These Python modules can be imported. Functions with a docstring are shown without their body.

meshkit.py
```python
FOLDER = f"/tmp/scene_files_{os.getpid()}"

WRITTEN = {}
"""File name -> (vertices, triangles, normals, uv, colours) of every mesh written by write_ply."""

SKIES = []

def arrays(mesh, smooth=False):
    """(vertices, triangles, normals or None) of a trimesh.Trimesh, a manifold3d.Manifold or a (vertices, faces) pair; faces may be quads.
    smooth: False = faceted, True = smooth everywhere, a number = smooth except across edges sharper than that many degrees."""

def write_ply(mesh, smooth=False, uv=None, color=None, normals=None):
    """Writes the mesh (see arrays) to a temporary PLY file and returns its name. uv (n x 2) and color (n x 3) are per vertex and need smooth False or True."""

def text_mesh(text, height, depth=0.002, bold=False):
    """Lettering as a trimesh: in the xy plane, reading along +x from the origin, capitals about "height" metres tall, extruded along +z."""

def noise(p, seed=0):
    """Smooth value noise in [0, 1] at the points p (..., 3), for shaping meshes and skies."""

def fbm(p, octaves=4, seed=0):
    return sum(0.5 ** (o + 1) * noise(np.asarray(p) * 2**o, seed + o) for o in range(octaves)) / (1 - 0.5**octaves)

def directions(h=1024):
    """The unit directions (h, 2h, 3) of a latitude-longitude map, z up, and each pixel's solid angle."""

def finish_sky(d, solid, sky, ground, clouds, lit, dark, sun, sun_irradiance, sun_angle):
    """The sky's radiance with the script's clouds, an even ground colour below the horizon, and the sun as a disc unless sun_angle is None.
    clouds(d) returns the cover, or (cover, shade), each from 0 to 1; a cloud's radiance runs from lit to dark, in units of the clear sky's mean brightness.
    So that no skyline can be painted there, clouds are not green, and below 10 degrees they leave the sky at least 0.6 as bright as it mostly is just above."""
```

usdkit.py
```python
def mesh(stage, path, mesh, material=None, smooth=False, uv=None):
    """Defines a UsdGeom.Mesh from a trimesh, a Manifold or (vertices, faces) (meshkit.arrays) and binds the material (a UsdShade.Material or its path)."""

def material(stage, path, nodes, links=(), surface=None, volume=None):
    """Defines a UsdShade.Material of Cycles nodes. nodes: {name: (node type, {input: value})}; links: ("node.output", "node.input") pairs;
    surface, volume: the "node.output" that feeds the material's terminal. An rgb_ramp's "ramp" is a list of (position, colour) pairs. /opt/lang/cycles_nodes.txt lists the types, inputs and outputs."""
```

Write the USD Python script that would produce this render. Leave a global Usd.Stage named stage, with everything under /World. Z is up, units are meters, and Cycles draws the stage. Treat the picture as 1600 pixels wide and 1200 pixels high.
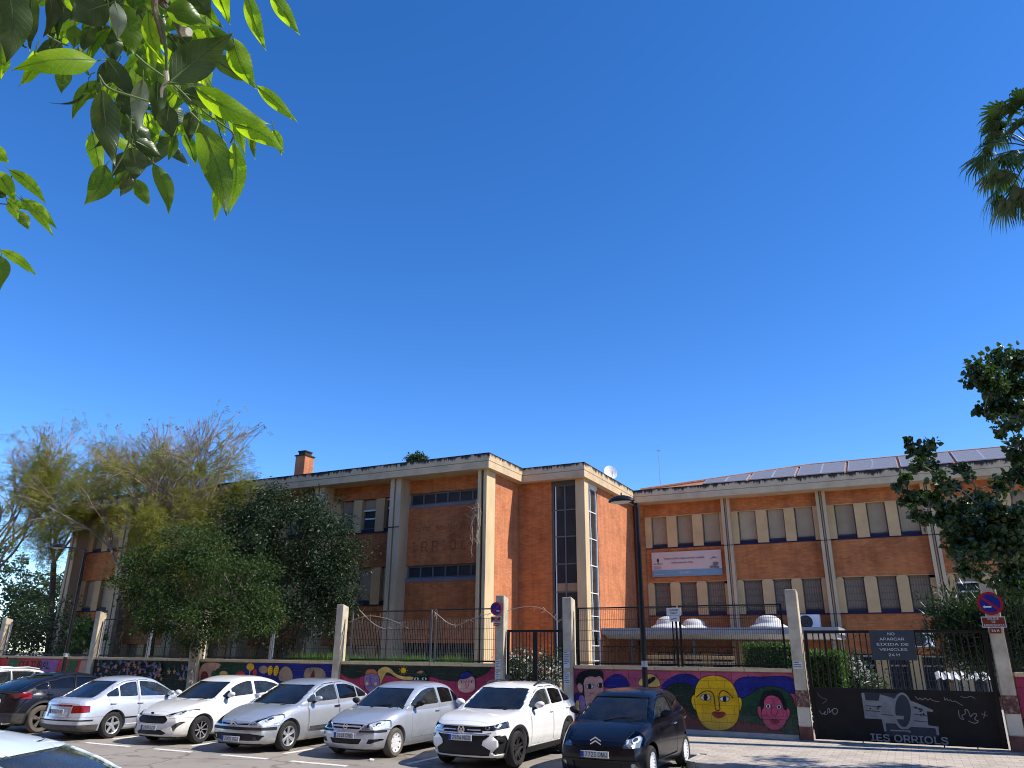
import math, random
import numpy as np
import trimesh, shapely
import usdkit, meshkit
import manifold3d as m3
from shapely.geometry import Polygon, LineString, Point, box as sbox, MultiPolygon
from shapely import affinity
from shapely.ops import unary_union
from scipy.interpolate import PchipInterpolator
from pxr import Usd, UsdGeom, UsdLux, UsdShade, Gf, Sdf

stage = Usd.Stage.CreateInMemory()
UsdGeom.SetStageUpAxis(stage, UsdGeom.Tokens.z)
UsdGeom.SetStageMetersPerUnit(stage, 1.0)
UsdGeom.Xform.Define(stage, '/World'); UsdGeom.Scope.Define(stage, '/World/Looks')
stage.SetDefaultPrim(stage.GetPrimAtPath('/World'))

# ------------------------------------------------------------------ camera, sky, sun, exposure
EXPOSURE = 0.82
SKY_STRENGTH = 0.15
SUN_INTENSITY = 1.0
SKY_SAT = 1.31
SUN_ELEV = math.radians(45.0)
SUN_DIR = np.array([math.cos(math.radians(11)), math.sin(math.radians(11)), 0]) * math.cos(SUN_ELEV) + np.array([0, 0, math.sin(SUN_ELEV)])
F, PITCH, ROLL, AZ, EYE = 1180.0, math.radians(19.35), math.radians(.43), math.radians(63.4), 2.0
_a = math.pi - AZ
FX, FY = math.cos(_a), math.sin(_a)
FWD = np.array([FX * math.cos(PITCH), FY * math.cos(PITCH), math.sin(PITCH)])
RT0 = np.array([FY, -FX, 0.0]); UP0 = np.cross(RT0, FWD)
RT = math.cos(ROLL) * RT0 + math.sin(ROLL) * UP0
UP = -math.sin(ROLL) * RT0 + math.cos(ROLL) * UP0
CAM = np.array([0, 0, EYE])
cam = UsdGeom.Camera.Define(stage, '/World/camera')
cam.CreateHorizontalApertureAttr(36.0); cam.CreateVerticalApertureAttr(27.0)
cam.CreateFocalLengthAttr(36.0 * F / 1600.0)
cam.CreateClippingRangeAttr(Gf.Vec2f(0.05, 3000))
cam.CreateExposureAttr(EXPOSURE)
S = 1.1                # the place was surveyed in units of 1.1 m; REAL = True: given in metres already
REAL = False
cam.AddTransformOp().Set(Gf.Matrix4d(*RT, 0, *UP, 0, *(-FWD), 0, *(CAM * S), 1))

dome = UsdLux.DomeLight.Define(stage, '/World/sky')
dome.GetPrim().SetCustomDataByKey('kind', 'structure')
skym = usdkit.material(stage, '/World/Looks/sky_air', {
    's': ('sky_texture', {'sky_type': 'single_scattering', 'sun_disc': False, 'sun_elevation': SUN_ELEV,
                          'sun_rotation': math.atan2(SUN_DIR[0], SUN_DIR[1]), 'altitude': 0.0, 'air_density': 0.70, 'aerosol_density': 0.05, 'ozone_density': 2.2}),
    'h': ('hsv', {'saturation': SKY_SAT, 'hue': .508}),
    'b': ('background_shader', {'strength': SKY_STRENGTH})}, [('s.color', 'h.color'), ('h.color', 'b.color')], surface='b.background')
UsdShade.MaterialBindingAPI.Apply(dome.GetPrim()).Bind(skym)
sun = UsdLux.DistantLight.Define(stage, '/World/sun')
sun.CreateIntensityAttr(SUN_INTENSITY); sun.CreateAngleAttr(0.5); sun.CreateNormalizeAttr(True)
sun.CreateColorAttr(Gf.Vec3f(1.0, 0.94, 0.85))
_sx = np.cross([0, 0, 1.0], SUN_DIR); _sx /= np.linalg.norm(_sx); _sy = np.cross(SUN_DIR, _sx)
sun.AddTransformOp().Set(Gf.Matrix4d(*_sx, 0, *_sy, 0, *SUN_DIR, 0, 0, 0, 0, 1))

def ray(x, y): return (x - 800) / F * RT - (y - 600) / F * UP + FWD
def at_y(x, y, Y): d = ray(x, y); return CAM + Y / d[1] * d          # point of the plane Y = const
def at_x(x, y, X): d = ray(x, y); return CAM + X / d[0] * d
def at_z(x, y, Z): d = ray(x, y); return CAM + (Z - EYE) / d[2] * d
def at_r(x, y, r): d = ray(x, y); return CAM + r * d / np.linalg.norm(d)

# ------------------------------------------------------------------ scene helpers
_names = {}
def numbered(parent, name):
    k = _names.get((parent, name), 0); _names[(parent, name)] = k + 1
    return name if k == 0 else f'{name}_{k:03d}'
def tag(prim, label=None, cat=None, group=None, kind=None):
    for k, v in (('label', label), ('category', cat), ('group', group), ('kind', kind)):
        if v: prim.SetCustomDataByKey(k, v)
    return prim
def obj(name, mesh, mat, parent=None, smooth=False, label=None, kind=None, uv=None):
    up = str(parent.GetPath()) if parent else '/World'
    v_, f_ = arr(mesh)
    m = usdkit.mesh(stage, f'{up}/{numbered(up, name)}', (v_ if REAL else v_ * S, f_), MAT[mat] if isinstance(mat, str) else mat, smooth=smooth, uv=uv)
    m.CreateDoubleSidedAttr(True)
    return tag(m.GetPrim(), label, None, None, kind)
def thing(name, label, cat, loc=(0, 0, 0), rotz=0.0, group=None):
    x = UsdGeom.Xform.Define(stage, '/World/' + numbered('/World', name))
    x.AddTranslateOp().Set(Gf.Vec3d(*(float(c) * S for c in loc)))
    if rotz: x.AddRotateZOp().Set(float(rotz))
    return tag(x.GetPrim(), label, cat, group)
def dup(root, name, label, cat, loc, rotz=0.0, group=None):
    r = thing(name, label, cat, loc, rotz, group)
    r.GetReferences().AddInternalReference(root.GetPath()); r.SetInstanceable(True)
    return r
def cat(*ms):
    vs, fs, o = [], [], 0
    for v, f in (arr(m) for m in ms):
        vs.append(v); fs.append(f + o); o += len(v)
    return np.vstack(vs), np.vstack(fs)
def arr(m):
    if isinstance(m, tuple): return np.asarray(m[0], float), np.asarray(m[1], int)
    if hasattr(m, 'to_mesh'):
        k = m.to_mesh(); return np.asarray(k.vert_properties[:, :3], float), np.asarray(k.tri_verts, int)
    return np.asarray(m.vertices, float), np.asarray(m.faces, int)
_BF = np.array([[0, 2, 1], [1, 2, 3], [4, 5, 6], [5, 7, 6], [0, 1, 4], [1, 5, 4], [2, 6, 3], [3, 6, 7], [0, 4, 2], [2, 4, 6], [1, 3, 5], [3, 7, 5]])
def bx(x0, x1, y0, y1, z0, z1):
    return np.array([[x, y, z] for z in (z0, z1) for y in (y0, y1) for x in (x0, x1)], float), _BF
def cbx(x0, x1, y0, y1, z0, z1, b=.01):
    p = []
    for sx in (0, 1):
        for sy in (0, 1):
            for sz in (0, 1):
                c = np.array([(x0, x1)[sx], (y0, y1)[sy], (z0, z1)[sz]], float); d = np.array([1 - 2 * sx, 1 - 2 * sy, 1 - 2 * sz]) * b
                for k in range(3):
                    q = c + d; q[k] = c[k]; p.append(q)
    h = trimesh.convex.convex_hull(np.array(p)); return np.asarray(h.vertices), np.asarray(h.faces)
def frame_of(p0, p1):
    d = p1 - p0; L = np.linalg.norm(d, axis=1, keepdims=True); d = d / np.maximum(L, 1e-9)
    a = np.where(np.abs(d[:, 2:3]) > .9, [[1.0, 0, 0]], [[0, 0, 1.0]])
    u = np.cross(a, d); u /= np.linalg.norm(u, axis=1, keepdims=True); w = np.cross(d, u)
    return d, u, w
def tubes(segs, n=6, caps=True):
    s = np.asarray(segs, float).reshape(-1, 8); p0, p1, r0, r1 = s[:, :3], s[:, 3:6], s[:, 6], s[:, 7]
    d, u, w = frame_of(p0, p1); t = np.arange(n) * 2 * np.pi / n
    ring = np.cos(t)[None, :, None] * u[:, None] + np.sin(t)[None, :, None] * w[:, None]
    v = np.concatenate([p0[:, None] + ring * r0[:, None, None], p1[:, None] + ring * r1[:, None, None]], 1)
    i = np.arange(n); j = (i + 1) % n
    f = np.concatenate([np.stack([i, j, j + n], 1), np.stack([i, j + n, i + n], 1)])
    if caps:
        k = np.arange(1, n - 1); f = np.concatenate([f, np.stack([0 * k, k + 1, k], 1), np.stack([0 * k + n, n + k, n + k + 1], 1)])
    return v.reshape(-1, 3), (f[None] + (np.arange(len(s)) * 2 * n)[:, None, None]).reshape(-1, 3)
def seg(a, b, r0, r1=None): return [*a, *b, r0, r0 if r1 is None else r1]
def polyseg(pts, r0, r1=None):
    pts = np.asarray(pts, float); r1 = r0 if r1 is None else r1; n = len(pts) - 1; r = np.linspace(r0, r1, n + 1)
    return [seg(pts[i], pts[i + 1], r[i], r[i + 1]) for i in range(n)]
def pipe(pts, r0, r1=None, n=8): return tubes(polyseg(pts, r0, r1), n)
def ext(poly, depth, o=(0, 0, 0), u=(1, 0, 0), v=(0, 0, 1), n=(0, -1, 0)):
    gs = [g for g in getattr(poly, 'geoms', [poly]) if g.geom_type == 'Polygon' and g.area > 1e-7]
    out = []
    for g in gs:
        t = trimesh.creation.extrude_polygon(g, depth, engine='earcut')
        p = np.asarray(t.vertices); out.append((np.asarray(o, float) + p[:, :1] * np.asarray(u, float) + p[:, 1:2] * np.asarray(v, float) + p[:, 2:] * np.asarray(n, float), np.asarray(t.faces)))
    return cat(*out)
_txt = {}
def text(s, h, o, u=(1, 0, 0), v=(0, 0, 1), n=(0, -1, 0), depth=.003, bold=False, width=None, center=True):
    k = (s, bold)
    if k not in _txt:
        t = meshkit.text_mesh(s, 1.0, 1.0, bold); _txt[k] = (np.asarray(t.vertices), np.asarray(t.faces))
    p, f = _txt[k]; x0, x1 = p[:, 0].min(), p[:, 0].max(); sx = h if width is None else width / (x1 - x0)
    X = (p[:, :1] - ((x0 + x1) / 2 if center else x0)) * sx
    return np.asarray(o, float) + X * np.asarray(u, float) + p[:, 1:2] * h * np.asarray(v, float) + p[:, 2:] * depth * np.asarray(n, float), f
def mirror_y(m): v, f = arr(m); v = v.copy(); v[:, 1] *= -1; return v, f[:, ::-1]
def lathe(prof, n=32, axis='z'):
    prof = np.asarray(prof, float); t = np.arange(n) * 2 * np.pi / n; k = len(prof)
    v = np.stack([np.outer(np.cos(t), prof[:, 0]), np.outer(np.sin(t), prof[:, 0]), np.tile(prof[:, 1], (n, 1))], -1).reshape(-1, 3)
    i = np.arange(n)[:, None] * k + np.arange(k - 1)[None]; j = ((np.arange(n) + 1) % n)[:, None] * k + np.arange(k - 1)[None]
    f = np.concatenate([np.stack([i, j, j + 1], -1).reshape(-1, 3), np.stack([i, j + 1, i + 1], -1).reshape(-1, 3)])
    if axis == 'y': v = v[:, [0, 2, 1]]; f = f[:, ::-1]
    return v, f
def move(m, dx=0, dy=0, dz=0): v, f = arr(m); return v + np.array([dx, dy, dz]), f

# ------------------------------------------------------------------ materials
MAT = {}
def mat(name, col, rough=.7, var=.12, scale=3.0, metal=0.0, bump=0.0, bscale=None, coat=0.0, spec=.22, dirt=None, trans=None, stretch=(1, 1, 1), var2=None):
    """plain procedural look: colour, broken up by noise in the object's own space; dirt = (colour, z0, z1) of splash dirt low down"""
    c = np.array(col, float)
    nodes = {'tc': ('texture_coordinate', {}), 'mp': ('mapping', {'scale': stretch}), 'n': ('noise_texture', {'scale': scale, 'detail': 5.0, 'roughness': .6}),
             'r': ('rgb_ramp', {'ramp': [(0.3, tuple(c * (1 - var))), (0.5, tuple(c)), (0.7, tuple(np.minimum(c * (1 + var), 1) if var2 is None else np.array(var2)))]}),
             'p': ('principled_bsdf', {'roughness': rough, 'metallic': metal, 'coat_weight': coat, 'coat_roughness': .04, 'specular_ior_level': spec})}
    links = [('tc.object', 'mp.vector'), ('mp.vector', 'n.vector'), ('n.fac', 'r.fac')]
    src = 'r.color'
    if dirt:
        dc, z0, z1 = dirt
        nodes.update({'sx': ('separate_xyz', {}), 'dn': ('noise_texture', {'scale': 9.0, 'detail': 6.0}), 'da': ('math', {'math_type': 'multiply_add', 'value2': .5, 'value3': -.25}),
                      'ds': ('math', {'math_type': 'add'}), 'dm': ('map_range', {'from_min': z1, 'from_max': z0, 'to_min': 0.0, 'to_max': .5, 'clamp': True}), 'dx': ('mix', {'color2': dc})})
        links += [('tc.object', 'sx.vector'), ('tc.object', 'dn.vector'), ('dn.fac', 'da.value1'), ('sx.z', 'ds.value1'), ('da.value', 'ds.value2'), ('ds.value', 'dm.value'), ('dm.result', 'dx.fac'), ('r.color', 'dx.color1')]
        src = 'dx.color'
    links.append((src, 'p.base_color'))
    if bump:
        nodes.update({'bn': ('noise_texture', {'scale': bscale or scale * 8, 'detail': 6.0}), 'b': ('bump', {'strength': bump, 'distance': .02})})
        links += [('mp.vector', 'bn.vector'), ('bn.fac', 'b.height'), ('b.normal', 'p.normal')]
    surf = 'p.BSDF'
    if trans is not None:
        nodes.update({'t': ('translucent_bsdf', {}), 'th': ('hsv', {'saturation': 1.1, 'value': 1.0, 'hue': .5}), 'mx': ('mix_closure', {'fac': trans[1]}), 'tm': ('mix', {'mix_type': 'multiply', 'fac': 1.0, 'color2': trans[0]})})
        links += [(src, 'tm.color1'), ('tm.color', 't.color'), ('p.BSDF', 'mx.closure1'), ('t.BSDF', 'mx.closure2')]
        del nodes['th']; surf = 'mx.closure'
    MAT[name] = usdkit.material(stage, '/World/Looks/' + name, nodes, links, surface=surf)
def glassmat(name, tint, ior=1.5, rough=0.0, gl=(1, 1, 1)):
    MAT[name] = usdkit.material(stage, '/World/Looks/' + name, {'t': ('transparent_bsdf', {'color': tint}), 'g': ('glossy_bsdf', {'color': gl, 'roughness': rough}), 'f': ('fresnel', {'IOR': ior}), 'm': ('mix_closure', {})},
                                [('f.fac', 'm.fac'), ('t.BSDF', 'm.closure1'), ('g.BSDF', 'm.closure2')], surface='m.closure')
def brickmat(name, axis, c1, c2, mortar, bw=.245, rh=.066, ms=.0055):
    n = {'g': ('geometry', {}), 's': ('separate_xyz', {}), 'c': ('combine_xyz', {}), 'b': ('brick_texture', {'scale': 1.0, 'color1': c1, 'color2': c2, 'mortar': mortar, 'brick_width': bw, 'row_height': rh, 'mortar_size': ms, 'mortar_smooth': .3, 'bias': -.1}),
         'n': ('noise_texture', {'scale': .9, 'detail': 6.0, 'roughness': .65}), 'r': ('rgb_ramp', {'ramp': [(.3, (.68, .66, .65)), (.5, (1, 1, 1)), (.72, (1.16, 1.12, 1.06))]}), 'm': ('mix', {'mix_type': 'multiply', 'fac': 1.0}),
         'mp': ('mapping', {'scale': (3.5, 3.5, .22)}), 'ns': ('noise_texture', {'scale': 1.0, 'detail': 6.0, 'roughness': .7}), 'rs': ('rgb_ramp', {'ramp': [(.35, (.80, .80, .82)), (.55, (1, 1, 1)), (.75, (1.08, 1.08, 1.1))]}), 'ms': ('mix', {'mix_type': 'multiply', 'fac': 1.0}),
         'bp': ('bump', {'strength': .5, 'distance': .01, 'invert': True}), 'p': ('principled_bsdf', {'roughness': .85, 'specular_ior_level': .25})}
    l = [('g.position', 's.vector'), (f's.{axis}', 'c.x'), ('s.z', 'c.y'), ('c.vector', 'b.vector'), ('g.position', 'n.vector'), ('n.fac', 'r.fac'), ('b.color', 'm.color1'), ('r.color', 'm.color2'), ('g.position', 'mp.vector'), ('mp.vector', 'ns.vector'), ('ns.fac', 'rs.fac'), ('m.color', 'ms.color1'), ('rs.color', 'ms.color2'), ('ms.color', 'p.base_color'), ('b.fac', 'bp.height'), ('bp.normal', 'p.normal')]
    MAT[name] = usdkit.material(stage, '/World/Looks/' + name, n, l, surface='p.BSDF')
def stainmat(name, col, dark, ztop, drop, rough=.85, freq=7.0, amount=1.0):
    """weathered concrete with dark runs hanging down from its upper edge (world height ztop)"""
    c = np.array(col)
    n = {'g': ('geometry', {}), 's': ('separate_xyz', {}), 'mp': ('mapping', {'scale': (freq, freq, .35)}), 'n': ('noise_texture', {'scale': 1.0, 'detail': 8.0, 'roughness': .78}),
         'a': ('map_range', {'from_min': ztop - drop, 'from_max': ztop, 'to_min': 0.0, 'to_max': 1.0, 'clamp': True}), 'b': ('math', {'math_type': 'multiply_add', 'value2': 2.8, 'value3': -1.62}),
         'd': ('math', {'math_type': 'add'}), 'e': ('map_range', {'from_min': .38, 'from_max': .62, 'to_min': 0.0, 'to_max': amount, 'clamp': True}),
         'n2': ('noise_texture', {'scale': 1.6, 'detail': 6.0, 'roughness': .6}), 'r2': ('rgb_ramp', {'ramp': [(.3, tuple(c * .82)), (.5, tuple(c)), (.7, tuple(np.minimum(c * 1.1, 1)))]}),
         'm': ('mix', {'color2': dark}), 'bn': ('noise_texture', {'scale': 30.0, 'detail': 4.0}), 'bp': ('bump', {'strength': .25, 'distance': .01}), 'p': ('principled_bsdf', {'roughness': rough, 'specular_ior_level': .3})}
    l = [('g.position', 's.vector'), ('g.position', 'mp.vector'), ('mp.vector', 'n.vector'), ('s.z', 'a.value'), ('n.fac', 'b.value1'), ('b.value', 'd.value1'), ('a.result', 'd.value2'), ('d.value', 'e.value'), ('g.position', 'n2.vector'), ('n2.fac', 'r2.fac'),
         ('r2.color', 'm.color1'), ('e.result', 'm.fac'), ('m.color', 'p.base_color'), ('g.position', 'bn.vector'), ('bn.fac', 'bp.height'), ('bp.normal', 'p.normal')]
    MAT[name] = usdkit.material(stage, '/World/Looks/' + name, n, l, surface='p.BSDF')
def waveslats(name, col, pitch, rough=.6, depth=.006, var=.1):
    """roller shutter: relief of horizontal slats"""
    c = np.array(col)
    n = {'g': ('geometry', {}), 's': ('separate_xyz', {}), 'd': ('math', {'math_type': 'multiply', 'value2': 1.0 / pitch}), 'f': ('math', {'math_type': 'fraction'}), 'h': ('math', {'math_type': 'pingpong', 'value2': .5}),
         'q': ('map_range', {'from_min': 0.0, 'from_max': .16, 'to_min': 0.0, 'to_max': 1.0, 'clamp': True}), 'b': ('bump', {'strength': 1.0, 'distance': depth}), 'n': ('noise_texture', {'scale': 2.0, 'detail': 5.0}),
         'r': ('rgb_ramp', {'ramp': [(.3, tuple(c * (1 - var))), (.7, tuple(c * (1 + var)))]}), 'k': ('mix', {'mix_type': 'multiply', 'fac': .55, 'color2': (1, 1, 1)}), 'kk': ('rgb_ramp', {'ramp': [(0, (.35, .33, .3)), (1, (1, 1, 1))]}), 'o': ('object_info', {}), 'oo': ('rgb_ramp', {'ramp': [(0, (.78, .76, .74)), (.5, (.95, .95, .95)), (1, (1.15, 1.12, 1.08))]}), 'om': ('mix', {'mix_type': 'multiply', 'fac': 1.0}), 'p': ('principled_bsdf', {'roughness': rough})}
    l = [('o.random', 'oo.fac'), ('oo.color', 'om.color2'), ('k.color', 'om.color1'), ('g.position', 's.vector'), ('s.z', 'd.value1'), ('d.value', 'f.value1'), ('f.value', 'h.value1'), ('h.value', 'q.value'), ('q.result', 'b.height'), ('b.normal', 'p.normal'), ('g.position', 'n.vector'), ('n.fac', 'r.fac'), ('q.result', 'kk.fac'), ('r.color', 'k.color1'), ('kk.color', 'k.color2'), ('om.color', 'p.base_color')]
    MAT[name] = usdkit.material(stage, '/World/Looks/' + name, n, l, surface='p.BSDF')

MAT['asphalt'] = usdkit.material(stage, '/World/Looks/asphalt', {
    'g': ('geometry', {}), 'n1': ('noise_texture', {'scale': .55, 'detail': 6.0, 'roughness': .65}), 'r1': ('rgb_ramp', {'ramp': [(.30, (.175, .155, .13)), (.46, (.262, .232, .195)), (.60, (.285, .252, .21)), (.75, (.225, .2, .17))]}),
    'n2': ('noise_texture', {'scale': 75.0, 'detail': 3.0, 'roughness': .7}), 'r2': ('rgb_ramp', {'ramp': [(.32, (.55, .55, .55)), (.5, (1, 1, 1)), (.68, (1.35, 1.33, 1.28))]}), 'm': ('mix', {'mix_type': 'multiply', 'fac': .8}),
    'v': ('voronoi_texture', {'scale': .38, 'feature': 'distance_to_edge'}), 'vn': ('noise_texture', {'scale': 2.2, 'detail': 5.0}), 'va': ('mix', {'mix_type': 'linear_light', 'fac': .22}), 'vr': ('rgb_ramp', {'ramp': [(0, (.45, .45, .45)), (.008, (.55, .55, .55)), (.016, (1, 1, 1)), (1, (1, 1, 1))]}), 'm2': ('mix', {'mix_type': 'multiply', 'fac': .7}),
    'n3': ('noise_texture', {'scale': 2.6, 'detail': 4.0}), 'r3': ('rgb_ramp', {'ramp': [(.60, (1, 1, 1)), (.70, (.62, .60, .58))]}), 'm3': ('mix', {'mix_type': 'multiply', 'fac': 1.0}), 'b': ('bump', {'strength': .5, 'distance': .008}), 'p': ('principled_bsdf', {'roughness': .9, 'specular_ior_level': .25})},
    [('g.position', 'n1.vector'), ('n1.fac', 'r1.fac'), ('g.position', 'n2.vector'), ('n2.fac', 'r2.fac'), ('r1.color', 'm.color1'), ('r2.color', 'm.color2'), ('g.position', 'vn.vector'), ('g.position', 'va.color1'), ('vn.color', 'va.color2'), ('va.color', 'v.vector'), ('v.distance', 'vr.fac'), ('m.color', 'm2.color1'), ('vr.color', 'm2.color2'),
     ('g.position', 'n3.vector'), ('n3.fac', 'r3.fac'), ('m2.color', 'm3.color1'), ('r3.color', 'm3.color2'), ('m3.color', 'p.base_color'), ('n2.fac', 'b.height'), ('b.normal', 'p.normal')], surface='p.BSDF')
mat('concrete_paving', (.36, .33, .29), .88, .12, 1.3, bump=.2)
mat('kerb_stone', (.38, .35, .31), .85, .18, 3, bump=.3)
mat('yard_soil', (.22, .18, .13), .95, .25, 1.0, bump=.4)
mat('road_paint', (.68, .65, .58), .75, .25, 9, bump=.2)
brickmat('brick_front', 'x', (.53, .172, .052), (.38, .115, .036), (.33, .19, .10))
brickmat('brick_side', 'y', (.52, .185, .08), (.43, .14, .058), (.34, .20, .12))
stainmat('fascia_concrete', (.50, .37, .225), (.028, .023, .018), 9.10 * S, .36, freq=3.6)
mat('render_cream', (.54, .41, .235), .85, .14, 1.2, bump=.1, stretch=(1, 1, .35))
mat('pilaster_render', (.52, .345, .17), .85, .1, 1.5, bump=.1)
mat('column_concrete', (.46, .35, .225), .85, .18, 1.5, bump=.15, stretch=(1, 1, .3))
mat('dark_recess', (.035, .03, .028), .9)
mat('sill_blue', (.018, .017, .042), .6)
mat('window_metal', (.13, .13, .135), .5, .06)
mat('white_metal', (.72, .72, .72), .45, .05)
mat('grey_metal', (.10, .10, .10), .5, .1)
mat('black_metal', (.007, .0065, .006), .5, .2, spec=.3)
mat('galvanised', (.34, .36, .40), .45, .15, 6, metal=.4)
waveslats('shutter_beige', (.39, .30, .185), .048)
waveslats('shutter_grey', (.31, .225, .14), .048)
MAT['pane_dark'] = usdkit.material(stage, '/World/Looks/pane_dark', {'t': ('transparent_bsdf', {'color': (.22, .25, .26)}), 'g': ('glossy_bsdf', {'color': (1, 1, 1), 'roughness': .08}), 'f': ('fresnel', {'IOR': 1.4}), 'm': ('mix_closure', {}), 'd': ('diffuse_bsdf', {'color': (.10, .095, .09)}), 'm2': ('mix_closure', {'fac': .28})},
    [('f.fac', 'm.fac'), ('t.BSDF', 'm.closure1'), ('g.BSDF', 'm.closure2'), ('m.closure', 'm2.closure1'), ('d.BSDF', 'm2.closure2')], surface='m2.closure')
glassmat('pane_clear', (.55, .6, .6), 1.45)
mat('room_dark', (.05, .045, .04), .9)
mat('room_grey', (.075, .08, .088), .9, .3, .8)
mat('roof_tile', (.34, .155, .09), .85, .25, 4, bump=.2)
mat('solar_cell', (.19, .19, .205), .45, .06, 3, spec=.3)
mat('aluminium', (.7, .7, .71), .35, .05, metal=.6)
mat('membrane_white', (.50, .50, .50), .6, .05)
mat('canopy_grey', (.27, .275, .29), .55, .1)
mat('brown_pipe', (.09, .05, .03), .6)
glassmat('pane_blue', (.3, .4, .48), 1.6)
# ------------------------------------------------------------------ the ground
YW = 19.45            # street face of the boundary wall
g = obj('road', bx(-260, 260, -200, 260, -.3, 0.0), 'asphalt', kind='structure')
pav = UsdGeom.Xform.Define(stage, '/World/pavement').GetPrim(); tag(pav, kind='structure')
OUT = -3.90           # the pavement bulges out to the carriageway right of this line
tile = usdkit.material(stage, '/World/Looks/paving_tiles', {
    'g': ('geometry', {}), 'b': ('brick_texture', {'scale': 1.0, 'color1': (.48, .42, .345), 'color2': (.38, .33, .27), 'mortar': (.2, .175, .15), 'brick_width': .3, 'row_height': .2, 'mortar_size': .006, 'mortar_smooth': .2}),
    'n': ('noise_texture', {'scale': 1.1, 'detail': 6.0, 'roughness': .7}), 'r': ('rgb_ramp', {'ramp': [(.3, (.60, .58, .55)), (.45, (.95, .95, .95)), (.6, (1.02, 1.01, 1)), (.75, (1.12, 1.1, 1.06))]}), 'm': ('mix', {'mix_type': 'multiply', 'fac': 1.0}),
    'bp': ('bump', {'strength': .4, 'distance': .006, 'invert': True}), 'p': ('principled_bsdf', {'roughness': .85, 'specular_ior_level': .3})},
    [('g.position', 'b.vector'), ('g.position', 'n.vector'), ('n.fac', 'r.fac'), ('b.color', 'm.color1'), ('r.color', 'm.color2'), ('m.color', 'p.base_color'), ('b.fac', 'bp.height'), ('bp.normal', 'p.normal')], surface='p.BSDF')
MAT['paving_tiles'] = tile
KY, BY, KY2 = 16.40, 14.75, 15.82
obj('paving', ext(Polygon([(-60, KY + .15), (-5.9, KY + .15), (-5.9, KY2 + .15), (OUT + .15, KY2 + .15), (OUT + .15, BY + .20), (OUT + .20, BY + .20), (OUT + .20, BY + .15), (40, BY + .15), (40, YW + .4), (-60, YW + .4)]), .134, (0, 0, .004), (1, 0, 0), (0, 1, 0), (0, 0, 1)), 'paving_tiles', pav)
for k in range(26):
    x1 = OUT + .0 - k * 1.0
    ky = KY2 if k < 2 else KY
    obj('kerb', cbx(x1 - .994, x1, ky, ky + .15, .002, .14, .015), 'kerb_stone', pav)
for k in range(1):
    obj('kerb', cbx(OUT, OUT + .15, BY + .20 + k * .72, KY2 - .003, .002, .14, .015), 'kerb_stone', pav)
arc = [(OUT + .20 - .20 * math.cos(t), BY + .20 - .20 * math.sin(t)) for t in np.linspace(0, math.pi / 2, 9)]
arc2 = [(OUT + .20 - .05 * math.cos(t), BY + .20 - .05 * math.sin(t)) for t in np.linspace(0, math.pi / 2, 9)]
obj('kerb', ext(Polygon(arc + arc2[::-1]), .138, (0, 0, .002), (1, 0, 0), (0, 1, 0), (0, 0, 1)), 'kerb_stone', pav)
obj('paving', ext(Polygon(arc2 + [(OUT + .20, BY + .20)]), .13, (0, 0, .004), (1, 0, 0), (0, 1, 0), (0, 0, 1)), 'paving_tiles', pav)
for k in range(14):
    x0 = OUT + .20 + k * 1.0
    obj('kerb', cbx(x0, x0 + .994, BY, BY + .15, .002, .14, .015), 'kerb_stone', pav)
mk = UsdGeom.Xform.Define(stage, '/World/road_marking').GetPrim(); tag(mk, kind='structure')
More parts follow.
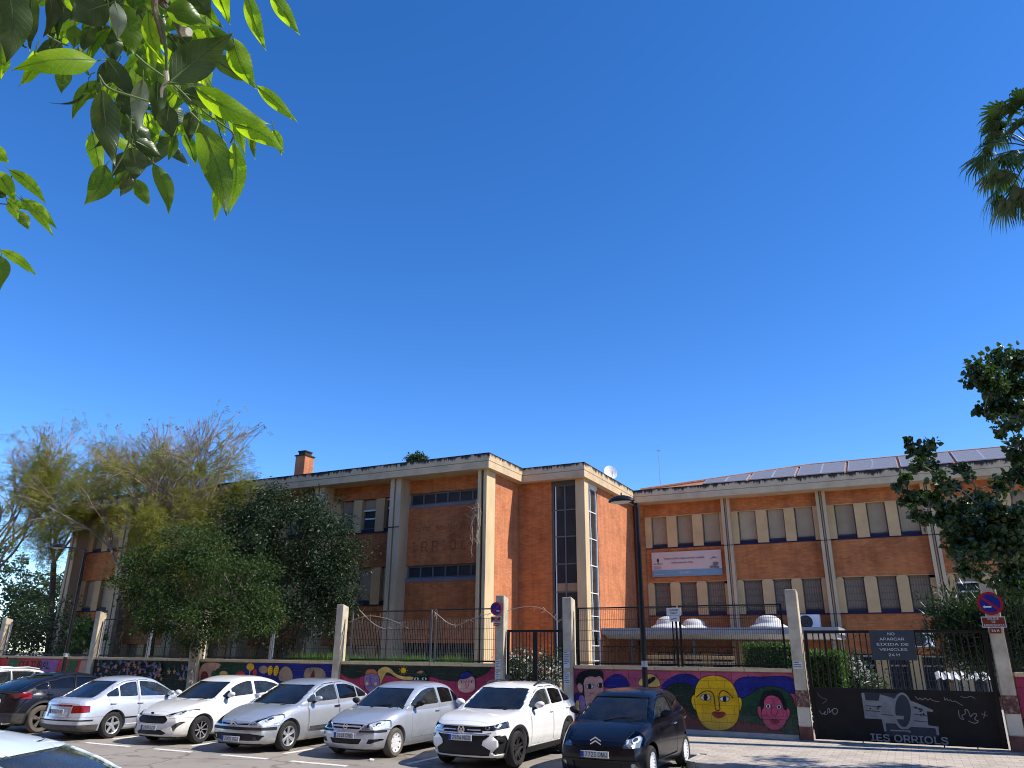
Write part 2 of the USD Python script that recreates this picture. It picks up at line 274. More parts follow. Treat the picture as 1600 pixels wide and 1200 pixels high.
for x0, x1 in ((-16.45, -15.1), (-14.3, -13.25), (-12.4, -11.25), (-10.65, -9.35), (-8.6, -7.4), (-18.7, -17.4), (-21.2, -19.9)):
    obj('dash', bx(x0, x1, 12.1, 12.22, 0, .004), 'road_paint', mk)
for x in (-8.55, -11.5, -14.08, -16.6, -19.05, -21.6):
    obj('bay_line', bx(x - .05, x + .05, 12.9, (KY2 if x > -6 else KY) - .05, 0, .004), 'road_paint', mk)
obj('school_yard', bx(-60, 40, YW + .42, 60, .0, .12), 'concrete_paving', kind='structure')

# ------------------------------------------------------------------ the school
YL, YS, YR, XE, XS = 25.70, 28.15, 35.0, -13.75, -10.95
ZS, ZE = 8.53, 9.09
sch = thing('school_building', 'long two winged orange brick school with cream concrete eaves and glazed stair tower', 'building')
plan_ = unary_union([sbox(-38.1, 24.8, -13.38, 43), sbox(-13.6, 27.78, -10.65, 43), sbox(-11, 34.15, 10, 43)])
obj('fascia', ext(plan_.buffer(-.012, join_style=2), .265, (0, 0, ZS), (1, 0, 0), (0, 1, 0), (0, 0, 1)), 'fascia_concrete', sch)
obj('fascia', ext(plan_, .28, (0, 0, ZS + .28), (1, 0, 0), (0, 1, 0), (0, 0, 1)), 'fascia_concrete', sch)
obj('fascia_joint', ext(plan_.buffer(-.05, join_style=2), .015, (0, 0, ZS + .265), (1, 0, 0), (0, 1, 0), (0, 0, 1)), 'dark_recess', sch)
obj('eaves_drip', ext(plan_.buffer(.012, join_style=2), .02, (0, 0, ZE), (1, 0, 0), (0, 1, 0), (0, 0, 1)), 'dark_recess', sch)
G0 = .12
# cores that close the rooms behind the fronts
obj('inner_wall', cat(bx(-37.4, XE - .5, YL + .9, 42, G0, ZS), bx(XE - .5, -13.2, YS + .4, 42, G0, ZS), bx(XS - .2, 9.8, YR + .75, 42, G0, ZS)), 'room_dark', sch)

def window_row(x0, x1, Y, z0, z1, wins, sill, kind, first_pil=True, shut_mats=('shutter_beige',), grille=False, blind=None):
    """windows with shutters between cream pilasters; wins = x ranges of the openings"""
    edges = [x0] + [e for w in wins for e in w] + [x1]
    rnd = kind == 'round'
    for a, b in zip(edges[0::2], edges[1::2]):
        if b - a < .03: continue
        p = sbox(a, z0, b, z1)
        if rnd: p = unary_union([sbox(a, z0, b, z1 - .12), p.buffer(-.1).buffer(.1)])
        obj('pilaster', ext(p, .30, (0, Y + .27, 0)), 'pilaster_render', sch)
    for i, (a, b) in enumerate(wins):
        sm = shut_mats[i % len(shut_mats)]
        drop = 0.0 if blind is None else blind[i]
        fr = obj('window', cat(bx(a + .002, a + .045, Y + .16, Y + .22, z0 + sill, z1), bx(b - .045, b - .002, Y + .16, Y + .22, z0 + sill, z1), bx(a + .045, b - .045, Y + .16, Y + .22, z1 - .05, z1 - .002), bx(a + .045, b - .045, Y + .16, Y + .22, z0 + sill + .002, z0 + sill + .05)), 'window_metal', sch)
        zb = z0 + sill + .05 + drop * (z1 - z0 - sill - .1)
        obj('shutter', bx(a + .047, b - .047, Y + .13, Y + .155, zb, z1 - .002), sm, fr)
        if drop > 0:
            obj('pane', bx(a + .046, b - .046, Y + .19, Y + .2, z0 + sill + .052, zb), 'pane_dark', fr)
            obj('shutter_box', bx(a + .01, b - .01, Y + .1, Y + .129, zb, zb + .06), 'white_metal', fr)
            if drop > .5: obj('transom', bx(a + .046, b - .046, Y + .165, Y + .186, zb - .34, zb - .28), 'white_metal', fr)
        obj('sill', bx(a + .002, b - .002, Y + .03, Y + .22, z0, z0 + sill - .002), 'sill_blue', fr)
        if grille:
            s = [seg((x, Y + .05, z0 + sill), (x, Y + .05, z1 - .03), .009) for x in np.linspace(a + .05, b - .05, 8)]
            s += [seg((a + .02, Y + .062, z), (b - .02, Y + .062, z), .009) for z in np.linspace(z0 + sill + .08, z1 - .1, 5)]
            obj('grille', tubes(s, 4), 'window_metal', fr)
def brick(x0, x1, Y, z0, z1, d=.3): obj('brick_wall', bx(x0, x1, Y, Y + d, z0, z1), 'brick_front', sch)
def ledge(x0, x1, Y, z): obj('ledge', bx(x0, x1, Y - .04, Y + .2, z - .05, z), 'sill_blue', sch)

# right wing: bays of three openings, three storeys
cols = [-6.585, -2.55, 1.48, 5.5, 9.5]
prev = -10.42
for bi, c in enumerate(cols):
    x0, x1 = prev, c - .19
    w = x1 - x0
    if bi == 0: wins = [(-10.12, -9.38), (-8.92, -8.18), (-7.72, -6.94)]
    else: wins = [(x0 + .28, x0 + 1.06), (x0 + 1.53, x0 + 2.26), (x0 + 2.69, x0 + 3.45)]
    brick(x0, x1, YR, 7.95, ZS)
    window_row(x0, x1, YR, 6.5, 7.93, wins, .13, 'flat')
    obj('lintel', bx(x0, x1, YR - .012, YR + .28, 7.93, 7.95), 'pilaster_render', sch)
    ledge(x0, x1, YR, 6.5)
    brick(x0, x1, YR, 4.94, 6.45)
    lb = (0, 0, 0) if bi < 3 else (.74, .74, .6)
    window_row(x0, x1, YR, 3.5, 4.92, wins, .13, 'round', shut_mats=('shutter_grey',), grille=bi < 3, blind=lb)
    obj('lintel', bx(x0, x1, YR - .012, YR + .28, 4.92, 4.94), 'pilaster_render', sch)
    ledge(x0, x1, YR, 3.5)
    brick(x0, x1, YR, 1.92, 3.45)
    window_row(x0, x1, YR, .5, 1.9, wins, .12, 'flat', shut_mats=('pane_dark', ), grille=True, blind=(.97, .97, .97))
    ledge(x0, x1, YR, .5)
    brick(x0, x1, YR, G0, .45)
    # split column with a pipe in its slot
    col = obj('column', cat(bx(c - .19, c - .06, YR - .26, YR + .3, G0, ZS - .002), bx(c + .06, c + .19, YR - .26, YR + .3, G0, ZS - .002)), 'column_concrete', sch)
    obj('slot', bx(c - .06, c + .06, YR - .1, YR + .3, G0, ZS - .002), 'dark_recess', col)
    obj('downpipe', tubes([seg((c, YR - .17, G0), (c, YR - .17, ZS - .01), .04)], 10), 'column_concrete', col)
    obj('bracket', cat(*[bx(c - .2, c + .2, YR - .27, YR - .261, z, z + .03) for z in (6.42, 3.44)]), 'dark_recess', col)
    prev = c + .19
obj('brick_pier', tubes([seg((-10.66, YR - .02, G0), (-10.66, YR - .02, ZS - .002), .24)], 24), 'brick_front', sch, smooth=40)
brick(XS, -10.42, YR + .02, G0, ZS)

# left wing
lc = [-17.8, -21.75, -25.75, -29.75, -33.75, -37.6]
def left_col(c):
    col = obj('column', cat(bx(c - .25, c - .06, 25.05, YL + .3, G0, ZS - .002), bx(c + .03, c + .27, 25.05, YL + .3, G0, ZS - .002)), 'column_concrete', sch)
    obj('slot', bx(c - .06, c + .03, 25.2, YL + .3, G0, ZS - .002), 'dark_recess', col)
    obj('downpipe', tubes([seg((c - .015, 25.12, G0), (c - .015, 25.12, ZS - .01), .035)], 10), 'column_concrete', col)
    obj('bracket', bx(c - .27, c + .28, 25.03, 25.049, 6.55, 6.585), 'dark_recess', col)
def strip_window(x0, x1, z0, z1, sill_z):
    n = 6; w = (x1 - x0) / n; Y = YL + .1
    fr = obj('strip_window', cat(*[bx(x0 + i * w - .03, x0 + i * w + .03, Y, Y + .08, z0, z1) for i in range(n + 1)], bx(x0 - .03, x1 + .03, Y, Y + .079, z1, z1 + .06), bx(x0 - .03, x1 + .03, Y, Y + .079, z0 - .06, z0)), 'window_metal', sch)
    for i in range(n):
        obj('pane', bx(x0 + i * w + .031, x0 + (i + 1) * w - .031, Y + .03, Y + .04, z0 + .001, z1 - .001), 'pane_dark', fr)
        obj('blind', bx(x0 + i * w + .04, x0 + (i + 1) * w - .04, Y + .12, Y + .14, z0 + (.0, .12, .0, .2, .1, .02)[i], z1), ('room_dark', 'shutter_grey')[i % 3 == 2], fr)
    obj('sill', bx(x0 - .05, x1 + .05, YL - .02, YL + .2, sill_z, z0 - .062), 'sill_grey', fr)
mat('sill_grey', (.16, .15, .16), .7)
x0, x1 = lc[0] + .27, XE - .24
brick(x0, x1, YL, 7.98, ZS); strip_window(x0 + .05, x1 - .05, 7.55, 7.92, 7.37)
brick(x0, x1, YL, 5.1, 7.37); strip_window(x0 + .05, x1 - .05, 4.66, 5.03, 4.46)
brick(x0, x1, YL, 2.2, 4.46)
fr = obj('basement_window', cat(*[bx(x - .025, x + .025, YL + .1, YL + .16, 1.5, 2.2) for x in np.linspace(x0 + .03, x1 - .03, 8)], bx(x0, x1, YL + .1, YL + .159, 1.82, 1.86)), 'grey_metal', sch)
obj('pane', bx(x0, x1, YL + .19, YL + .2, 1.5, 2.2), 'pane_dark', fr)
brick(x0, x1, YL, G0, 1.5)
for i in range(5):
    c0, c1 = lc[i + 1], lc[i]
    left_col(lc[i])
    x0, x1 = c0 + .27, c1 - .25
    ws = [(x0 + .42 + j * 1.16, x0 + 1.14 + j * 1.16) for j in range(3)]
    brick(x0, x1, YL, 7.95, ZS)
    window_row(x0, x1, YL, 6.55, 7.93, ws, .13, 'flat', blind=((0, .62, .97) if i == 0 else (0, 0, 0)))
    ledge(x0, x1, YL, 6.55)
    brick(x0, x1, YL, 5.12, 6.5)
    window_row(x0, x1, YL, 3.65, 5.1, ws, .13, 'flat')
    ledge(x0, x1, YL, 3.65)
    brick(x0, x1, YL, 2.1, 3.6)
    window_row(x0, x1, YL, .9, 2.08, ws, .1, 'flat', shut_mats=('shutter_grey',))
    brick(x0, x1, YL, G0, .9)
left_col(lc[5])
# corner pier of the left wing: slim member, slot, pier whose flank faces the sun
col = obj('corner_pier', cat(bx(-13.98, -13.86, 25.05, YL + .3, G0, ZS - .002), bx(-13.76, -13.62, 25.1, YL + .1, G0, ZS - .003)), 'render_cream', sch)
obj('slot', bx(-13.86, -13.76, 25.3, YL + .3, G0, ZS - .002), 'dark_recess', col)
obj('downpipe', tubes([seg((-13.81, 25.2, G0), (-13.81, 25.2, ZS - .01), .04)], 10), 'brown_pipe', col) if 'brown_pipe' in MAT else None
# sunlit end wall, stair tower
obj('brick_wall', bx(XE - .3, XE, YL + .1, YS + .3, G0, ZS), 'brick_side', sch)
brick(XE + .001, -12.26, YS, G0, ZS)
obj('stair_pier', cbx(-11.2, -10.8, YS - .02, YS + .42, G0, ZS - .002, .012), 'render_cream', sch)
# tall front window of the stair
zt = [1.3, 2.05, 3.08, 4.13, 5.2, 6.27, 7.34, 8.34]
fr = obj('stair_window', cat(*[bx(x, x + .05, YS + .1, YS + .2, .9, 8.36) for x in (-12.25, -11.73, -11.25)], *[bx(-12.2, -11.25, YS + .11, YS + .19, z - .022, z + .022) for z in zt]), 'window_metal', sch)
obj('mullion', bx(-12.14, -12.1, YS + .11, YS + .185, .9, 8.34), 'white_metal', fr)
for i in range(len(zt) - 1):
    for xa, xb in ((-12.2, -11.73), (-11.68, -11.25)):
        obj('pane', bx(xa + .001, xb - .001, YS + .14, YS + .15, zt[i] + .023, zt[i + 1] - .023), 'pane_dark', fr)
obj('spandrel', cat(bx(-12.09, -11.735, YS + .12, YS + .135, 4.16, 4.46), bx(-11.675, -11.26, YS + .12, YS + .135, 4.16, 4.46)), 'shutter_grey', fr)
for k in range(4): obj('louvre', bx(-12.25, -11.2, YS + .03 + .0 * k, YS + .12, 8.365 + k * .042, 8.392 + k * .042), 'grey_metal', fr)
obj('back_panel', bx(-12.26, -11.2, YS + .36, YS + .39, .9, ZS), 'room_grey', fr)
# side window of the stair, facing the sun
zt2 = [.5, 1.05, 1.6, 2.15, 2.7, 3.25, 4.13, 5.2, 6.27, 7.37, 8.34]
fr = obj('stair_window', cat(*[bx(XS - .12, XS - .03, y + .01, y + .04, .5, 8.36) for y in (28.6, 29.2, 29.9)], *[bx(XS - .115, XS - .04, 28.65, 29.9, z - .015, z + .015) for z in zt2]), 'white_metal', sch)
for i in range(len(zt2) - 1):
    for k, (ya, yb) in enumerate(((28.65, 29.2), (29.25, 29.9))):
        obj('pane', bx(XS - .09, XS - .08, ya - .009, yb + .009, zt2[i] + .016, zt2[i + 1] - .016), 'pane_dark' if i > 4 or (i + k) % 2 else 'pane_blue', fr)
glassmat('pane_blue', (.3, .4, .48), 1.6) if 'pane_blue' not in MAT else None
for k in range(4): obj('louvre', bx(XS - .1, XS + .01, 28.6, 29.95, 8.365 + k * .042, 8.392 + k * .042), 'white_metal', fr)
obj('back_panel', bx(XS - .3, XS - .27, 28.45, 29.95, .4, ZS), 'room_grey', fr)
obj('brick_wall', bx(XS - .3, XS, 29.95, YR + .3, G0, ZS), 'brick_side', sch)
obj('brick_wall', bx(XS - .3, XS, 28.6, 29.95, G0, .5), 'brick_side', sch)
# tiled roof over the right wing
RY, RZ = 36.85, 10.12
A, B, C, D = (-10.35, 34.3, ZE + .02), (10, 34.3, ZE + .02), (10, RY, RZ), (-3.0, RY, RZ)
obj('roof', (np.array([A, B, C, D, (10, 42, ZE), (-10.35, 42, ZE)], float), np.array([[0, 1, 2], [0, 2, 3], [3, 2, 4], [3, 4, 5], [0, 3, 5]])), 'roof_tile', sch)
def tile_row(p, q, n):
    p, q = np.array(p), np.array(q)
    for k in range(n):
        a, b = p + (q - p) * k / n, p + (q - p) * (k + 1.12) / n
        s = tubes([seg(a + [0, 0, .02], b + [0, 0, .0], .085, .105)], 8)
        obj('ridge_tile', s, 'roof_tile', sch)
tile_row(A, D, 24); tile_row(D, C, 38)
ch = obj('chimney', bx(-27.88, -27.24, 30, 30.7, ZE, 11.62), 'brick_side', sch)
obj('chimney_cap', cat(bx(-27.93, -27.19, 29.95, 30.75, 11.62, 11.68), bx(-27.78, -27.34, 30.1, 30.6, 11.68, 11.86), bx(-27.82, -27.3, 30.06, 30.64, 11.86, 11.92)), 'dark_recess', ch)
obj('wall_end', bx(-37.9, -37.6, YL - .3, 42, G0, ZS - .01), 'brick_side', sch)
# ------------------------------------------------------------------ cars
def paint(name, col, metal=0.0, rough=.35, dirt=(.20, .17, .13), coat=1.0, spec=.5):
    mat(name, col, rough, .06, 2.0, metal=metal, coat=coat, spec=spec, dirt=(dirt, .12, .5))
paint('paint_white', (.74, .735, .71))
paint('paint_cream', (.70, .68, .62))
paint('paint_silver', (.50, .52, .54), .55, .34)
paint('paint_silver_blue', (.50, .53, .57), .55, .34)
paint('paint_silver_pale', (.60, .63, .68), .45, .34)
paint('paint_navy', (.003, .003, .006), 0.0, .3, (.02, .018, .016), .3, .25)
paint('paint_black', (.007, .007, .009), .0, .3, (.03, .027, .024), .55, .35)
paint('paint_ice', (.66, .74, .80))
mat('trim_black', (.018, .018, .019), .55, .15)
mat('trim_grey', (.05, .05, .052), .6, .15, dirt=((.2, .17, .13), .1, .45))
mat('tyre_rubber', (.025, .024, .023), .85, .25, 6)
mat('tyre_dusty', (.10, .09, .075), .9, .25, 6)
mat('alloy', (.62, .62, .63), .3, .06, metal=.7)
mat('alloy_dark', (.05, .045, .045), .35, .1, metal=.5)
mat('hubcap_grey', (.55, .56, .57), .45, .06)
mat('chrome', (.8, .8, .82), .12, .02, metal=1.0)
mat('lamp_inside', (.72, .73, .74), .25, .2, 14, metal=.25)
mat('lamp_mid', (.30, .31, .33), .2, .3, 20, metal=.3)
mat('lamp_dark', (.06, .065, .075), .2, .3, 14, metal=.4)
mat('lamp_red', (.20, .006, .008), .15, .2, 12, coat=1.0)
mat('seat_cloth', (.10, .10, .105), .9)
mat('seat_pale', (.22, .20, .17), .9)
mat('dash', (.03, .03, .032), .8)
mat('plate_white', (.55, .55, .53), .5, .06)
mat('plate_blue', (.02, .05, .3), .5)
mat('ink_black', (.012, .012, .012), .6)
mat('sunshade_foil', (.62, .66, .66), .3, .08, metal=.5)
def dustglass(name, tint, ior, dust):
    MAT[name] = usdkit.material(stage, '/World/Looks/' + name, {'t': ('transparent_bsdf', {'color': tint}), 'g': ('glossy_bsdf', {'color': (1, 1, 1), 'roughness': .0}), 'f': ('fresnel', {'IOR': ior}), 'm': ('mix_closure', {}), 'd': ('diffuse_bsdf', {'color': (.42, .40, .36)}),
        'tc': ('texture_coordinate', {}), 'n': ('noise_texture', {'scale': 3.0, 'detail': 7.0, 'roughness': .7}), 'r': ('map_range', {'from_min': .35, 'from_max': .75, 'to_min': dust * .3, 'to_max': dust * 1.8, 'clamp': True}), 'm2': ('mix_closure', {})},
        [('f.fac', 'm.fac'), ('t.BSDF', 'm.closure1'), ('g.BSDF', 'm.closure2'), ('tc.object', 'n.vector'), ('n.fac', 'r.value'), ('r.result', 'm2.fac'), ('m.closure', 'm2.closure1'), ('d.BSDF', 'm2.closure2')], surface='m2.closure')
dustglass('car_glass', (.66, .72, .70), 1.45, .022)
dustglass('car_glass_dark', (.07, .075, .08), 1.5, .012)
glassmat('lens', (.9, .92, .94), 1.28)

def chaikin(p, n=2):
    p = np.asarray(p, float)
    for _ in range(n):
        q = .75 * p[:-1] + .25 * p[1:]; r = .25 * p[:-1] + .75 * p[1:]
        m = np.empty((2 * len(q), p.shape[1])); m[0::2] = q; m[1::2] = r
        p = np.vstack([p[:1], m, p[-1:]])
    return p
def even(p, n):
    d = np.concatenate([[0], np.cumsum(np.linalg.norm(np.diff(p, axis=0), axis=1))]); t = np.linspace(0, d[-1], n)
    return np.column_stack([np.interp(t, d, p[:, k]) for k in range(p.shape[1])])
def manifold(v, f):
    return m3.Manifold(m3.Mesh(np.asarray(v, np.float32), np.asarray(f, np.uint32)))
def loft(secs):
    """secs: stations of equal half outlines (y >= 0 from bottom centre to top centre) -> closed solid"""
    n, k = len(secs), len(secs[0]); full = [np.vstack([s, (s[1:-1] * [1, -1, 1])[::-1]]) for s in secs]
    K = len(full[0]); v = np.vstack(full); i = np.arange(n - 1)[:, None] * K; a = np.arange(K)[None]; b = (a + 1) % K
    f = np.concatenate([np.stack([i + a, i + b, i + K + b], -1).reshape(-1, 3), np.stack([i + a, i + K + b, i + K + a], -1).reshape(-1, 3)])
    # end caps: a grid between mirrored points, so that they can bow
    M = 14; verts = [v]; faces = [f]; base = len(v)
    for o, flip in ((0, True), ((n - 1) * K, False)):
        rows = np.arange(1, k - 1); Lp, Rp = v[o + rows], v[o + K - rows]
        t = np.linspace(0, 1, M + 2)[1:-1]
        verts.append((Lp[:, None] * (1 - t)[None, :, None] + Rp[:, None] * t[None, :, None]).reshape(-1, 3))
        idx = np.column_stack([o + rows, base + np.arange(len(rows) * M).reshape(len(rows), M), o + K - rows]); base += len(rows) * M
        q = np.concatenate([np.stack([idx[:-1, :-1], idx[1:, :-1], idx[1:, 1:]], -1).reshape(-1, 3), np.stack([idx[:-1, :-1], idx[1:, 1:], idx[:-1, 1:]], -1).reshape(-1, 3),
                            np.stack([np.full(M + 1, o), idx[0, :-1], idx[0, 1:]], -1), np.stack([idx[-1, :-1], np.full(M + 1, o + k - 1), idx[-1, 1:]], -1)])
        faces.append(q[:, ::-1] if flip else q)
    v = np.vstack(verts); f = np.vstack(faces)
    m = manifold(v, f)
    if m.status() != m3.Error.NoError or m.volume() < 0: m = manifold(v, f[:, ::-1])
    return m

class Car:
    def __init__(s, **k):
        s.__dict__.update(dict(shoulder=.10, crown=.035, tumble=.30, zb=.17, bow_f=.22, bow_r=.18, plan_f=.80, plan_r=.82, gw=.955, sill=.93, glass_drop=.16), **k)
        s.hood = PchipInterpolator(*zip(*s.hood_pts)); s.roof = PchipInterpolator(*zip(*s.roof_pts))
        s.nose = PchipInterpolator(*zip(*s.nose_pts)); s.tail = PchipInterpolator(*zip(*s.tail_pts)); s._c = {}
        zb = [(0, s.zb + .03), (.25, s.zb), (s.L - .3, s.zb + .02), (s.L, s.zb + .08)]
        s.zbf = PchipInterpolator(*zip(*zb))
    def warp(s, v):
        v = v.copy(); x, y, z = v[:, 0].copy(), v[:, 1], v[:, 2]
        ff = np.clip(1 - x / 1.0, 0, 1) ** 1.5; fr = np.clip(1 - (s.L - x) / 1.0, 0, 1) ** 1.5
        yn = (np.abs(y) / (s.W / 2)) ** 2.2
        zc = np.clip(z, s.nose_pts[0][0], s.nose_pts[-1][0]); zd = np.clip(z, s.tail_pts[0][0], s.tail_pts[-1][0])
        v[:, 0] += ff * (s.bow_f * yn + s.nose(zc)) - fr * (s.bow_r * yn + s.tail(zd))
        return v
    def lower(s, d=0.0):
        if ('l', d) in s._c: return s._c['l', d]
        xs = np.concatenate([d + (.5 - d) * np.linspace(0, 1, 20) ** 2, np.linspace(.56, s.L - .56, 40), s.L - d - (.5 - d) * np.linspace(1, 0, 18) ** 2])
        secs = []
        for x in xs:
            pf = s.plan_f + (1 - s.plan_f) * min(1, max(x, 0) / .75) ** .55 if x < .75 else 1
            pr = s.plan_r + (1 - s.plan_r) * min(1, max(s.L - x, 0) / .75) ** .55 if s.L - x < .75 else 1
            w = s.W / 2 * pf * pr - d
            zt = float(s.hood(np.clip(x, 0, s.L))) - d; zb = float(s.zbf(x)) + d
            zs = zt - s.shoulder; h = zs - zb
            p = [(0, zb), (w * .55, zb), (w * s.sill - .04, zb), (w * s.sill, zb + .05), (w * .985, zb + h * .3), (w, zb + h * .55), (w * .99, zb + h * .82), (w * .955, zs + .01), (w * .86, zt - s.crown * .55), (w * .5, zt - .008), (0, zt)]
            p = even(chaikin(p, 3), 40); secs.append(np.column_stack([np.full(len(p), x), p]))
        m = loft(secs); m = manifold(s.warp(arr(m)[0]), arr(m)[1]); s._c['l', d] = m; return m
    def upper(s, d=0.0):
        if ('u', d) in s._c: return s._c['u', d]
        x0, x1 = s.roof_pts[0][0] + d * 1.5, s.roof_pts[-1][0] - d * 1.5
        xs = np.concatenate([np.linspace(x0, x0 + .9, 18)[:-1], np.linspace(x0 + .9, x1 - .8, 16)[:-1], np.linspace(x1 - .8, x1, 18)])
        base = s.belt - s.glass_drop; secs = []
        for x in xs:
            zr = float(s.roof(x)) - d; zr = max(zr, base + .03)
            t = (x - x0) / (x1 - x0); pw = s.gw * (1 - .05 * (1 - t) ** 3 - s.__dict__.get('rear_taper', .09) * t ** 3)
            wb = s.W / 2 * pw - d; hgt = zr - s.belt
            wt = wb - s.tumble * max(hgt, 0) - .02
            p = [(0, base + d * 0), (wb, base), (wb, s.belt), (wb * .35 + wt * .65, s.belt + hgt * .62 if hgt > 0 else s.belt), (wt, zr - .055), (wt - .09, zr - .006), (wt * .5, zr + .02), (0, zr + .028)]
            p[2] = (wb, min(s.belt, zr - .01)); p[3] = (p[3][0], max(p[3][1], p[2][1] + .002) if hgt > 0 else zr - .008)
            p = even(chaikin(p, 3), 34); secs.append(np.column_stack([np.full(len(p), x), p]))
        m = loft(secs); v, f = arr(m); v = v.copy()
        tt = np.clip(1 - (v[:, 0] - x0) / 1.2, 0, 1); yn = (np.abs(v[:, 1]) / (s.W / 2)) ** 2
        v[:, 0] += .14 * tt * yn - .08 * np.clip(1 - (x1 - v[:, 0]) / .9, 0, 1) * yn
        m = manifold(v, f); s._c['u', d] = m; return m
    def full(s, d=0.0):
        if d not in s._c: s._c[d] = s.lower(d) + s.upper(d)
        return s._c[d]
def prism(poly, axis, a, b):
    """poly (shapely or list) extruded along an axis: 'y' polys are (x,z); 'x' polys are (y,z); 'z' polys are (x,y)"""
    g = poly if hasattr(poly, 'geom_type') else Polygon(poly)
    if not g.is_valid: g = g.buffer(0)
    out = m3.Manifold()
    for q in getattr(g, 'geoms', [g]):
        if q.area < 1e-8: continue
        t = trimesh.creation.extrude_polygon(q, b - a, engine='earcut'); v = np.asarray(t.vertices); f = np.asarray(t.faces)
        if axis == 'y': v = np.column_stack([v[:, 0], v[:, 2] + a, v[:, 1]]); f = f[:, ::-1]
        elif axis == 'x': v = np.column_stack([v[:, 2] + a, v[:, 0], v[:, 1]])
        else: v = np.column_stack([v[:, 0], v[:, 1], v[:, 2] + a])
        out += manifold(v, f)
    return out
def rnd(p, r=.02): g = Polygon(p).buffer(0); return g.buffer(-r).buffer(2 * r).buffer(-r)
def sym(p): g = p if hasattr(p, 'geom_type') else Polygon(p); return unary_union([g, affinity.scale(g, -1, 1, origin=(0, 0))])
def both(p, axis, a, b, rev=None):
    if axis == 'y': return prism(p, 'y', a, b) + prism(p, 'y', -b, -a)
    return prism(sym(p), axis, a, b)
def slab(M, a, b): return M.full(a) - M.full(b)

def spoke_rim(R, n, w0, w1, double=0.0, hub=.055, ring=.022, r0=.07):
    g = Point(0, 0).buffer(R, 32).difference(Point(0, 0).buffer(R - ring, 32)); g = g.union(Point(0, 0).buffer(hub, 24))
    for k in range(n):
        for dd in ((-double, double) if double else (0,)):
            a = 2 * math.pi * k / n
            p = Polygon([(-w0 / 2 + dd * .35, r0 * .5), (w0 / 2 + dd * .35, r0 * .5), (w1 / 2 + dd, R - ring / 2), (-w1 / 2 + dd, R - ring / 2)])
            g = g.union(affinity.rotate(p, math.degrees(a), origin=(0, 0)))
    return g
def cover_rim(R, n, hole):
    g = Point(0, 0).buffer(R, 40)
    for k in range(n):
        a = 2 * math.pi * k / n; g = g.difference(affinity.rotate(affinity.translate(affinity.scale(Point(0, 0).buffer(1), hole * .8, hole), 0, R * .78), math.degrees(a), origin=(0, 0)))
    return g
def add_wheel(car, root, x, y, style, side, tyre='tyre_rubber'):
    """wheel at (x, y); its face looks along side*y"""
    r, w = car.wr, .19; R = r * car.__dict__.get('rim_ratio', .66)
    prof = [(R - .01, -w / 2 + .015), (R + .01, -w / 2), (r - .035, -w / 2 - .004), (r - .012, -w / 2 + .018), (r, -w / 2 + .045), (r, w / 2 - .045), (r - .012, w / 2 - .018), (r - .035, w / 2 + .004), (R + .01, w / 2), (R - .01, w / 2 - .015)]
    def place(m, flip=False):
        v, f = arr(m); v = v.copy()
        if side < 0: v[:, 1] *= -1; f = f[:, ::-1]
        return v + [x, y, r], f
    wp = obj('wheel', place(lathe([(.001, -.03), (R * .98, -.03), (R * .98, -.05), (.001, -.05)], 28, 'y')), 'trim_black', root)
    obj('tyre', place(lathe(prof, 44, 'y')), tyre, wp, smooth=40)
    obj('rim_barrel', place(lathe([(R - .012, -w / 2 + .02), (R - .012, w / 2 - .012), (R - .002, w / 2 - .006), (R + .004, w / 2 - .02)], 44, 'y')), style[2], wp, smooth=40)
    g = style[0]
    v, f = ext(g, .016, (0, 0, 0), (1, 0, 0), (0, 0, 1), (0, -1, 0)); v = v.copy(); v[:, 1] = w / 2 - .012 + (v[:, 1]) - .045 * (1 - (np.hypot(v[:, 0], v[:, 2]) / R) ** 2) * style[3]
    obj('rim', place((v, f[:, ::-1])), style[1], wp)
    obj('hub_cap', place(lathe([(.0005, w / 2 - .045 * style[3] + .002), (.026, w / 2 - .045 * style[3]), (.03, w / 2 - .02 - .045 * style[3])], 20, 'y')), style[2], wp)

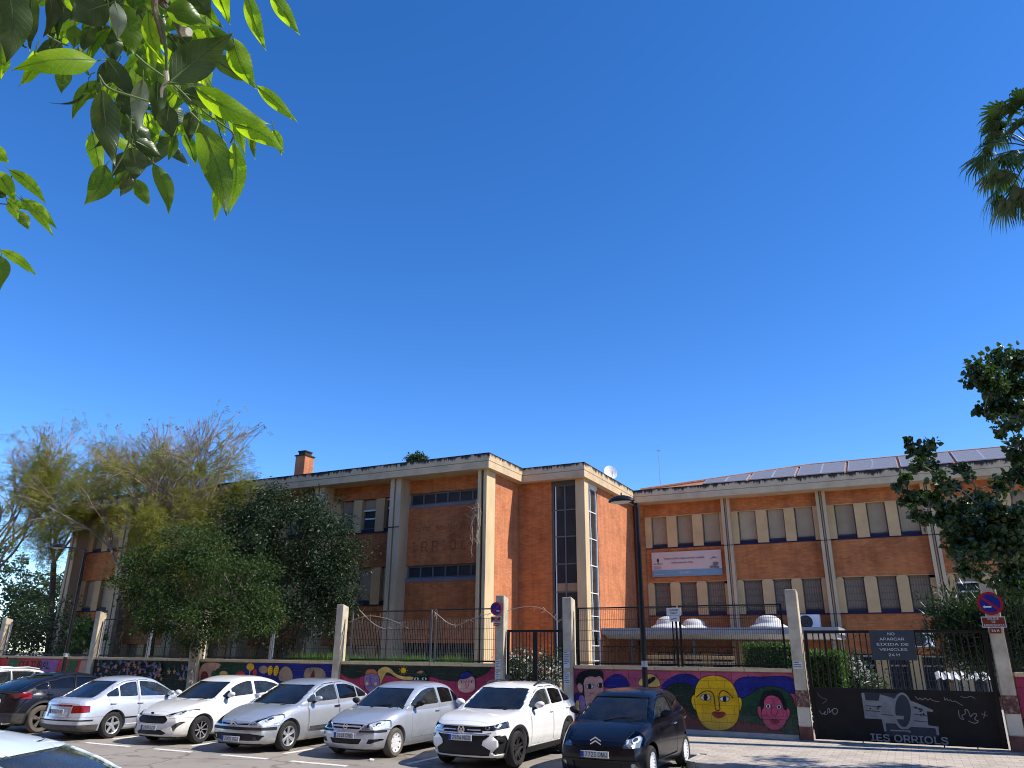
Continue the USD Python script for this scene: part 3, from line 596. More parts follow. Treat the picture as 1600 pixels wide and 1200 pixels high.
def build_car(c, label, cat_, loc, rotz, group=None):
    root = thing(c.name, label, cat_, loc, rotz, group)
    W2, L = c.W / 2, c.L
    body = c.full()
    # cabin cavity
    x0, x1 = c.cab; dz = c.belt - .5
    cav = c.upper(.045) ^ prism(sbox(x0 - .6, c.belt - .35, x1 + .8, 2.0), 'y', -1, 1)
    tub = prism(sbox(x0, .42, x1, c.belt + .02), 'y', -(W2 - .16), W2 - .16)
    body = body - (cav + tub)
    arch = m3.Manifold()
    for xw in (c.fo, c.fo + c.wb):
        for sgn in (-1, 1):
            cy = m3.Manifold.cylinder(.5, c.wr + c.gap, c.wr + c.gap, 40).rotate([90, 0, 0]).translate([xw, (W2 + .2) if sgn > 0 else -(W2 - .3), c.wr + .015])
            arch += cy
    body -= arch
    # panes
    drk = c.__dict__.get('dark', ())
    panes = []
    for i, poly in enumerate(c.side_windows):
        g = rnd(poly, .03)
        panes.append(('side_window', both(g, 'y', .2, 1.1), 'car_glass_dark' if i in drk else 'car_glass', c.upper(.012) - c.upper(.020)))
    ws = rnd(c.windscreen, .04); xa = c.roof_pts[0][0]
    panes.append(('windscreen', prism(ws, 'x', xa - .3, c.xhead), 'car_glass', c.upper(.010) - c.upper(.018)))
    if c.rearwin is not None:
        panes.append(('rear_window', prism(rnd(c.rearwin, .04), 'x', c.xrear, L + .3), 'car_glass_dark' if 'r' in drk else 'car_glass', c.upper(.010) - c.upper(.018)))
    rubber = m3.Manifold()
    for n, pr, mm, shell in panes:
        body -= pr ^ (c.upper(-.02) - c.lower(.03))
    # fitted pieces: (name, prism, material, depth kind)
    pieces = []
    for it in c.fits:
        n, pr, mm, mode = it[:4]
        if mode == 'recess':
            body -= pr ^ slab(c, -.02, .05); pieces.append((n, pr ^ slab(c, .022, .05), mm))
        elif mode == 'proud':
            pieces.append((n, pr ^ slab(c, -.012, .01), mm)); body -= pr ^ slab(c, -.03, .0105)
        elif mode == 'flush':
            body -= pr ^ slab(c, -.02, .03); pieces.append((n, pr ^ slab(c, .001, .03), mm))
        elif mode == 'lamp':
            body -= pr ^ slab(c, -.02, .06)
            inner = pr ^ slab(c, .035, .06)
            if n == 'headlight':
                b0 = inner.bounding_box(); zc = (b0[2] + b0[5]) / 2; rr = min(.055, (b0[5] - b0[2]) * .3); ym = b0[4]
                for fy in (.86, .66):
                    cp = F1(ym * fy, zc + (ym * fy - ym * .76) * .25, rr, .8)
                    pieces.append(('reflector', pr ^ cp ^ slab(c, .018, .034), 'lamp_inside')); pieces.append(('bulb', pr ^ F1(ym * fy, zc + (ym * fy - ym * .76) * .25, rr * .55, .8) ^ slab(c, .012, .0175), 'lamp_dark'))
            pieces.append((n, inner, mm)); pieces.append(('lens', pr ^ slab(c, .0, .006), 'lens'))
    pieces = [(n, q - arch if 'trim' in n or 'bumper' in n or 'strip' in n else q, mm) for n, q, mm in pieces]
    # panel gaps
    gaps = m3.Manifold()
    for ln in c.gaps_y: gaps += both(LineString(ln).buffer(.006, cap_style=2), 'y', .2, 1.1)
    for ln in c.gaps_z: gaps += prism(sym(LineString(ln).buffer(.006, cap_style=2)) if False else unary_union([LineString(ln).buffer(.006), LineString([(a, -b) for a, b in ln]).buffer(.006)]), 'z', .45, 1.6)
    for ln in c.gaps_x: gaps += prism(unary_union([LineString(ln).buffer(.006), LineString([(-a, b) for a, b in ln]).buffer(.006)]), 'x', -.4, .9) if c.front else prism(unary_union([LineString(ln).buffer(.006), LineString([(-a, b) for a, b in ln]).buffer(.006)]), 'x', L - .9, L + .4)
    body -= gaps ^ slab(c, -.02, .014)
    # doors and bonnet are parts of their own
    shellz = slab(c, -.02, .30)
    doors = []
    for poly in c.doors:
        g = rnd(poly, .03)
        for sgn in (1, -1):
            dp = prism(g, 'y', .25, 1.1) if sgn > 0 else prism(g, 'y', -1.1, -.25)
            doors.append(body ^ dp); gg = g.buffer(.005); body -= prism(gg, 'y', .25, 1.1) if sgn > 0 else prism(gg, 'y', -1.1, -.25)
    bg = Polygon(c.bonnet).buffer(0); bg = unary_union([bg, affinity.scale(bg, 1, -1, origin=(0, 0))])
    bp = prism(bg, 'z', .5, 1.3) ^ slab(c, -.02, .05) if c.bonnet_top else None
    bon = None
    if bp is not None:
        cutter = prism(bg.buffer(.005), 'z', .5, 1.3) ^ slab(c, -.02, .05); bon = body ^ bp; body -= cutter
    P = c.paint; SM = 36
    bo = obj('body', body, P, root, smooth=SM)
    for d_ in doors: obj('door', d_, P, root, smooth=SM)
    if bon is not None: obj('bonnet', bon, P, root, smooth=SM)
    for n, pr, mm, shell in panes[len(c.side_windows):]:
        poly = c.windscreen if n == 'windscreen' else c.rearwin; a_, b_ = (xa - .3, c.xhead) if n == 'windscreen' else (c.xrear, L + .3)
        g = Polygon(poly); fr_ = prism(g.buffer(.01).difference(g.buffer(-.045)), 'x', a_, b_) ^ (c.upper(.0185) - c.upper(.021)); obj('window_edge', fr_, 'trim_black', root)
    for n, pr, mm, shell in panes:
        m_ = pr ^ shell
        for q in m_.decompose():
            if q.volume() > 1e-6: obj(n, q, mm, root, smooth=30)
    last = {}
    for n, m_, mm in pieces:
        for q in m_.decompose():
            if q.volume() < 1e-7: continue
            obj(n, q, mm, root, smooth=30)
    # underside, wheel wells, cabin
    obj('underbody', cat(bx(.25, L - .3, -W2 + .25, W2 - .25, c.zb - .02, .40), bx(x0 + .02, x1 - .02, -W2 + .17, W2 - .17, .40, .43)), 'trim_black', root)
    dashx = c.roof_pts[0][0] + .42
    obj('dashboard', cbx(dashx - .3, dashx + .32, -W2 + .18, W2 - .18, .5, c.belt - .02, .08), 'dash', root)
    obj('steering_wheel', _steer(dashx + .36, c.lhd * .36, c.belt - .06), 'dash', root, smooth=40)
    for sx in (dashx + .95, dashx + 1.8):
        for sy in (-.36, .36):
            if sx + .25 > x1: continue
            se = obj('seat', cat(cbx(sx - .35, sx + .12, sy - .24, sy + .24, .43, .60, .06), _tilt(cbx(sx + .04, sx + .17, sy - .22, sy + .22, .55, c.belt + .10, .05), sx + .1, .6, .16)), c.seat, root)
            obj('headrest', _tilt(cbx(sx + .06, sx + .15, sy - .13, sy + .13, c.belt + .13, c.belt + .31, .04), sx + .1, .6, .16), c.seat, se)
    # mirrors, handles
    mx, mz = c.mirror; my = W2 * .955
    for sgn in (-1, 1):
        q = m3.Manifold.sphere(1, 24).scale([.072, .11, .066]).translate([0, .11, .0]); q = q ^ prism(sbox(-.2, -.2, .055, .3), 'z', -.2, .2)
        v, f = arr(q); v = v.copy(); v[:, 2] += .015 * (v[:, 1] / .1)
        v = v * [1, sgn, 1]; f = f if sgn > 0 else f[:, ::-1]
        mr = obj('mirror', (v + [mx, sgn * my, mz], f), c.mirror_mat, root, smooth=50)
        obj('mirror_arm', tubes([seg((mx - .02, sgn * (my - .08), mz - .085), (mx, sgn * (my + .07), mz - .03), .03, .026)], 8), 'trim_black', mr, smooth=40)
        for hx, hz in c.handles:
            gy = _side_y(c, hx, hz)
            obj('door_handle', cat(*[tubes([seg((hx - .09, sgn * (gy + .012), hz), (hx + .07, sgn * (gy + .014), hz + .008), .014, .016)], 8), tubes([seg((hx - .09, sgn * (gy - .02), hz), (hx - .09, sgn * (gy + .012), hz), .014)], 6), tubes([seg((hx + .07, sgn * (gy - .02), hz + .008), (hx + .07, sgn * (gy + .014), hz + .008), .015)], 6)]), c.handle_mat, root, smooth=40)
    for xw in (c.fo, c.fo + c.wb):
        for sgn in (-1, 1): add_wheel(c, root, xw, sgn * (W2 - .115), c.rim, sgn, c.__dict__.get('tyre', 'tyre_rubber'))
    # plate, badge, wipers
    px, pz, txt = c.plate; ux = (0, -1, 0) if c.front else (0, 1, 0); nx = (-1, 0, 0) if c.front else (1, 0, 0)
    sg = -1 if c.front else 1; tl = c.__dict__.get('plate_tilt', 0)
    pl = obj('number_plate', cbx(min(px, px + sg * .012), max(px, px + sg * .012), -.26, .26, pz - .055, pz + .055, .004), 'plate_white', root)
    yb = .23 if c.front else -.23
    obj('plate_band', bx(min(px + sg * .012, px + sg * .015), max(px + sg * .012, px + sg * .015), yb - .026, yb + .026, pz - .05, pz + .05), 'plate_blue', pl)
    obj('plate_lettering', text(txt, .074, (px + sg * .0125, -.026 * (1 if c.front else -1), pz - .037), ux, (0, 0, 1), nx, .002, False, .40), 'ink_black', pl)
    if c.front:
        for y0 in (.12, -.38):
            a = np.array([c.roof_pts[0][0] + .02, y0, c.belt + .005]); zz = lambda x: float(c.roof(x)) + .035
            pts = [(a[0] + .0, y0 + .0, zz(a[0])), (a[0] + .1, y0 - .25, zz(a[0] + .08)), (a[0] + .14, y0 - .52 if y0 > 0 else y0 - .2, zz(a[0] + .12))]
            obj('wiper', pipe(pts, .009, .007, 5), 'trim_black', root)
    return root
def _side_y(c, x, z):
    v, f = arr(c.full()); k = (np.abs(v[:, 0] - x) < .12) & (np.abs(v[:, 2] - z) < .08)
    return v[k, 1].max() if k.any() else c.W / 2
def _tilt(m, x0, z0, a):
    v, f = arr(m); v = v.copy(); dx, dz = v[:, 0] - x0, v[:, 2] - z0
    v[:, 0], v[:, 2] = x0 + dx * math.cos(a) + dz * math.sin(a), z0 - dx * math.sin(a) + dz * math.cos(a); return v, f
def _steer(x, y, z):
    t = np.linspace(0, 2 * math.pi, 25); p = np.column_stack([x + .06 * np.sin(t), y + .18 * np.cos(t), z + .17 * np.sin(t)])
    return cat(pipe(p, .016, None, 6), tubes([seg((x - .25, y, z - .12), (x, y, z), .03, .05), seg((x, y - .17, z), (x, y + .17, z), .02), seg((x, y, z), (x - .05, y, z - .16), .02)], 6))
def dlo(c, xs, xe, b0, b1, off=.105, pillars=()):
    x = np.linspace(xs, xe, 40); top = c.roof(x) - off; bot = b0 + (b1 - b0) * (x - xs) / (xe - xs)
    k = top > bot + .03; x, top, bot = x[k], top[k], bot[k]
    g = Polygon(list(zip(x, bot)) + list(zip(x[::-1], top[::-1])))
    for xb, xt, w in pillars: g = g.difference(Polygon([(xb - w / 2, b0 - .3), (xb + w / 2, b0 - .3), (xt + w / 2, 1.7), (xt - w / 2, 1.7)]))
    out = sorted([q for q in getattr(g, 'geoms', [g]) if q.area > .01], key=lambda q: q.centroid.x)
    return [list(q.exterior.coords)[:-1] for q in out]
FR = lambda p, d=.75, r=.012: prism(sym(rnd(p, r)), 'x', -.4, d)
def RR(L): return lambda p, d=.75, r=.012: prism(sym(rnd(p, r)), 'x', L - d, L + .4)
def F1(y0, z0, r, d=.5): return prism(sym(Point(y0, z0).buffer(r)), 'x', -.4, d)
def SD(p): return both(rnd(p, .01), 'y', .3, 1.1)
def rect(a, b, c, d): return [(a, c), (b, c), (b, d), (a, d)]
def arch_trim(c, w=.05):
    g = unary_union([Point(x, c.wr + .015).buffer(c.wr + c.gap + w, 40) for x in (c.fo, c.fo + c.wb)])
    g = unary_union([g, sbox(c.fo, .1, c.fo + c.wb, c.zb + .13)])
    return both(g, 'y', .45, 1.1)
def common(**k):
    d = dict(front=True, gap=.045, lhd=-1, seat='seat_cloth', mirror_mat='trim_black', handle_mat='trim_black', handles=[], gaps_y=[], gaps_z=[], gaps_x=[], doors=[], bonnet=[], bonnet_top=True, rearwin=None, fits=[], xrear=3.0)
    d.update(k); return d
SPEC = {}

# small navy hatchback with three doors
def car_navy():
    c = Car(**common(name='parked_car', L=3.67, W=1.68, wb=2.315, fo=.73, wr=.30, belt=.98, tumble=.34, paint='paint_navy', cab=(1.1, 3.3),
        hood_pts=[(0, .70), (.12, .77), (.4, .87), (.8, .955), (1.1, .985), (2.4, 1.02), (3.4, 1.03), (3.67, .97)],
        roof_pts=[(.80, .92), (1.1, 1.10), (1.45, 1.29), (1.75, 1.40), (2.1, 1.445), (2.6, 1.45), (3.1, 1.40), (3.4, 1.22), (3.62, .95)],
        nose_pts=[(.15, .10), (.3, .03), (.45, 0), (.58, .02), (.70, .07), (.85, .14)], tail_pts=[(.2, .1), (.5, 0), (.9, .06), (1.1, .1)],
        windscreen=[(-.66, .975), (.66, .975), (.535, 1.335), (-.535, 1.335)], xhead=1.85, plate=(-.012, .485, '7723 DMJ'), mirror=(1.36, 1.07), handles=[(2.25, .86)], handle_mat='chrome'))
    c.side_windows = dlo(c, 1.15, 3.35, .99, 1.05, pillars=[(2.42, 2.36, .09)]); c.dark = (1,)
    c.doors = [[(1.18, .36), (2.36, .36), (2.38, 1.0), (2.33, 1.375), (1.95, 1.37), (1.62, 1.28), (1.2, .99)]]
    c.bonnet = [(.13, 0), (.14, .35), (.3, .62), (.95, .66), (.9, 0)]
    c.fits = [('headlight', FR([(.46, .585), (.76, .60), (.81, .72), (.77, .86), (.61, .87), (.54, .78)], .5), 'lamp_mid', 'lamp'),
              ('grille', FR(rect(-.42, .42, .585, .615)), 'trim_black', 'recess'), ('bumper_strip', FR(rect(-.9, .9, .395, .41), .5, .001), 'trim_black', 'recess'),
              ('air_intake', FR([(-.42, .24), (.42, .24), (.46, .37), (-.46, .37)]), 'trim_black', 'recess'), ('fog_light', F1(.64, .31, .05), 'lamp_inside', 'lamp')]
    c.gaps_x = [[(.0, .58), (.5, .585), (.52, .83)]]
    c.rim = (cover_rim(.198, 16, .022), 'hubcap_grey', 'hubcap_grey', .5)
    build_badge_chevrons(c, build_car(c, 'black-blue small three-door hatchback parked nose out beside the tiled pavement', 'car', (-4.70, 12.42, 0), 90, None), -.0, .68, .10)
    return c
def build_badge_chevrons(c, root, x, z, s, xo=.05):
    ms = []
    for k in (0, 1):
        zz = z + k * s * .55
        ms.append(ext(Polygon([(-s, zz - s * .5), (0, zz + s * .05), (s, zz - s * .5), (s, zz - s * .32), (0, zz + s * .28), (-s, zz - s * .32)]), .02, (xo + x, 0, 0), (0, -1, 0), (0, 0, 1), (-1, 0, 0)))
    obj('badge', cat(*ms), 'chrome', root)

# white crossover
def car_white_crossover():
    c = Car(**common(name='parked_car', L=4.27, W=1.77, wb=2.566, fo=.83, wr=.335, gap=.05, belt=1.02, tumble=.32, zb=.20, paint='paint_white', cab=(1.3, 3.8), bow_f=.25,
        hood_pts=[(0, .80), (.1, .87), (.35, .95), (.8, 1.0), (1.2, 1.03), (2.4, 1.06), (3.6, 1.10), (4.15, 1.08), (4.27, 1.0)],
        roof_pts=[(1.05, .97), (1.4, 1.16), (1.8, 1.36), (2.05, 1.455), (2.4, 1.49), (2.9, 1.485), (3.3, 1.43), (3.7, 1.30), (4.0, 1.16), (4.12, 1.04)],
        nose_pts=[(.18, .10), (.32, .02), (.5, 0), (.7, .03), (.80, .05), (.95, .14)], tail_pts=[(.2, .1), (.5, 0), (.9, .04), (1.1, .1)],
        windscreen=[(-.70, 1.02), (.70, 1.02), (.57, 1.40), (-.57, 1.40)], xhead=2.2, plate=(-.014, .575, '2984 NGD'), mirror=(1.62, 1.09), mirror_mat='paint_white', handles=[(2.48, .93), (3.4, .96)], handle_mat='paint_white', shoulder=.09))
    c.side_windows = dlo(c, 1.45, 3.75, 1.045, 1.10, pillars=[(2.55, 2.53, .07), (3.32, 3.22, .06)]); c.dark = (1, 2, 3)
    c.doors = [[(1.42, .36), (2.52, .36), (2.53, 1.05), (2.51, 1.42), (2.2, 1.42), (1.85, 1.30), (1.44, 1.04)], [(2.545, .36), (3.2, .36), (3.42, .75), (3.46, 1.1), (3.25, 1.36), (2.9, 1.42), (2.54, 1.42), (2.55, 1.05)]]
    c.bonnet = [(.16, 0), (.18, .5), (.32, .66), (1.12, .70), (1.05, 0)]
    c.fits = [('headlight', FR([(.44, .70), (.62, .70), (.84, .745), (.86, .86), (.80, .87), (.62, .80), (.44, .775)], .5), 'lamp_dark', 'lamp'),
              ('grille', FR([(-.44, .665), (.44, .665), (.44, .775), (-.44, .775)], .5), 'trim_black', 'recess'),
              ('air_intake', FR([(-.56, .26), (.56, .26), (.60, .36), (.44, .45), (.46, .53), (.60, .63), (-.60, .63), (-.46, .53), (-.44, .45), (-.60, .36)], .5), 'trim_black', 'recess'),
              ('bumper_corner', FR([(.66, .28), (.80, .30), (.83, .44), (.80, .60), (.70, .62), (.64, .60), (.73, .52), (.72, .42), (.62, .32)], .6), 'trim_black', 'recess'),
              ('fog_light', F1(.762, .52, .034), 'lamp_inside', 'lamp'),
              ('arch_trim', arch_trim(c), 'trim_black', 'proud')]
    c.gaps_x = []
    c.rim = (spoke_rim(.24, 5, .07, .03, .045), 'alloy_dark', 'trim_black', .6)
    r = build_car(c, 'white coupe-style crossover with black roof rails parked nose out', 'car', (-7.35, 12.75, 0), 90)
    obj('grille_bar', cat(pipe([(.04, y, .715) for y in (-.42, -.12)], .012), pipe([(.04, y, .715) for y in (.12, .42)], .012), pipe([(.11 , -.62, .665), (.06, -.5, .64), (.02, -.4, .635), (.0, 0, .633), (.02, .4, .635), (.06, .5, .64), (.11, .62, .665)], .014)), 'chrome', r, smooth=40)
    ring = Point(0, 0).buffer(.075, 32).difference(Point(0, 0).buffer(.063, 32))
    vw = unary_union([LineString([(-.042, .045), (0, -.002), (.042, .045)]).buffer(.007), LineString([(-.06, .03), (-.03, -.05), (0, -.01), (.03, -.05), (.06, .03)]).buffer(.007), ring])
    obj('badge', ext(vw, .015, (.022, 0, .715), (0, -1, 0), (0, 0, 1), (-1, 0, 0)), 'chrome', r)
    for s in (-1, 1):
        obj('roof_rail', pipe([(2.12, s * .60, 1.455), (2.3, s * .605, 1.51), (2.8, s * .605, 1.53), (3.3, s * .59, 1.48), (3.55, s * .58, 1.38)], .02, None, 8), 'trim_black', r, smooth=40)

# silver three-door hatchback
def car_silver_hatch():
    c = Car(**common(name='parked_car', L=3.82, W=1.65, wb=2.49, fo=.78, wr=.29, belt=.96, tumble=.30, paint='paint_silver_blue', cab=(1.15, 3.45), bow_f=.22, tyre='tyre_dusty',
        hood_pts=[(0, .69), (.12, .75), (.4, .83), (.8, .91), (1.15, .95), (2.4, .97), (3.5, .98), (3.82, .92)],
        roof_pts=[(1.0, .90), (1.3, 1.08), (1.7, 1.29), (1.95, 1.385), (2.3, 1.43), (2.8, 1.425), (3.2, 1.37), (3.5, 1.2), (3.74, .93)],
        nose_pts=[(.15, .10), (.3, .02), (.45, 0), (.57, .02), (.68, .06), (.8, .12)], tail_pts=[(.2, .1), (.5, 0), (.9, .06), (1.1, .1)],
        windscreen=[(-.655, .955), (.655, .955), (.53, 1.325), (-.53, 1.325)], xhead=2.1, plate=(-.012, .46, '2618 CWD'), mirror=(1.52, 1.02), handles=[(2.42, .84)], handle_mat='paint_silver_blue', seat='seat_cloth'))
    c.side_windows = dlo(c, 1.35, 3.5, .97, 1.0, pillars=[(2.60, 2.50, .10), (3.27, 3.12, .05)]); c.dark = (1, 2)
    c.doors = [[(1.34, .34), (2.50, .34), (2.53, .98), (2.44, 1.355), (2.1, 1.355), (1.78, 1.26), (1.36, .97)]]
    c.bonnet = [(.13, 0), (.16, .45), (.32, .60), (1.08, .655), (1.0, 0)]
    c.fits = [('headlight', FR([(.37, .575), (.60, .575), (.79, .60), (.81, .70), (.76, .755), (.62, .745), (.48, .69)], .6), 'lamp_inside', 'lamp'),
              ('grille', FR([(-.34, .585), (.34, .585), (.42, .675), (-.42, .675)], .4), 'trim_black', 'recess'),
              ('bumper_strip', FR([(.34, .525), (.90, .525), (.90, .56), (.34, .56)], .45), 'trim_black', 'proud'),
              ('air_intake', FR([(-.34, .295), (.34, .295), (.42, .40), (-.42, .40)]), 'trim_black', 'recess'),
              ('side_intake', FR([(.50, .31), (.60, .31), (.75, .37), (.74, .40), (.56, .40)], .5), 'trim_black', 'recess'), ('tow_hole', prism(Point(.62, .475).buffer(.025), 'x', -.4, .5), 'trim_black', 'recess')]
    c.gaps_x = [[(.36, .565), (.9, .565)], [(.0, .44), (.0, .441)]]
    c.gaps_y = [[(.36, .56), (.5, .56)]]
    c.rim = (cover_rim(.19, 8, .024), 'hubcap_grey', 'hubcap_grey', .5)
    r = build_car(c, 'dusty silver three-door hatchback with black mirrors and plain wheel covers', 'car', (-9.98, 12.84, 0), 90)
    ring = Point(0, 0).buffer(.055, 32).difference(Point(0, 0).buffer(.043, 32)); z_ = unary_union([ring, Polygon([(-.08, .004), (.01, .012), (-.01, -.002), (.08, -.004), (-.01, -.014), (.01, .0)]).buffer(.004)])
    obj('badge', ext(z_, .015, (.028, 0, .632), (0, -1, 0), (0, 0, 1), (-1, 0, 0)), 'chrome', r)
    obj('grille_bar', cat(pipe([(.07, -.36, .632), (.04, 0, .632), (.07, .36, .632)], .016), pipe([(.1, -.45, .685), (.09, -.36, .58), (.05, 0, .572), (.09, .36, .58), (.1, .45, .685)], .011)), 'paint_silver_blue', r, smooth=40)
    return r

# grey silver five-door with a rounded roof
def car_silver_round():
    c = Car(**common(name='parked_car', L=4.26, W=1.77, wb=2.608, fo=.88, wr=.315, belt=.97, tumble=.34, paint='paint_silver', cab=(1.35, 3.8), bow_f=.25,
        hood_pts=[(0, .66), (.14, .73), (.45, .82), (.9, .92), (1.25, .965), (2.4, .99), (3.6, 1.02), (4.15, .97), (4.26, .9)],
        roof_pts=[(1.0, .89), (1.35, 1.07), (1.75, 1.26), (2.1, 1.39), (2.5, 1.45), (2.9, 1.45), (3.3, 1.385), (3.7, 1.24), (4.0, 1.06), (4.14, .93)],
        nose_pts=[(.15, .10), (.28, .03), (.42, 0), (.55, .02), (.66, .07), (.8, .16)], tail_pts=[(.2, .1), (.5, 0), (.9, .06), (1.1, .1)],
        windscreen=[(-.70, .955), (.70, .955), (.565, 1.34), (-.565, 1.34)], xhead=2.25, plate=(-.018, .295, '2002 GGJ'), mirror=(1.68, 1.04), mirror_mat='paint_silver', handles=[(2.52, .86), (3.38, .88)]))
    c.side_windows = dlo(c, 1.42, 3.92, .98, 1.03, pillars=[(2.62, 2.58, .08), (3.42, 3.34, .045), (1.79, 1.79, .03)]); c.dark = (2, 3)
    c.doors = [[(1.5, .36), (2.60, .36), (2.61, .98), (2.57, 1.375), (2.2, 1.36), (1.85, 1.23), (1.52, 1.0)], [(2.62, .36), (3.2, .36), (3.42, .72), (3.47, 1.02), (3.30, 1.30), (2.9, 1.385), (2.59, 1.38), (2.63, .98)]]
    c.bonnet = [(.16, 0), (.18, .40), (.35, .56), (1.1, .68), (1.02, 0)]
    c.fits = [('headlight', FR([(.39, .565), (.62, .575), (.83, .63), (.86, .75), (.80, .79), (.68, .765), (.5, .67)], .72), 'lamp_inside', 'lamp'),
              ('grille', FR(rect(-.9, .9, .475, .535), .5), 'trim_black', 'proud'), ('upper_grille', FR([(-.38, .575), (.38, .575), (.42, .615), (.1, .60), (0, .64), (-.1, .60), (-.42, .615)], .5, .004), 'trim_black', 'recess'),
              ('air_intake', FR([(-.40, .26), (.40, .26), (.66, .27), (.76, .37), (.44, .41), (-.44, .41), (-.76, .37), (-.66, .27)], .5), 'trim_black', 'recess'), ('fog_light', F1(.56, .325, .045), 'lamp_inside', 'lamp'),
              ('side_strip', SD([(1.55, .40), (3.15, .40), (3.2, .49), (1.55, .47)]), 'trim_grey', 'proud')]
    c.gaps_x = [[(.45, .545), (.9, .56)]]
    c.gaps_y = [[(.42, .60), (.62, .60)]]
    c.rim = (spoke_rim(.213, 6, .05, .085, 0, .06), 'alloy', 'alloy', .5)
    r = build_car(c, 'silver round-roofed five-door with a foil sunshade behind its windscreen', 'car', (-12.47, 12.42, 0), 90)
    build_badge_chevrons(c, r, 0, .615, .10, .03)
    v, f = arr(cbx(-.012, .0, -.05, .55, -.20, .20, .004)); v = v.copy(); v[:, 0] += v[:, 2] * 1.45
    obj('sunshade', (v + [1.68, 0, 1.13], f), 'sunshade_foil', r)

# cream-white hatchback
def car_cream_hatch():
    c = Car(**common(name='parked_car', L=4.04, W=1.735, wb=2.49, fo=.82, wr=.31, belt=.98, tumble=.32, paint='paint_cream', cab=(1.25, 3.6), bow_f=.25,
        hood_pts=[(0, .68), (.14, .76), (.4, .85), (.8, .925), (1.15, .965), (2.4, 1.0), (3.6, 1.06), (3.95, 1.0), (4.04, .92)],
        roof_pts=[(.98, .90), (1.35, 1.10), (1.75, 1.31), (2.0, 1.405), (2.35, 1.465), (2.8, 1.46), (3.3, 1.39), (3.7, 1.22), (3.95, 1.0)],
        nose_pts=[(.15, .08), (.26, .01), (.42, .02), (.52, .0), (.68, .05), (.85, .14)], tail_pts=[(.2, .1), (.5, 0), (.9, .06), (1.1, .1)],
        windscreen=[(-.68, .975), (.68, .975), (.55, 1.35), (-.55, 1.35)], xhead=2.15, plate=(-.012, .39, '2604 LLD'), mirror=(1.55, 1.05), mirror_mat='paint_cream', handles=[(2.42, .88)], handle_mat='paint_cream'))
    c.side_windows = dlo(c, 1.32, 3.55, .99, 1.09, pillars=[(2.52, 2.49, .09), (1.70, 1.72, .04)]); c.dark = (0,)
    c.doors = [[(1.38, .34), (2.50, .34), (2.52, 1.02), (2.48, 1.385), (2.1, 1.38), (1.8, 1.28), (1.4, 1.0)]]
    c.bonnet = [(.15, 0), (.18, .45), (.36, .62), (1.08, .68), (1.0, 0)]
    c.fits = [('headlight', FR([(.38, .64), (.52, .63), (.72, .675), (.85, .76), (.83, .79), (.66, .755), (.48, .695)], .72), 'lamp_inside', 'lamp'),
              ('grille', FR([(-.44, .50), (-.38, .475), (.38, .475), (.44, .50), (.50, .56), (.40, .645), (-.40, .645), (-.50, .56)], .4, .03), 'trim_black', 'recess'),
              ('air_intake', FR([(-.40, .235), (.40, .235), (.50, .27), (.34, .34), (-.34, .34), (-.50, .27)], .5), 'trim_black', 'recess'),
              ('side_intake', FR([(.60, .33), (.655, .32), (.79, .52), (.74, .52), (.58, .42)], .6), 'trim_grey', 'recess')]
    c.gaps_x = [[(.5, .59), (.95, .61)]]
    c.rim = (spoke_rim(.21, 8, .022, .018, 0, .045), 'alloy', 'alloy_dark', .5)
    r = build_car(c, 'cream white hatchback with a wide oval black grille parked nose out', 'car', (-14.97, 12.5, 0), 90)
    obj('badge', ext(affinity.scale(Point(0, 0).buffer(1, 24), .055, .024), .01, (.045, 0, .70), (0, -1, 0), (0, 0, 1), (-1, 0, 0)), 'trim_black', r)

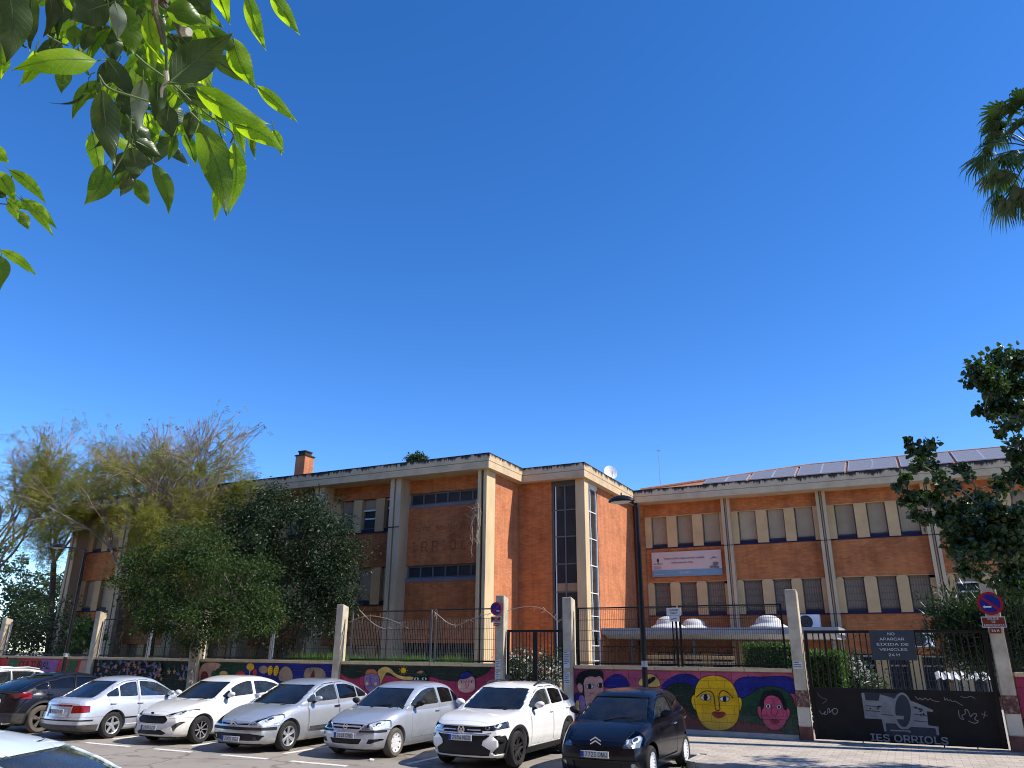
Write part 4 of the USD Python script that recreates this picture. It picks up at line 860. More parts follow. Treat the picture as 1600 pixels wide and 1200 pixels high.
# silver saloon, tail to the street
def car_saloon():
    L = 4.44; R = RR(L)
    c = Car(**common(name='parked_car', front=False, L=L, W=1.745, wb=2.513, fo=.93, wr=.31, belt=.93, tumble=.36, paint='paint_silver_pale', cab=(1.55, 3.5), bow_r=.22, plan_r=.81, rear_taper=.10,
        hood_pts=[(0, .66), (.2, .75), (.8, .87), (1.35, .93), (2.6, .95), (3.4, .965), (3.8, .975), (4.2, .965), (4.36, .93), (4.44, .86)],
        roof_pts=[(1.15, .87), (1.5, 1.04), (1.95, 1.27), (2.2, 1.375), (2.6, 1.425), (3.0, 1.405), (3.35, 1.29), (3.7, 1.11), (4.0, .96), (4.08, .92)],
        nose_pts=[(.15, .1), (.45, 0), (.8, .12)], tail_pts=[(.18, .10), (.3, .02), (.45, 0), (.58, .02), (.75, .05), (.95, .09)],
        windscreen=[(-.68, .95), (.68, .95), (.54, 1.31), (-.54, 1.31)], xhead=2.35, rearwin=[(-.60, .965), (.60, .965), (.50, 1.33), (-.50, 1.33)], xrear=2.95,
        plate=(L - .012, .66, 'V 6271 HZ'), mirror=(1.85, .99), mirror_mat='paint_silver_pale', handles=[(2.72, .80), (3.52, .82)], handle_mat='paint_silver_pale', bonnet_top=False))
    c.side_windows = dlo(c, 1.6, 3.68, .945, .985, off=.10, pillars=[(2.72, 2.74, .09), (3.32, 3.28, .035)]); c.dark = ()
    c.doors = [[(1.68, .34), (2.70, .34), (2.72, .95), (2.73, 1.35), (2.4, 1.34), (2.05, 1.2), (1.7, .97)], [(2.73, .34), (3.3, .34), (3.5, .62), (3.62, .95), (3.45, 1.2), (3.1, 1.33), (2.75, 1.355), (2.74, .95)]]
    c.fits = [('tail_light', R([(.44, .62), (.80, .64), (.84, .72), (.80, .80), (.44, .80)], .35), 'lamp_red', 'flush'), ('boot_panel', R([(-.43, .77), (.43, .77), (.43, .815), (-.43, .815)], .4), 'lamp_red', 'flush'),
              ('boot_recess', R([(-.42, .54), (.42, .54), (.42, .76), (-.42, .76)], .4), 'paint_silver_pale', 'recess'),
              ('bumper_strip', R([(-1, .445), (1, .445), (1, .475), (-1, .475)], .45, .002), 'trim_black', 'proud'), ('bumper_skirt', R([(-1, .1), (1, .1), (1, .345), (-1, .36)], .6, .002), 'trim_grey', 'proud'),
              ('side_strip', SD([(1.75, .46), (3.3, .46), (3.3, .49), (1.75, .49)]), 'trim_black', 'proud')]
    c.gaps_x = [[(.0, .525), (.88, .53)]]; c.gaps_z = [[(3.98, .0), (4.0, .55), (4.3, .62)]]
    c.rim = (spoke_rim(.205, 5, .075, .055, 0, .06, .025), 'alloy', 'alloy', .6)
    r = build_car(c, 'pale silver four-door saloon reversed tail-first towards the carriageway', 'car', (-17.51, 12.05 + L / S, 0), -90)
    obj('badge', ext(Point(0, 0).buffer(.035, 24), .012, (L - .055, 0, .87), (0, 1, 0), (0, 0, 1), (1, 0, 0)), 'chrome', r)
    obj('aerial', pipe([(3.0, 0, 1.42), (3.18, 0, 1.60)], .006, .003, 5), 'trim_black', r)

# black crossover, tail to the street
def car_black():
    L = 4.36; R = RR(L)
    c = Car(**common(name='parked_car', front=False, L=L, W=1.80, wb=2.67, fo=.86, wr=.345, gap=.05, belt=1.02, tumble=.36, zb=.22, paint='paint_black', cab=(1.4, 3.8), bow_r=.24, plan_r=.8, tyre='tyre_dusty',
        hood_pts=[(0, .75), (.2, .86), (.8, .97), (1.2, 1.01), (2.6, 1.05), (3.6, 1.08), (4.2, 1.06), (4.36, .98)],
        roof_pts=[(1.05, .96), (1.5, 1.22), (1.9, 1.39), (2.3, 1.47), (2.7, 1.475), (3.2, 1.41), (3.7, 1.27), (4.1, 1.10), (4.22, 1.02)],
        nose_pts=[(.15, .1), (.45, 0), (.9, .12)], tail_pts=[(.2, .12), (.32, .03), (.5, 0), (.7, .04), (.95, .10), (1.1, .14)],
        windscreen=[(-.70, 1.0), (.70, 1.0), (.56, 1.39), (-.56, 1.39)], xhead=2.2, rearwin=[(-.62, 1.06), (.62, 1.06), (.52, 1.42), (-.52, 1.42)], xrear=2.95,
        plate=(L - .03, .80, '3843 LXP'), mirror=(1.7, 1.1), handles=[(2.6, .92), (3.4, .95)], handle_mat='paint_black', bonnet_top=False))
    c.side_windows = dlo(c, 1.5, 3.9, 1.05, 1.10, pillars=[(2.65, 2.63, .08), (3.42, 3.36, .06)]); c.dark = (0, 1, 2, 'r')
    c.doors = [[(1.6, .4), (2.62, .4), (2.63, 1.05), (2.61, 1.43), (2.2, 1.40), (1.62, 1.05)], [(2.65, .4), (3.2, .4), (3.42, .8), (3.45, 1.1), (3.2, 1.36), (2.9, 1.43), (2.63, 1.44), (2.66, 1.05)]]
    c.fits = [('tail_light', R([(.40, .90), (.86, .86), (.90, .96), (.80, 1.02), (.40, .96)], .5), 'lamp_red', 'flush'), ('spoiler', R(rect(-.62, .62, 1.01, 1.055), .4), 'trim_black', 'proud'),
              ('rear_bumper', R([(-1, .1), (1, .1), (1, .48), (.7, .52), (-.7, .52), (-1, .48)], .7, .003), 'trim_grey', 'proud'), ('arch_trim', arch_trim(c), 'trim_grey', 'proud')]
    c.gaps_x = [[(.0, .56), (.75, .57), (.8, .88)]]
    c.rim = (spoke_rim(.24, 5, .05, .1, 0, .07), 'tyre_dusty', 'trim_black', .4)
    r = build_car(c, 'black crossover with red tail lights reversed beside the pale silver saloon', 'car', (-20.0, 12.1 + L / S, 0), -90)
    obj('exhaust', tubes([seg((L - .25, .5, .27), (L - .03, .5, .27), .03)], 10), 'chrome', r)
    build_badge = [ext(Polygon([(-.06, z - .03), (0, z), (.06, z - .03), (.06, z - .015), (0, z + .015), (-.06, z - .015)]), .01, (L - .05, 0, 0), (0, 1, 0), (0, 0, 1), (1, 0, 0)) for z in (.92, .955)]
    obj('badge', cat(*build_badge), 'chrome', r)

def car_estate(label, loc, rotz, paint_, name='parked_car', rails=True, plate='5131 KTV', H=1.47, roof=None):
    L = 4.45
    c = Car(**common(name=name, L=L, W=1.80, wb=2.65, fo=.9, wr=.315, belt=.98, tumble=.32, paint=paint_, cab=(1.4, 4.0), bow_f=.25,
        hood_pts=[(0, .70), (.2, .80), (.8, .93), (1.3, .985), (2.6, 1.0), (3.8, 1.03), (4.35, 1.0), (4.45, .92)],
        roof_pts=roof or [(1.05, .90), (1.5, 1.15), (1.95, 1.36), (2.25, 1.44), (2.6, H), (3.2, H - .01), (3.7, 1.41), (4.1, 1.25), (4.33, .97)],
        nose_pts=[(.15, .1), (.45, 0), (.8, .12)], tail_pts=[(.2, .1), (.5, 0), (.9, .06), (1.1, .1)],
        windscreen=[(-.70, .98), (.70, .98), (.57, 1.36), (-.57, 1.36)], xhead=2.35, rearwin=[(-.62, 1.02), (.62, 1.02), (.54, 1.34), (-.54, 1.34)], xrear=3.3,
        plate=(-.012, .45, plate), mirror=(1.7, 1.05), mirror_mat=paint_, handles=[(2.6, .88), (3.5, .9)], handle_mat=paint_))
    c.side_windows = dlo(c, 1.5, 4.0, .995, 1.04, pillars=[(2.70, 2.68, .08), (3.52, 3.46, .06)]); c.dark = (2,)
    c.doors = [[(1.6, .36), (2.66, .36), (2.68, .99), (2.66, 1.40), (2.25, 1.38), (1.62, 1.0)], [(2.70, .36), (3.3, .36), (3.5, .7), (3.55, 1.03), (3.4, 1.38), (2.69, 1.40), (2.71, .99)]]
    c.bonnet = [(.16, 0), (.18, .45), (.4, .62), (1.15, .70), (1.08, 0)]
    c.fits = [('headlight', FR([(.42, .60), (.82, .64), (.84, .74), (.5, .70)], .7), 'lamp_inside', 'lamp'), ('grille', FR(rect(-.38, .38, .57, .68), .4), 'trim_black', 'recess'), ('air_intake', FR(rect(-.5, .5, .25, .36), .5), 'trim_black', 'recess')]
    ring = unary_union([Polygon(w).buffer(.022).difference(Polygon(w).buffer(.002)) for w in c.side_windows])
    c.fits.append(('window_surround', both(ring, 'y', .3, 1.1), 'trim_grey', 'proud'))
    c.rim = (spoke_rim(.21, 5, .05, .07), 'alloy', 'alloy', .5)
    r = build_car(c, label, 'car', loc, rotz)
    if rails:
        for s in (-1, 1): obj('roof_rail', pipe([(2.2, s * .6, 1.42), (2.4, s * .61, 1.49), (3.3, s * .61, 1.50), (3.7, s * .59, 1.44)], .018, None, 8), 'aluminium', r, smooth=40)
REAL = True
for fn in (car_navy, car_white_crossover, car_silver_hatch, car_silver_round, car_cream_hatch, car_saloon, car_black): fn()
car_estate('white estate with silver roof rails at the far left end of the row', (-25.4, 12.9, 0), 90, 'paint_white')
REAL = False
# ------------------------------------------------------------------ boundary wall with its mural
mat('coping_cream', (.50, .39, .24), .85, .15, 3, bump=.15)
mat('pillar_cream', (.46, .39, .275), .85, .28, 2.5, bump=.2)
mat('pillar_brown', (.13, .06, .045), .8, .5, 14, var2=(.36, .28, .2))
mat('pillar_oxide', (.16, .065, .045), .85, .3, 5)
mat('pillar_white', (.56, .49, .37), .8, .12, 3)
PC = dict(pink=(.36, .07, .13), magenta=(.30, .03, .075), maroon=(.13, .018, .014), green=(.012, .045, .022), night=(.012, .022, .014), blue=(.012, .016, .16), yellow=(.60, .36, .008), gold=(.55, .36, .10),
          rose=(.42, .065, .13), skin=(.50, .26, .22), black=(.008, .008, .009), white=(.58, .58, .58), lip=(.22, .015, .02), violet=(.20, .13, .27), orange=(.45, .14, .06), cream=(.48, .38, .22), red=(.40, .03, .03), tan=(.27, .20, .13),
          leaf=(.02, .10, .03), petal=(.50, .17, .12), lilac=(.15, .12, .26), purple=(.22, .10, .26), peach=(.45, .24, .16))
for k, c in PC.items(): mat('mural_' + k, c, .8, .30, 2.3, bump=.22, bscale=45, dirt=((.17, .145, .12), .15, .75))
BH, BL = .182, .364
WZ0, WZ1 = .24, 1.535
def jointgrid(x0, x1):
    r = []; n = int(math.ceil((WZ1 - WZ0) / BH))
    for k in range(n + 1):
        z = WZ0 + k * BH; r.append(sbox(x0, z - .0028, x1, z + .0028))
        xs = np.arange(x0 - (BL / 2 if k % 2 else 0), x1 + BL, BL)
        r += [sbox(x - .0028, z, x + .0028, min(z + BH, WZ1)) for x in xs if x0 < x < x1]
    return unary_union(r)
class Mural:
    def __init__(s, x0, x1, label, base, cat_='wall'):
        s.x0, s.x1, s.lay = x0, x1, 0
        s.t = thing('mural_wall', label, cat_, (0, 0, 0), group=None)
        obj('wall_core', bx(x0, x1, YW + .022, YW + .21, .1, 1.54), 'coping_cream', s.t)
        obj('plinth', cbx(x0 + .001, x1 - .001, YW - .03, YW + .022, .13, WZ0 - .004, .008), 'kerb_stone', s.t)
        n = int(math.ceil((WZ1 - WZ0) / BH))
        for k in range(n):
            z = WZ0 + k * BH; xs = np.arange(x0 - (BL / 2 if k % 2 else 0), x1, BL)
            for x in xs:
                a, b = max(x, x0) + .003, min(x + BL, x1) - .003
                if b - a > .03: obj('block', cbx(a, b, YW, YW + .0215, z + .003, min(z + BH, WZ1) - .003, .003), 'mural_' + base, s.t)
        nx = int((x1 - x0) / 1.3) + 1; w = (x1 - x0) / nx
        for k in range(nx): obj('coping', cbx(x0 + k * w + .003, x0 + (k + 1) * w - .003, YW - .035, YW + .25, 1.5405, 1.625, .01), 'coping_cream', s.t)
        s.clip = sbox(x0 + .002, WZ0, x1 - .002, WZ1).difference(jointgrid(x0, x1))
    def px(s, pts): return [(q[0], q[2]) for q in (at_y(x, y, YW) for x, y in pts)]
    def shape(s, g, colr, name='painted_shape', line=0.0):
        s.lay += 1; d = .0006 * s.lay + .001
        h = g.intersection(s.clip)
        if h.is_empty: return
        obj(name, ext(h, .0012, (0, YW - d + .0012, 0)), 'mural_' + colr, s.t)
        if line:
            s.lay += 1; d = .0006 * s.lay + .001; h = g.boundary.buffer(line).intersection(s.clip)
            if not h.is_empty: obj('outline', ext(h, .0012, (0, YW - d + .0012, 0)), 'mural_black', s.t)
    def blob(s, pts, colr, name='painted_shape', line=.006, smooth=True):
        p = np.array(s.px(pts)); p = np.vstack([p, p[:1]])
        if smooth:
            for _ in range(3):
                q = np.empty((2 * (len(p) - 1), 2)); q[0::2] = .75 * p[:-1] + .25 * p[1:]; q[1::2] = .25 * p[:-1] + .75 * p[1:]; p = np.vstack([q, q[:1]])
        s.shape(Polygon(p).buffer(0), colr, name, line)
    def oval(s, x, y, rx, ry, colr, name='painted_shape', line=0.0):
        t = np.linspace(0, 2 * math.pi, 25)[:-1]; s.shape(Polygon(s.px([(x + rx * math.cos(a), y + ry * math.sin(a)) for a in t])).buffer(0), colr, name, line)
    def line(s, pts, w=.008, colr='black'):
        p = chaikin(np.array(s.px(pts)), 2); s.shape(LineString(p).buffer(w), colr, 'painted_line')
    def eye(s, x, y, rx, ry, pr, line=.005):
        s.blob([(x - rx, y), (x - rx * .4, y - ry * .9), (x + rx * .4, y - ry * .95), (x + rx, y), (x + rx * .4, y + ry * .9), (x - rx * .4, y + ry * .85)], 'white', 'painted_eye', line); s.oval(x, y, pr, min(ry * .95, pr * 1.5), 'black', 'painted_pupil')
def tr(ox, oy, sc): return lambda *p: [(ox + x / sc, oy + y / sc) for x, y in p]

# right wall, the large faces
A_, B_ = tr(1040, 1020, 6.667), tr(860, 1040, 6.154)
m = Mural(-7.88, -2.49, 'block wall painted with a big yellow face and a pink face on blue hills', 'pink')
m.blob(A_((-900, 700), (-300, 640), (150, 560), (250, 500), (330, 700), (620, 690), (900, 715), (1000, 740), (1290, 820), (1420, 900), (1420, 1000), (-900, 1000)), 'maroon', 'painted_ground', 0)
m.blob(B_((1060, 190), (1140, 130), (1210, 90), (1290, 78), (1370, 88), (1450, 150), (1450, 230), (1400, 300), (1300, 330), (1150, 330), (1080, 280)), 'blue', 'painted_hill')
m.blob(A_((-60, 420), (30, 340), (120, 312), (260, 320), (340, 400), (310, 560), (330, 700), (260, 690), (215, 560), (100, 560), (-60, 560)), 'night', 'painted_bush')
m.blob(B_((480, 215), (540, 130), (600, 90), (650, 80), (700, 98), (745, 145), (775, 215)), 'blue', 'painted_hill')
m.blob(B_((830, 200), (860, 125), (930, 76), (1000, 84), (1050, 140), (1070, 215)), 'gold', 'painted_hat'); m.blob(B_((900, 160), (1000, 95), (1020, 130), (930, 195)), 'black', 'painted_band', 0)
m.blob(A_((695, 360), (735, 285), (800, 255), (900, 248), (1000, 256), (1100, 245), (1330, 245), (1420, 430), (1250, 420), (1180, 380), (1060, 365), (960, 400), (880, 450), (730, 480)), 'blue', 'painted_hill')
m.blob(A_((730, 500), (870, 440), (920, 400), (970, 370), (1060, 342), (1200, 358), (1290, 420), (1330, 480), (1420, 800), (1420, 950), (1330, 900), (1240, 810), (900, 725), (740, 722)), 'green', 'painted_bush')
for e in (((308, 436), (285, 438), (266, 478), (272, 530), (295, 582), (322, 606)), ((748, 456), (776, 460), (800, 500), (795, 562), (776, 618), (758, 560))): m.blob(A_(*e), 'yellow', 'painted_ear')
m.blob(A_((306, 520), (302, 430), (318, 345), (350, 285), (400, 252), (480, 234), (560, 240), (635, 268), (695, 318), (735, 390), (760, 470), (770, 560), (768, 650), (745, 725), (692, 778), (620, 806), (540, 812), (450, 799), (378, 745), (330, 650)), 'yellow', 'painted_face', .004)
AX = lambda x, y: (1040 + x / 6.667, 1020 + y / 6.667)
m.eye(*AX(418, 464), 9.6, 5.6, 3.4, .006); m.eye(*AX(616, 480), 8.8, 4.9, 3.0, .006)
m.line(A_((322, 464), (380, 412), (430, 393), (482, 404), (508, 450), (515, 540), (522, 598), (570, 604), (563, 540), (552, 460), (570, 405), (610, 388), (660, 420), (704, 470)), .009)
m.blob(A_((478, 625), (520, 608), (556, 618), (596, 612), (634, 630), (604, 668), (558, 684), (508, 668)), 'lip', 'painted_mouth', .003)
m.blob(A_((975, 560), (990, 450), (1045, 392), (1110, 384), (1185, 396), (1240, 470), (1270, 580), (1240, 660), (1030, 660), (980, 600)), 'black', 'painted_hair', 0)
for e in (((990, 556), (962, 552), (952, 600), (972, 662), (1004, 706), (1000, 600)), ((1254, 590), (1276, 570), (1300, 600), (1292, 662), (1258, 724))): m.blob(A_(*e), 'rose', 'painted_ear')
m.blob(A_((995, 600), (1028, 570), (1022, 500), (1056, 448), (1120, 440), (1184, 466), (1218, 530), (1232, 590), (1266, 604), (1266, 690), (1242, 752), (1190, 800), (1120, 806), (1058, 778), (1010, 710)), 'rose', 'painted_face', .004)
m.eye(*AX(1070, 557), 4.6, 3.8, 1.7, .004); m.eye(*AX(1183, 563), 4.6, 3.8, 1.7, .004)
m.line(A_((1106, 540), (1099, 630), (1130, 652), (1162, 645), (1170, 600)), .005); m.line(A_((1002, 692), (1140, 690), (1260, 700)), .003)
m.blob(A_((1085, 702), (1130, 690), (1160, 696), (1198, 714), (1160, 742), (1110, 736)), 'lip', 'painted_mouth', .002)
m.blob(B_((228, 275), (270, 262), (305, 290), (275, 335), (250, 480), (228, 480)), 'blue', 'painted_collar'); m.blob(B_((268, 305), (312, 270), (350, 330), (330, 440), (285, 430)), 'violet', 'painted_collar'); m.blob(B_((242, 350), (272, 318), (290, 385), (270, 450), (245, 440)), 'gold', 'painted_collar')
m.blob(B_((240, 170), (262, 88), (330, 44), (420, 38), (498, 42), (522, 105), (490, 200), (340, 200), (338, 275), (316, 300), (296, 205), (262, 180)), 'black', 'painted_hair', 0)
m.blob(B_((322, 160), (340, 112), (400, 100), (442, 112), (478, 92), (508, 130), (520, 205), (500, 330), (440, 420), (352, 420), (332, 290), (328, 220)), 'skin', 'painted_face', .004)
m.blob(B_((258, 195), (280, 160), (314, 180), (322, 245), (300, 266), (272, 242)), 'skin', 'painted_ear')
BX = lambda x, y: (860 + x / 6.154, 1040 + y / 6.154)
m.eye(*BX(383, 200), 7.4, 4.2, 2.8, .006); m.eye(*BX(486, 190), 5.6, 4.0, 2.8, .006); m.line(B_((385, 290), (388, 265), (420, 262)), .006)

# wall left of the pedestrian gate
D_ = tr(500, 880, 5.333); DX = lambda x, y: (500 + x / 5.333, 880 + y / 5.333)
m = Mural(-15.43, -10.18, 'block wall with small painted faces, a yellow sun and a gold wave', 'magenta')
m.blob(D_((120, 840), (160, 910), (220, 955), (290, 972), (360, 938), (420, 928), (480, 942), (560, 932), (640, 958), (720, 980), (800, 972), (920, 943), (1000, 974), (1080, 984), (1160, 982), (1280, 967), (1370, 937), (1440, 870), (1440, 830), (800, 830)), 'night', 'painted_sky', 0)
m.blob(D_((470, 910), (505, 870), (550, 858), (595, 878), (625, 918), (690, 943), (765, 943), (800, 955), (770, 976), (700, 974), (640, 958), (590, 918), (560, 905), (532, 945), (505, 1020), (480, 1020)), 'gold', 'painted_wave')
m.oval(*DX(695, 893), 4.2, 4.2, 'yellow', 'painted_sun')
for k in range(9):
    a = k * 2 * math.pi / 9; m.line(D_((695 + 30 * math.cos(a), 893 + 30 * math.sin(a)), (695 + 36 * math.cos(a), 893 + 36 * math.sin(a))), .007, 'yellow')
m.blob(D_((366, 960), (376, 922), (430, 908), (484, 926), (500, 970), (494, 1050), (430, 1090), (376, 1050)), 'violet', 'painted_face')
m.blob(D_((374, 938), (386, 890), (430, 880), (468, 888), (486, 932), (430, 915)), 'orange', 'painted_hat')
for x in (390, 470): m.eye(*DX(x, 962), 2.2, 1.6, .8, .003)
for x in (394, 466): m.oval(*DX(x, 1004), 2.4, 2.6, 'cream', 'painted_cheek')
m.line(D_((425, 940), (428, 1020), (440, 1030)), .004)
m.blob(D_((772, 975), (790, 930), (850, 922), (905, 940), (918, 990), (900, 1050), (790, 1050)), 'black', 'painted_face', 0)
m.blob(D_((786, 950), (796, 906), (840, 890), (884, 900), (910, 950), (850, 932)), 'green', 'painted_hat'); m.blob(D_((800, 915), (840, 892), (870, 898), (850, 922)), 'orange', 'painted_hat', 0)
for x in (806, 872): m.eye(*DX(x, 964), 4.6, 2.9, 1.6, .003)
m.blob(D_((1146, 1000), (1165, 960), (1280, 930), (1300, 985), (1292, 1080), (1160, 1080)), 'skin', 'painted_face')
m.blob(D_((1160, 962), (1172, 924), (1220, 902), (1254, 912), (1282, 938), (1200, 968)), 'blue', 'painted_hat')
for x in (1184, 1268): m.eye(*DX(x, 988), 3.6, 1.8, 1.0, .003)
m.line(D_((1225, 950), (1215, 1030), (1240, 1036), (1246, 960)), .004); m.oval(*DX(1168, 1025), 2.8, 3.2, 'cream', 'painted_cheek')

# third section: blobs and yellow leaves
E_ = tr(320, 1030, 6.154); EX = lambda x, y: (320 + x / 6.154, 1030 + y / 6.154)
m = Mural(-21.33, -15.73, 'block wall painted with rounded coloured shapes on dark green and blue', 'green')
m.blob(E_((380, 20), (1230, 20), (1230, 330), (380, 330)), 'blue', 'painted_sky', 0, False)
m.blob(E_((-60, 30), (155, 30), (150, 80), (95, 105), (110, 200), (-60, 330)), 'peach', 'painted_block', .004)
m.blob(E_((-40, 130), (10, 110), (40, 160), (40, 330), (-40, 330)), 'maroon'); m.blob(E_((60, 160), (75, 110), (100, 108), (112, 150), (90, 190)), 'leaf')
for x, y, rx, ry, cl in ((182, 142, 40, 30, 'gold'), (345, 145, 44, 30, 'red'), (482, 128, 20, 36, 'red'), (566, 100, 44, 38, 'tan')): m.oval(*EX(x, y), rx / 6.154, ry / 6.154, cl)
m.line(E_((438, 75), (430, 160)), .018, 'yellow'); m.oval(*EX(440, 74), 5.9, 5.9, 'yellow')
m.blob(E_((706, 220), (716, 110), (770, 60), (825, 82), (850, 140), (845, 220)), 'tan'); m.blob(E_((944, 200), (960, 100), (1000, 76), (1150, 80), (1180, 200)), 'tan')
m.blob(E_((1012, 180), (1050, 95), (1060, 180)), 'maroon', 'painted_shape', .003, False)
for p in (((612, 62), (658, 62), (652, 150), (604, 158)), ((670, 62), (722, 62), (708, 156), (660, 164))):
    m.blob(E_(*p), 'yellow', 'painted_leaf', .003)
    for k in range(4): m.line(E_((p[0][0] + 10, 82 + 20 * k), (p[1][0] - 10, 80 + 20 * k)), .003)
# fourth section: flowers
m = Mural(-26.65, -21.58, 'block wall painted all over with small pink and lilac flowers', 'night')
rg = random.Random(5)
for k in range(120):
    x, z = rg.uniform(-26.5, -21.7), rg.uniform(.95, 1.5); r = rg.uniform(.045, .085); cl = rg.choice(['petal', 'lilac', 'lilac', 'leaf', 'peach'])
    if cl in ('petal', 'peach'):
        g = unary_union([affinity.rotate(affinity.translate(affinity.scale(Point(0, 0).buffer(1), r * .28, r * .5), 0, r * .6), a, origin=(0, 0)) for a in range(0, 360, 72)]); m.shape(affinity.translate(g, x, z), cl, 'painted_flower'); m.shape(Point(x, z).buffer(r * .2), 'yellow', 'painted_flower')
    else: m.shape(affinity.translate(affinity.rotate(affinity.scale(Point(0, 0).buffer(1), r * 1.3, r * .5), rg.uniform(0, 180)), x, z), cl, 'painted_leaf')
# fifth section: lettering on red and green
m = Mural(-32.3, -26.98, 'red and green painted block wall with dark lettering', 'red')
for x0_, x1_, cl in ((-31.9, -31.4, 'leaf'), (-29.9, -29.0, 'purple'), (-28.3, -27.9, 'leaf'), (-27.6, -27.2, 'peach')):
    m.shape(Polygon([(x0_, .3), (x1_, .3), (x1_ + .35, 1.5), (x0_ + .2, 1.5)]), cl)
obj('painted_lettering', text('CULTURAL', .26, (-30.1, YW - .004, 1.18), bold=True), 'mural_night', m.t)
# right of the vehicle gate
m = Mural(1.83, 5.4, 'plain magenta block wall right of the vehicle gate', 'magenta')
m.shape(sbox(1.83, .2, 5.4, .75), 'black', 'painted_band')

# ------------------------------------------------------------------ pillars
mat('paper', (.55, .55, .53), .8, .05)
mat('paper_print', (.10, .10, .13), .8, .3, 40)
def pillar(x, top, label, bands=(), w=.13, papers=()):
    t = thing('concrete_pillar', label, 'pillar', (0, 0, 0))
    z0 = .12
    for a, b, mm in bands:
        obj('painted_band', cbx(x - w - .003, x + w + .003, YW - .083, YW + .203, a, b - .001, .008), mm, t)
    v, f = cbx(x - w, x + w, YW - .08, YW + .2, z0, top, .012); v = v.copy(); v[v[:, 2] > top - .02] += [0, 0, 0]; up = v[:, 2] > top - .03; v[up, 2] -= .07 * (v[up, 1] - YW + .08) / .28
    obj('shaft', (v, f), 'pillar_cream', t)
    for a, b, sx in papers:
        pp = obj('notice', bx(x - w + .02, x - w + .02 + sx, YW - .089, YW - .084, a, b), 'paper', t)
        for k in range(max(2, int((b - a) / .05))):
            obj('print', bx(x - w + .035, x - w + .005 + sx * (.95 if k % 3 else .7), YW - .0905, YW - .0895, b - .03 - k * .045, b - .012 - k * .045), 'paper_print', pp)
pz = lambda x, y: at_y(x, y, YW - .08)[2]
pillar(-2.34, 3.38, 'tall cream pillar left of the vehicle gate with brown painted bands', ((.121, pz(1258, 1135), 'pillar_oxide'), (pz(1258, 1134), pz(1255, 1106), 'pillar_white'), (pz(1254, 1105), pz(1250, 1078), 'pillar_brown')), papers=((1.62, 1.78, .2),))
pillar(1.67, 3.42, 'cream pillar right of the vehicle gate carrying a round sign', ((.121, pz(1590, 1150), 'pillar_oxide'), (pz(1585, 1149), pz(1582, 1117), 'pillar_white'), (pz(1580, 1116), pz(1577, 1086), 'pillar_brown')))
pillar(-8.02, 3.33, 'cream pillar right of the pedestrian gate with two blue notices', papers=((1.55, 1.95, .17), (1.15, 1.45, .17)))
pillar(-10.03, 3.42, 'cream pillar left of the pedestrian gate carrying a round sign and paper notices', papers=((1.5, 1.75, .16), (1.05, 1.42, .16)))
pillar(-15.58, 3.27, 'cream pillar between the sun mural and the blue and green mural')
pillar(-21.46, 3.2, 'cream pillar behind the street tree trunk')
pillar(-26.82, 3.22, 'cream pillar beside the flower mural and the left street lamp')
pillar(-32.45, 3.05, 'leftmost cream pillar of the boundary wall')

# ------------------------------------------------------------------ railings on the wall
mat('rail_dark', (.012, .012, .012), .5, .2)
mat('rail_grey', (.13, .13, .13), .5, .1, metal=.2)
def mesh_panel(x0, x1, z0, z1, label, postm, infm, pitch=.05, rails=5, hgt=.8, lean=0.0, posts=(0, 1), top=True):
    t = thing('metal_fence', label, 'fence', (0, 0, 0)); Y = YW + .1
    for k in posts:
        x = (x0, x1)[k]; obj('post', cbx(x - .022, x + .022, Y - .025, Y + .025, z0 - .02, z1, .004), postm, t)
    if top: obj('top_rail', tubes([seg((x0, Y, z1 - .02), (x1, Y, z1 - .02), .018)], 8), 'rail_dark', t)
    obj('bottom_rail', bx(x0 + .023, x1 - .023, Y - .015, Y + .015, z0 + .03, z0 + .06), 'rail_dark', t)
    zt = z0 + (z1 - z0) * hgt
    for k in range(rails):
        z = z0 + .08 + (zt - z0 - .1) * k / max(1, rails - 1); obj('wire', tubes([seg((x0, Y, z), (x1, Y, z), .006)], 5), 'rail_dark', t)
    n = int((x1 - x0) / pitch)
    obj('bars', tubes([seg((x0 + (k + .5) * pitch, Y + .01, z0 + .06), (x0 + (k + .5) * pitch, Y + .01, zt), .0045) for k in range(n)], 5), infm, t, kind='stuff')
    return t
mesh_panel(-15.2, -12.35, 1.63, 3.07, 'grey bar railing above the sun mural, left panel', 'rail_grey', 'rail_grey', .058, hgt=.82)
mesh_panel(-12.2, -10.22, 1.63, 3.09, 'grey bar railing above the sun mural, right panel beside the round sign', 'rail_grey', 'rail_grey', .058, hgt=.82)
mesh_panel(-7.78, -5.15, 1.63, 3.06, 'black mesh railing above the yellow face mural, left of the small white sign', 'black_metal', 'rail_dark', .05, hgt=.97, rails=6)
mesh_panel(-5.05, -2.62, 1.63, 3.07, 'black mesh railing above the yellow face mural, right of the small white sign', 'black_metal', 'rail_dark', .05, hgt=.97, rails=6)
mesh_panel(-21.2, -18.4, 1.63, 3.0, 'dark wire railing behind the leafy street tree crown', 'galvanised', 'rail_dark', .07, hgt=.85)
mesh_panel(-18.3, -15.75, 1.63, 3.0, 'dark wire railing in front of the dark glossy tree', 'galvanised', 'rail_dark', .07, hgt=.85)
mesh_panel(-26.6, -24.1, 1.63, 2.95, 'dark wire railing above the flower mural, left panel with pale posts', 'galvanised', 'rail_dark', .08, hgt=.85)
mesh_panel(-24.0, -21.65, 1.63, 2.95, 'dark wire railing above the flower mural, right panel beside the tree trunk', 'galvanised', 'rail_dark', .08, hgt=.85)
mesh_panel(-32.2, -27.0, 1.63, 2.9, 'dark wire railing above the red and green mural', 'galvanised', 'rail_dark', .08, hgt=.85)
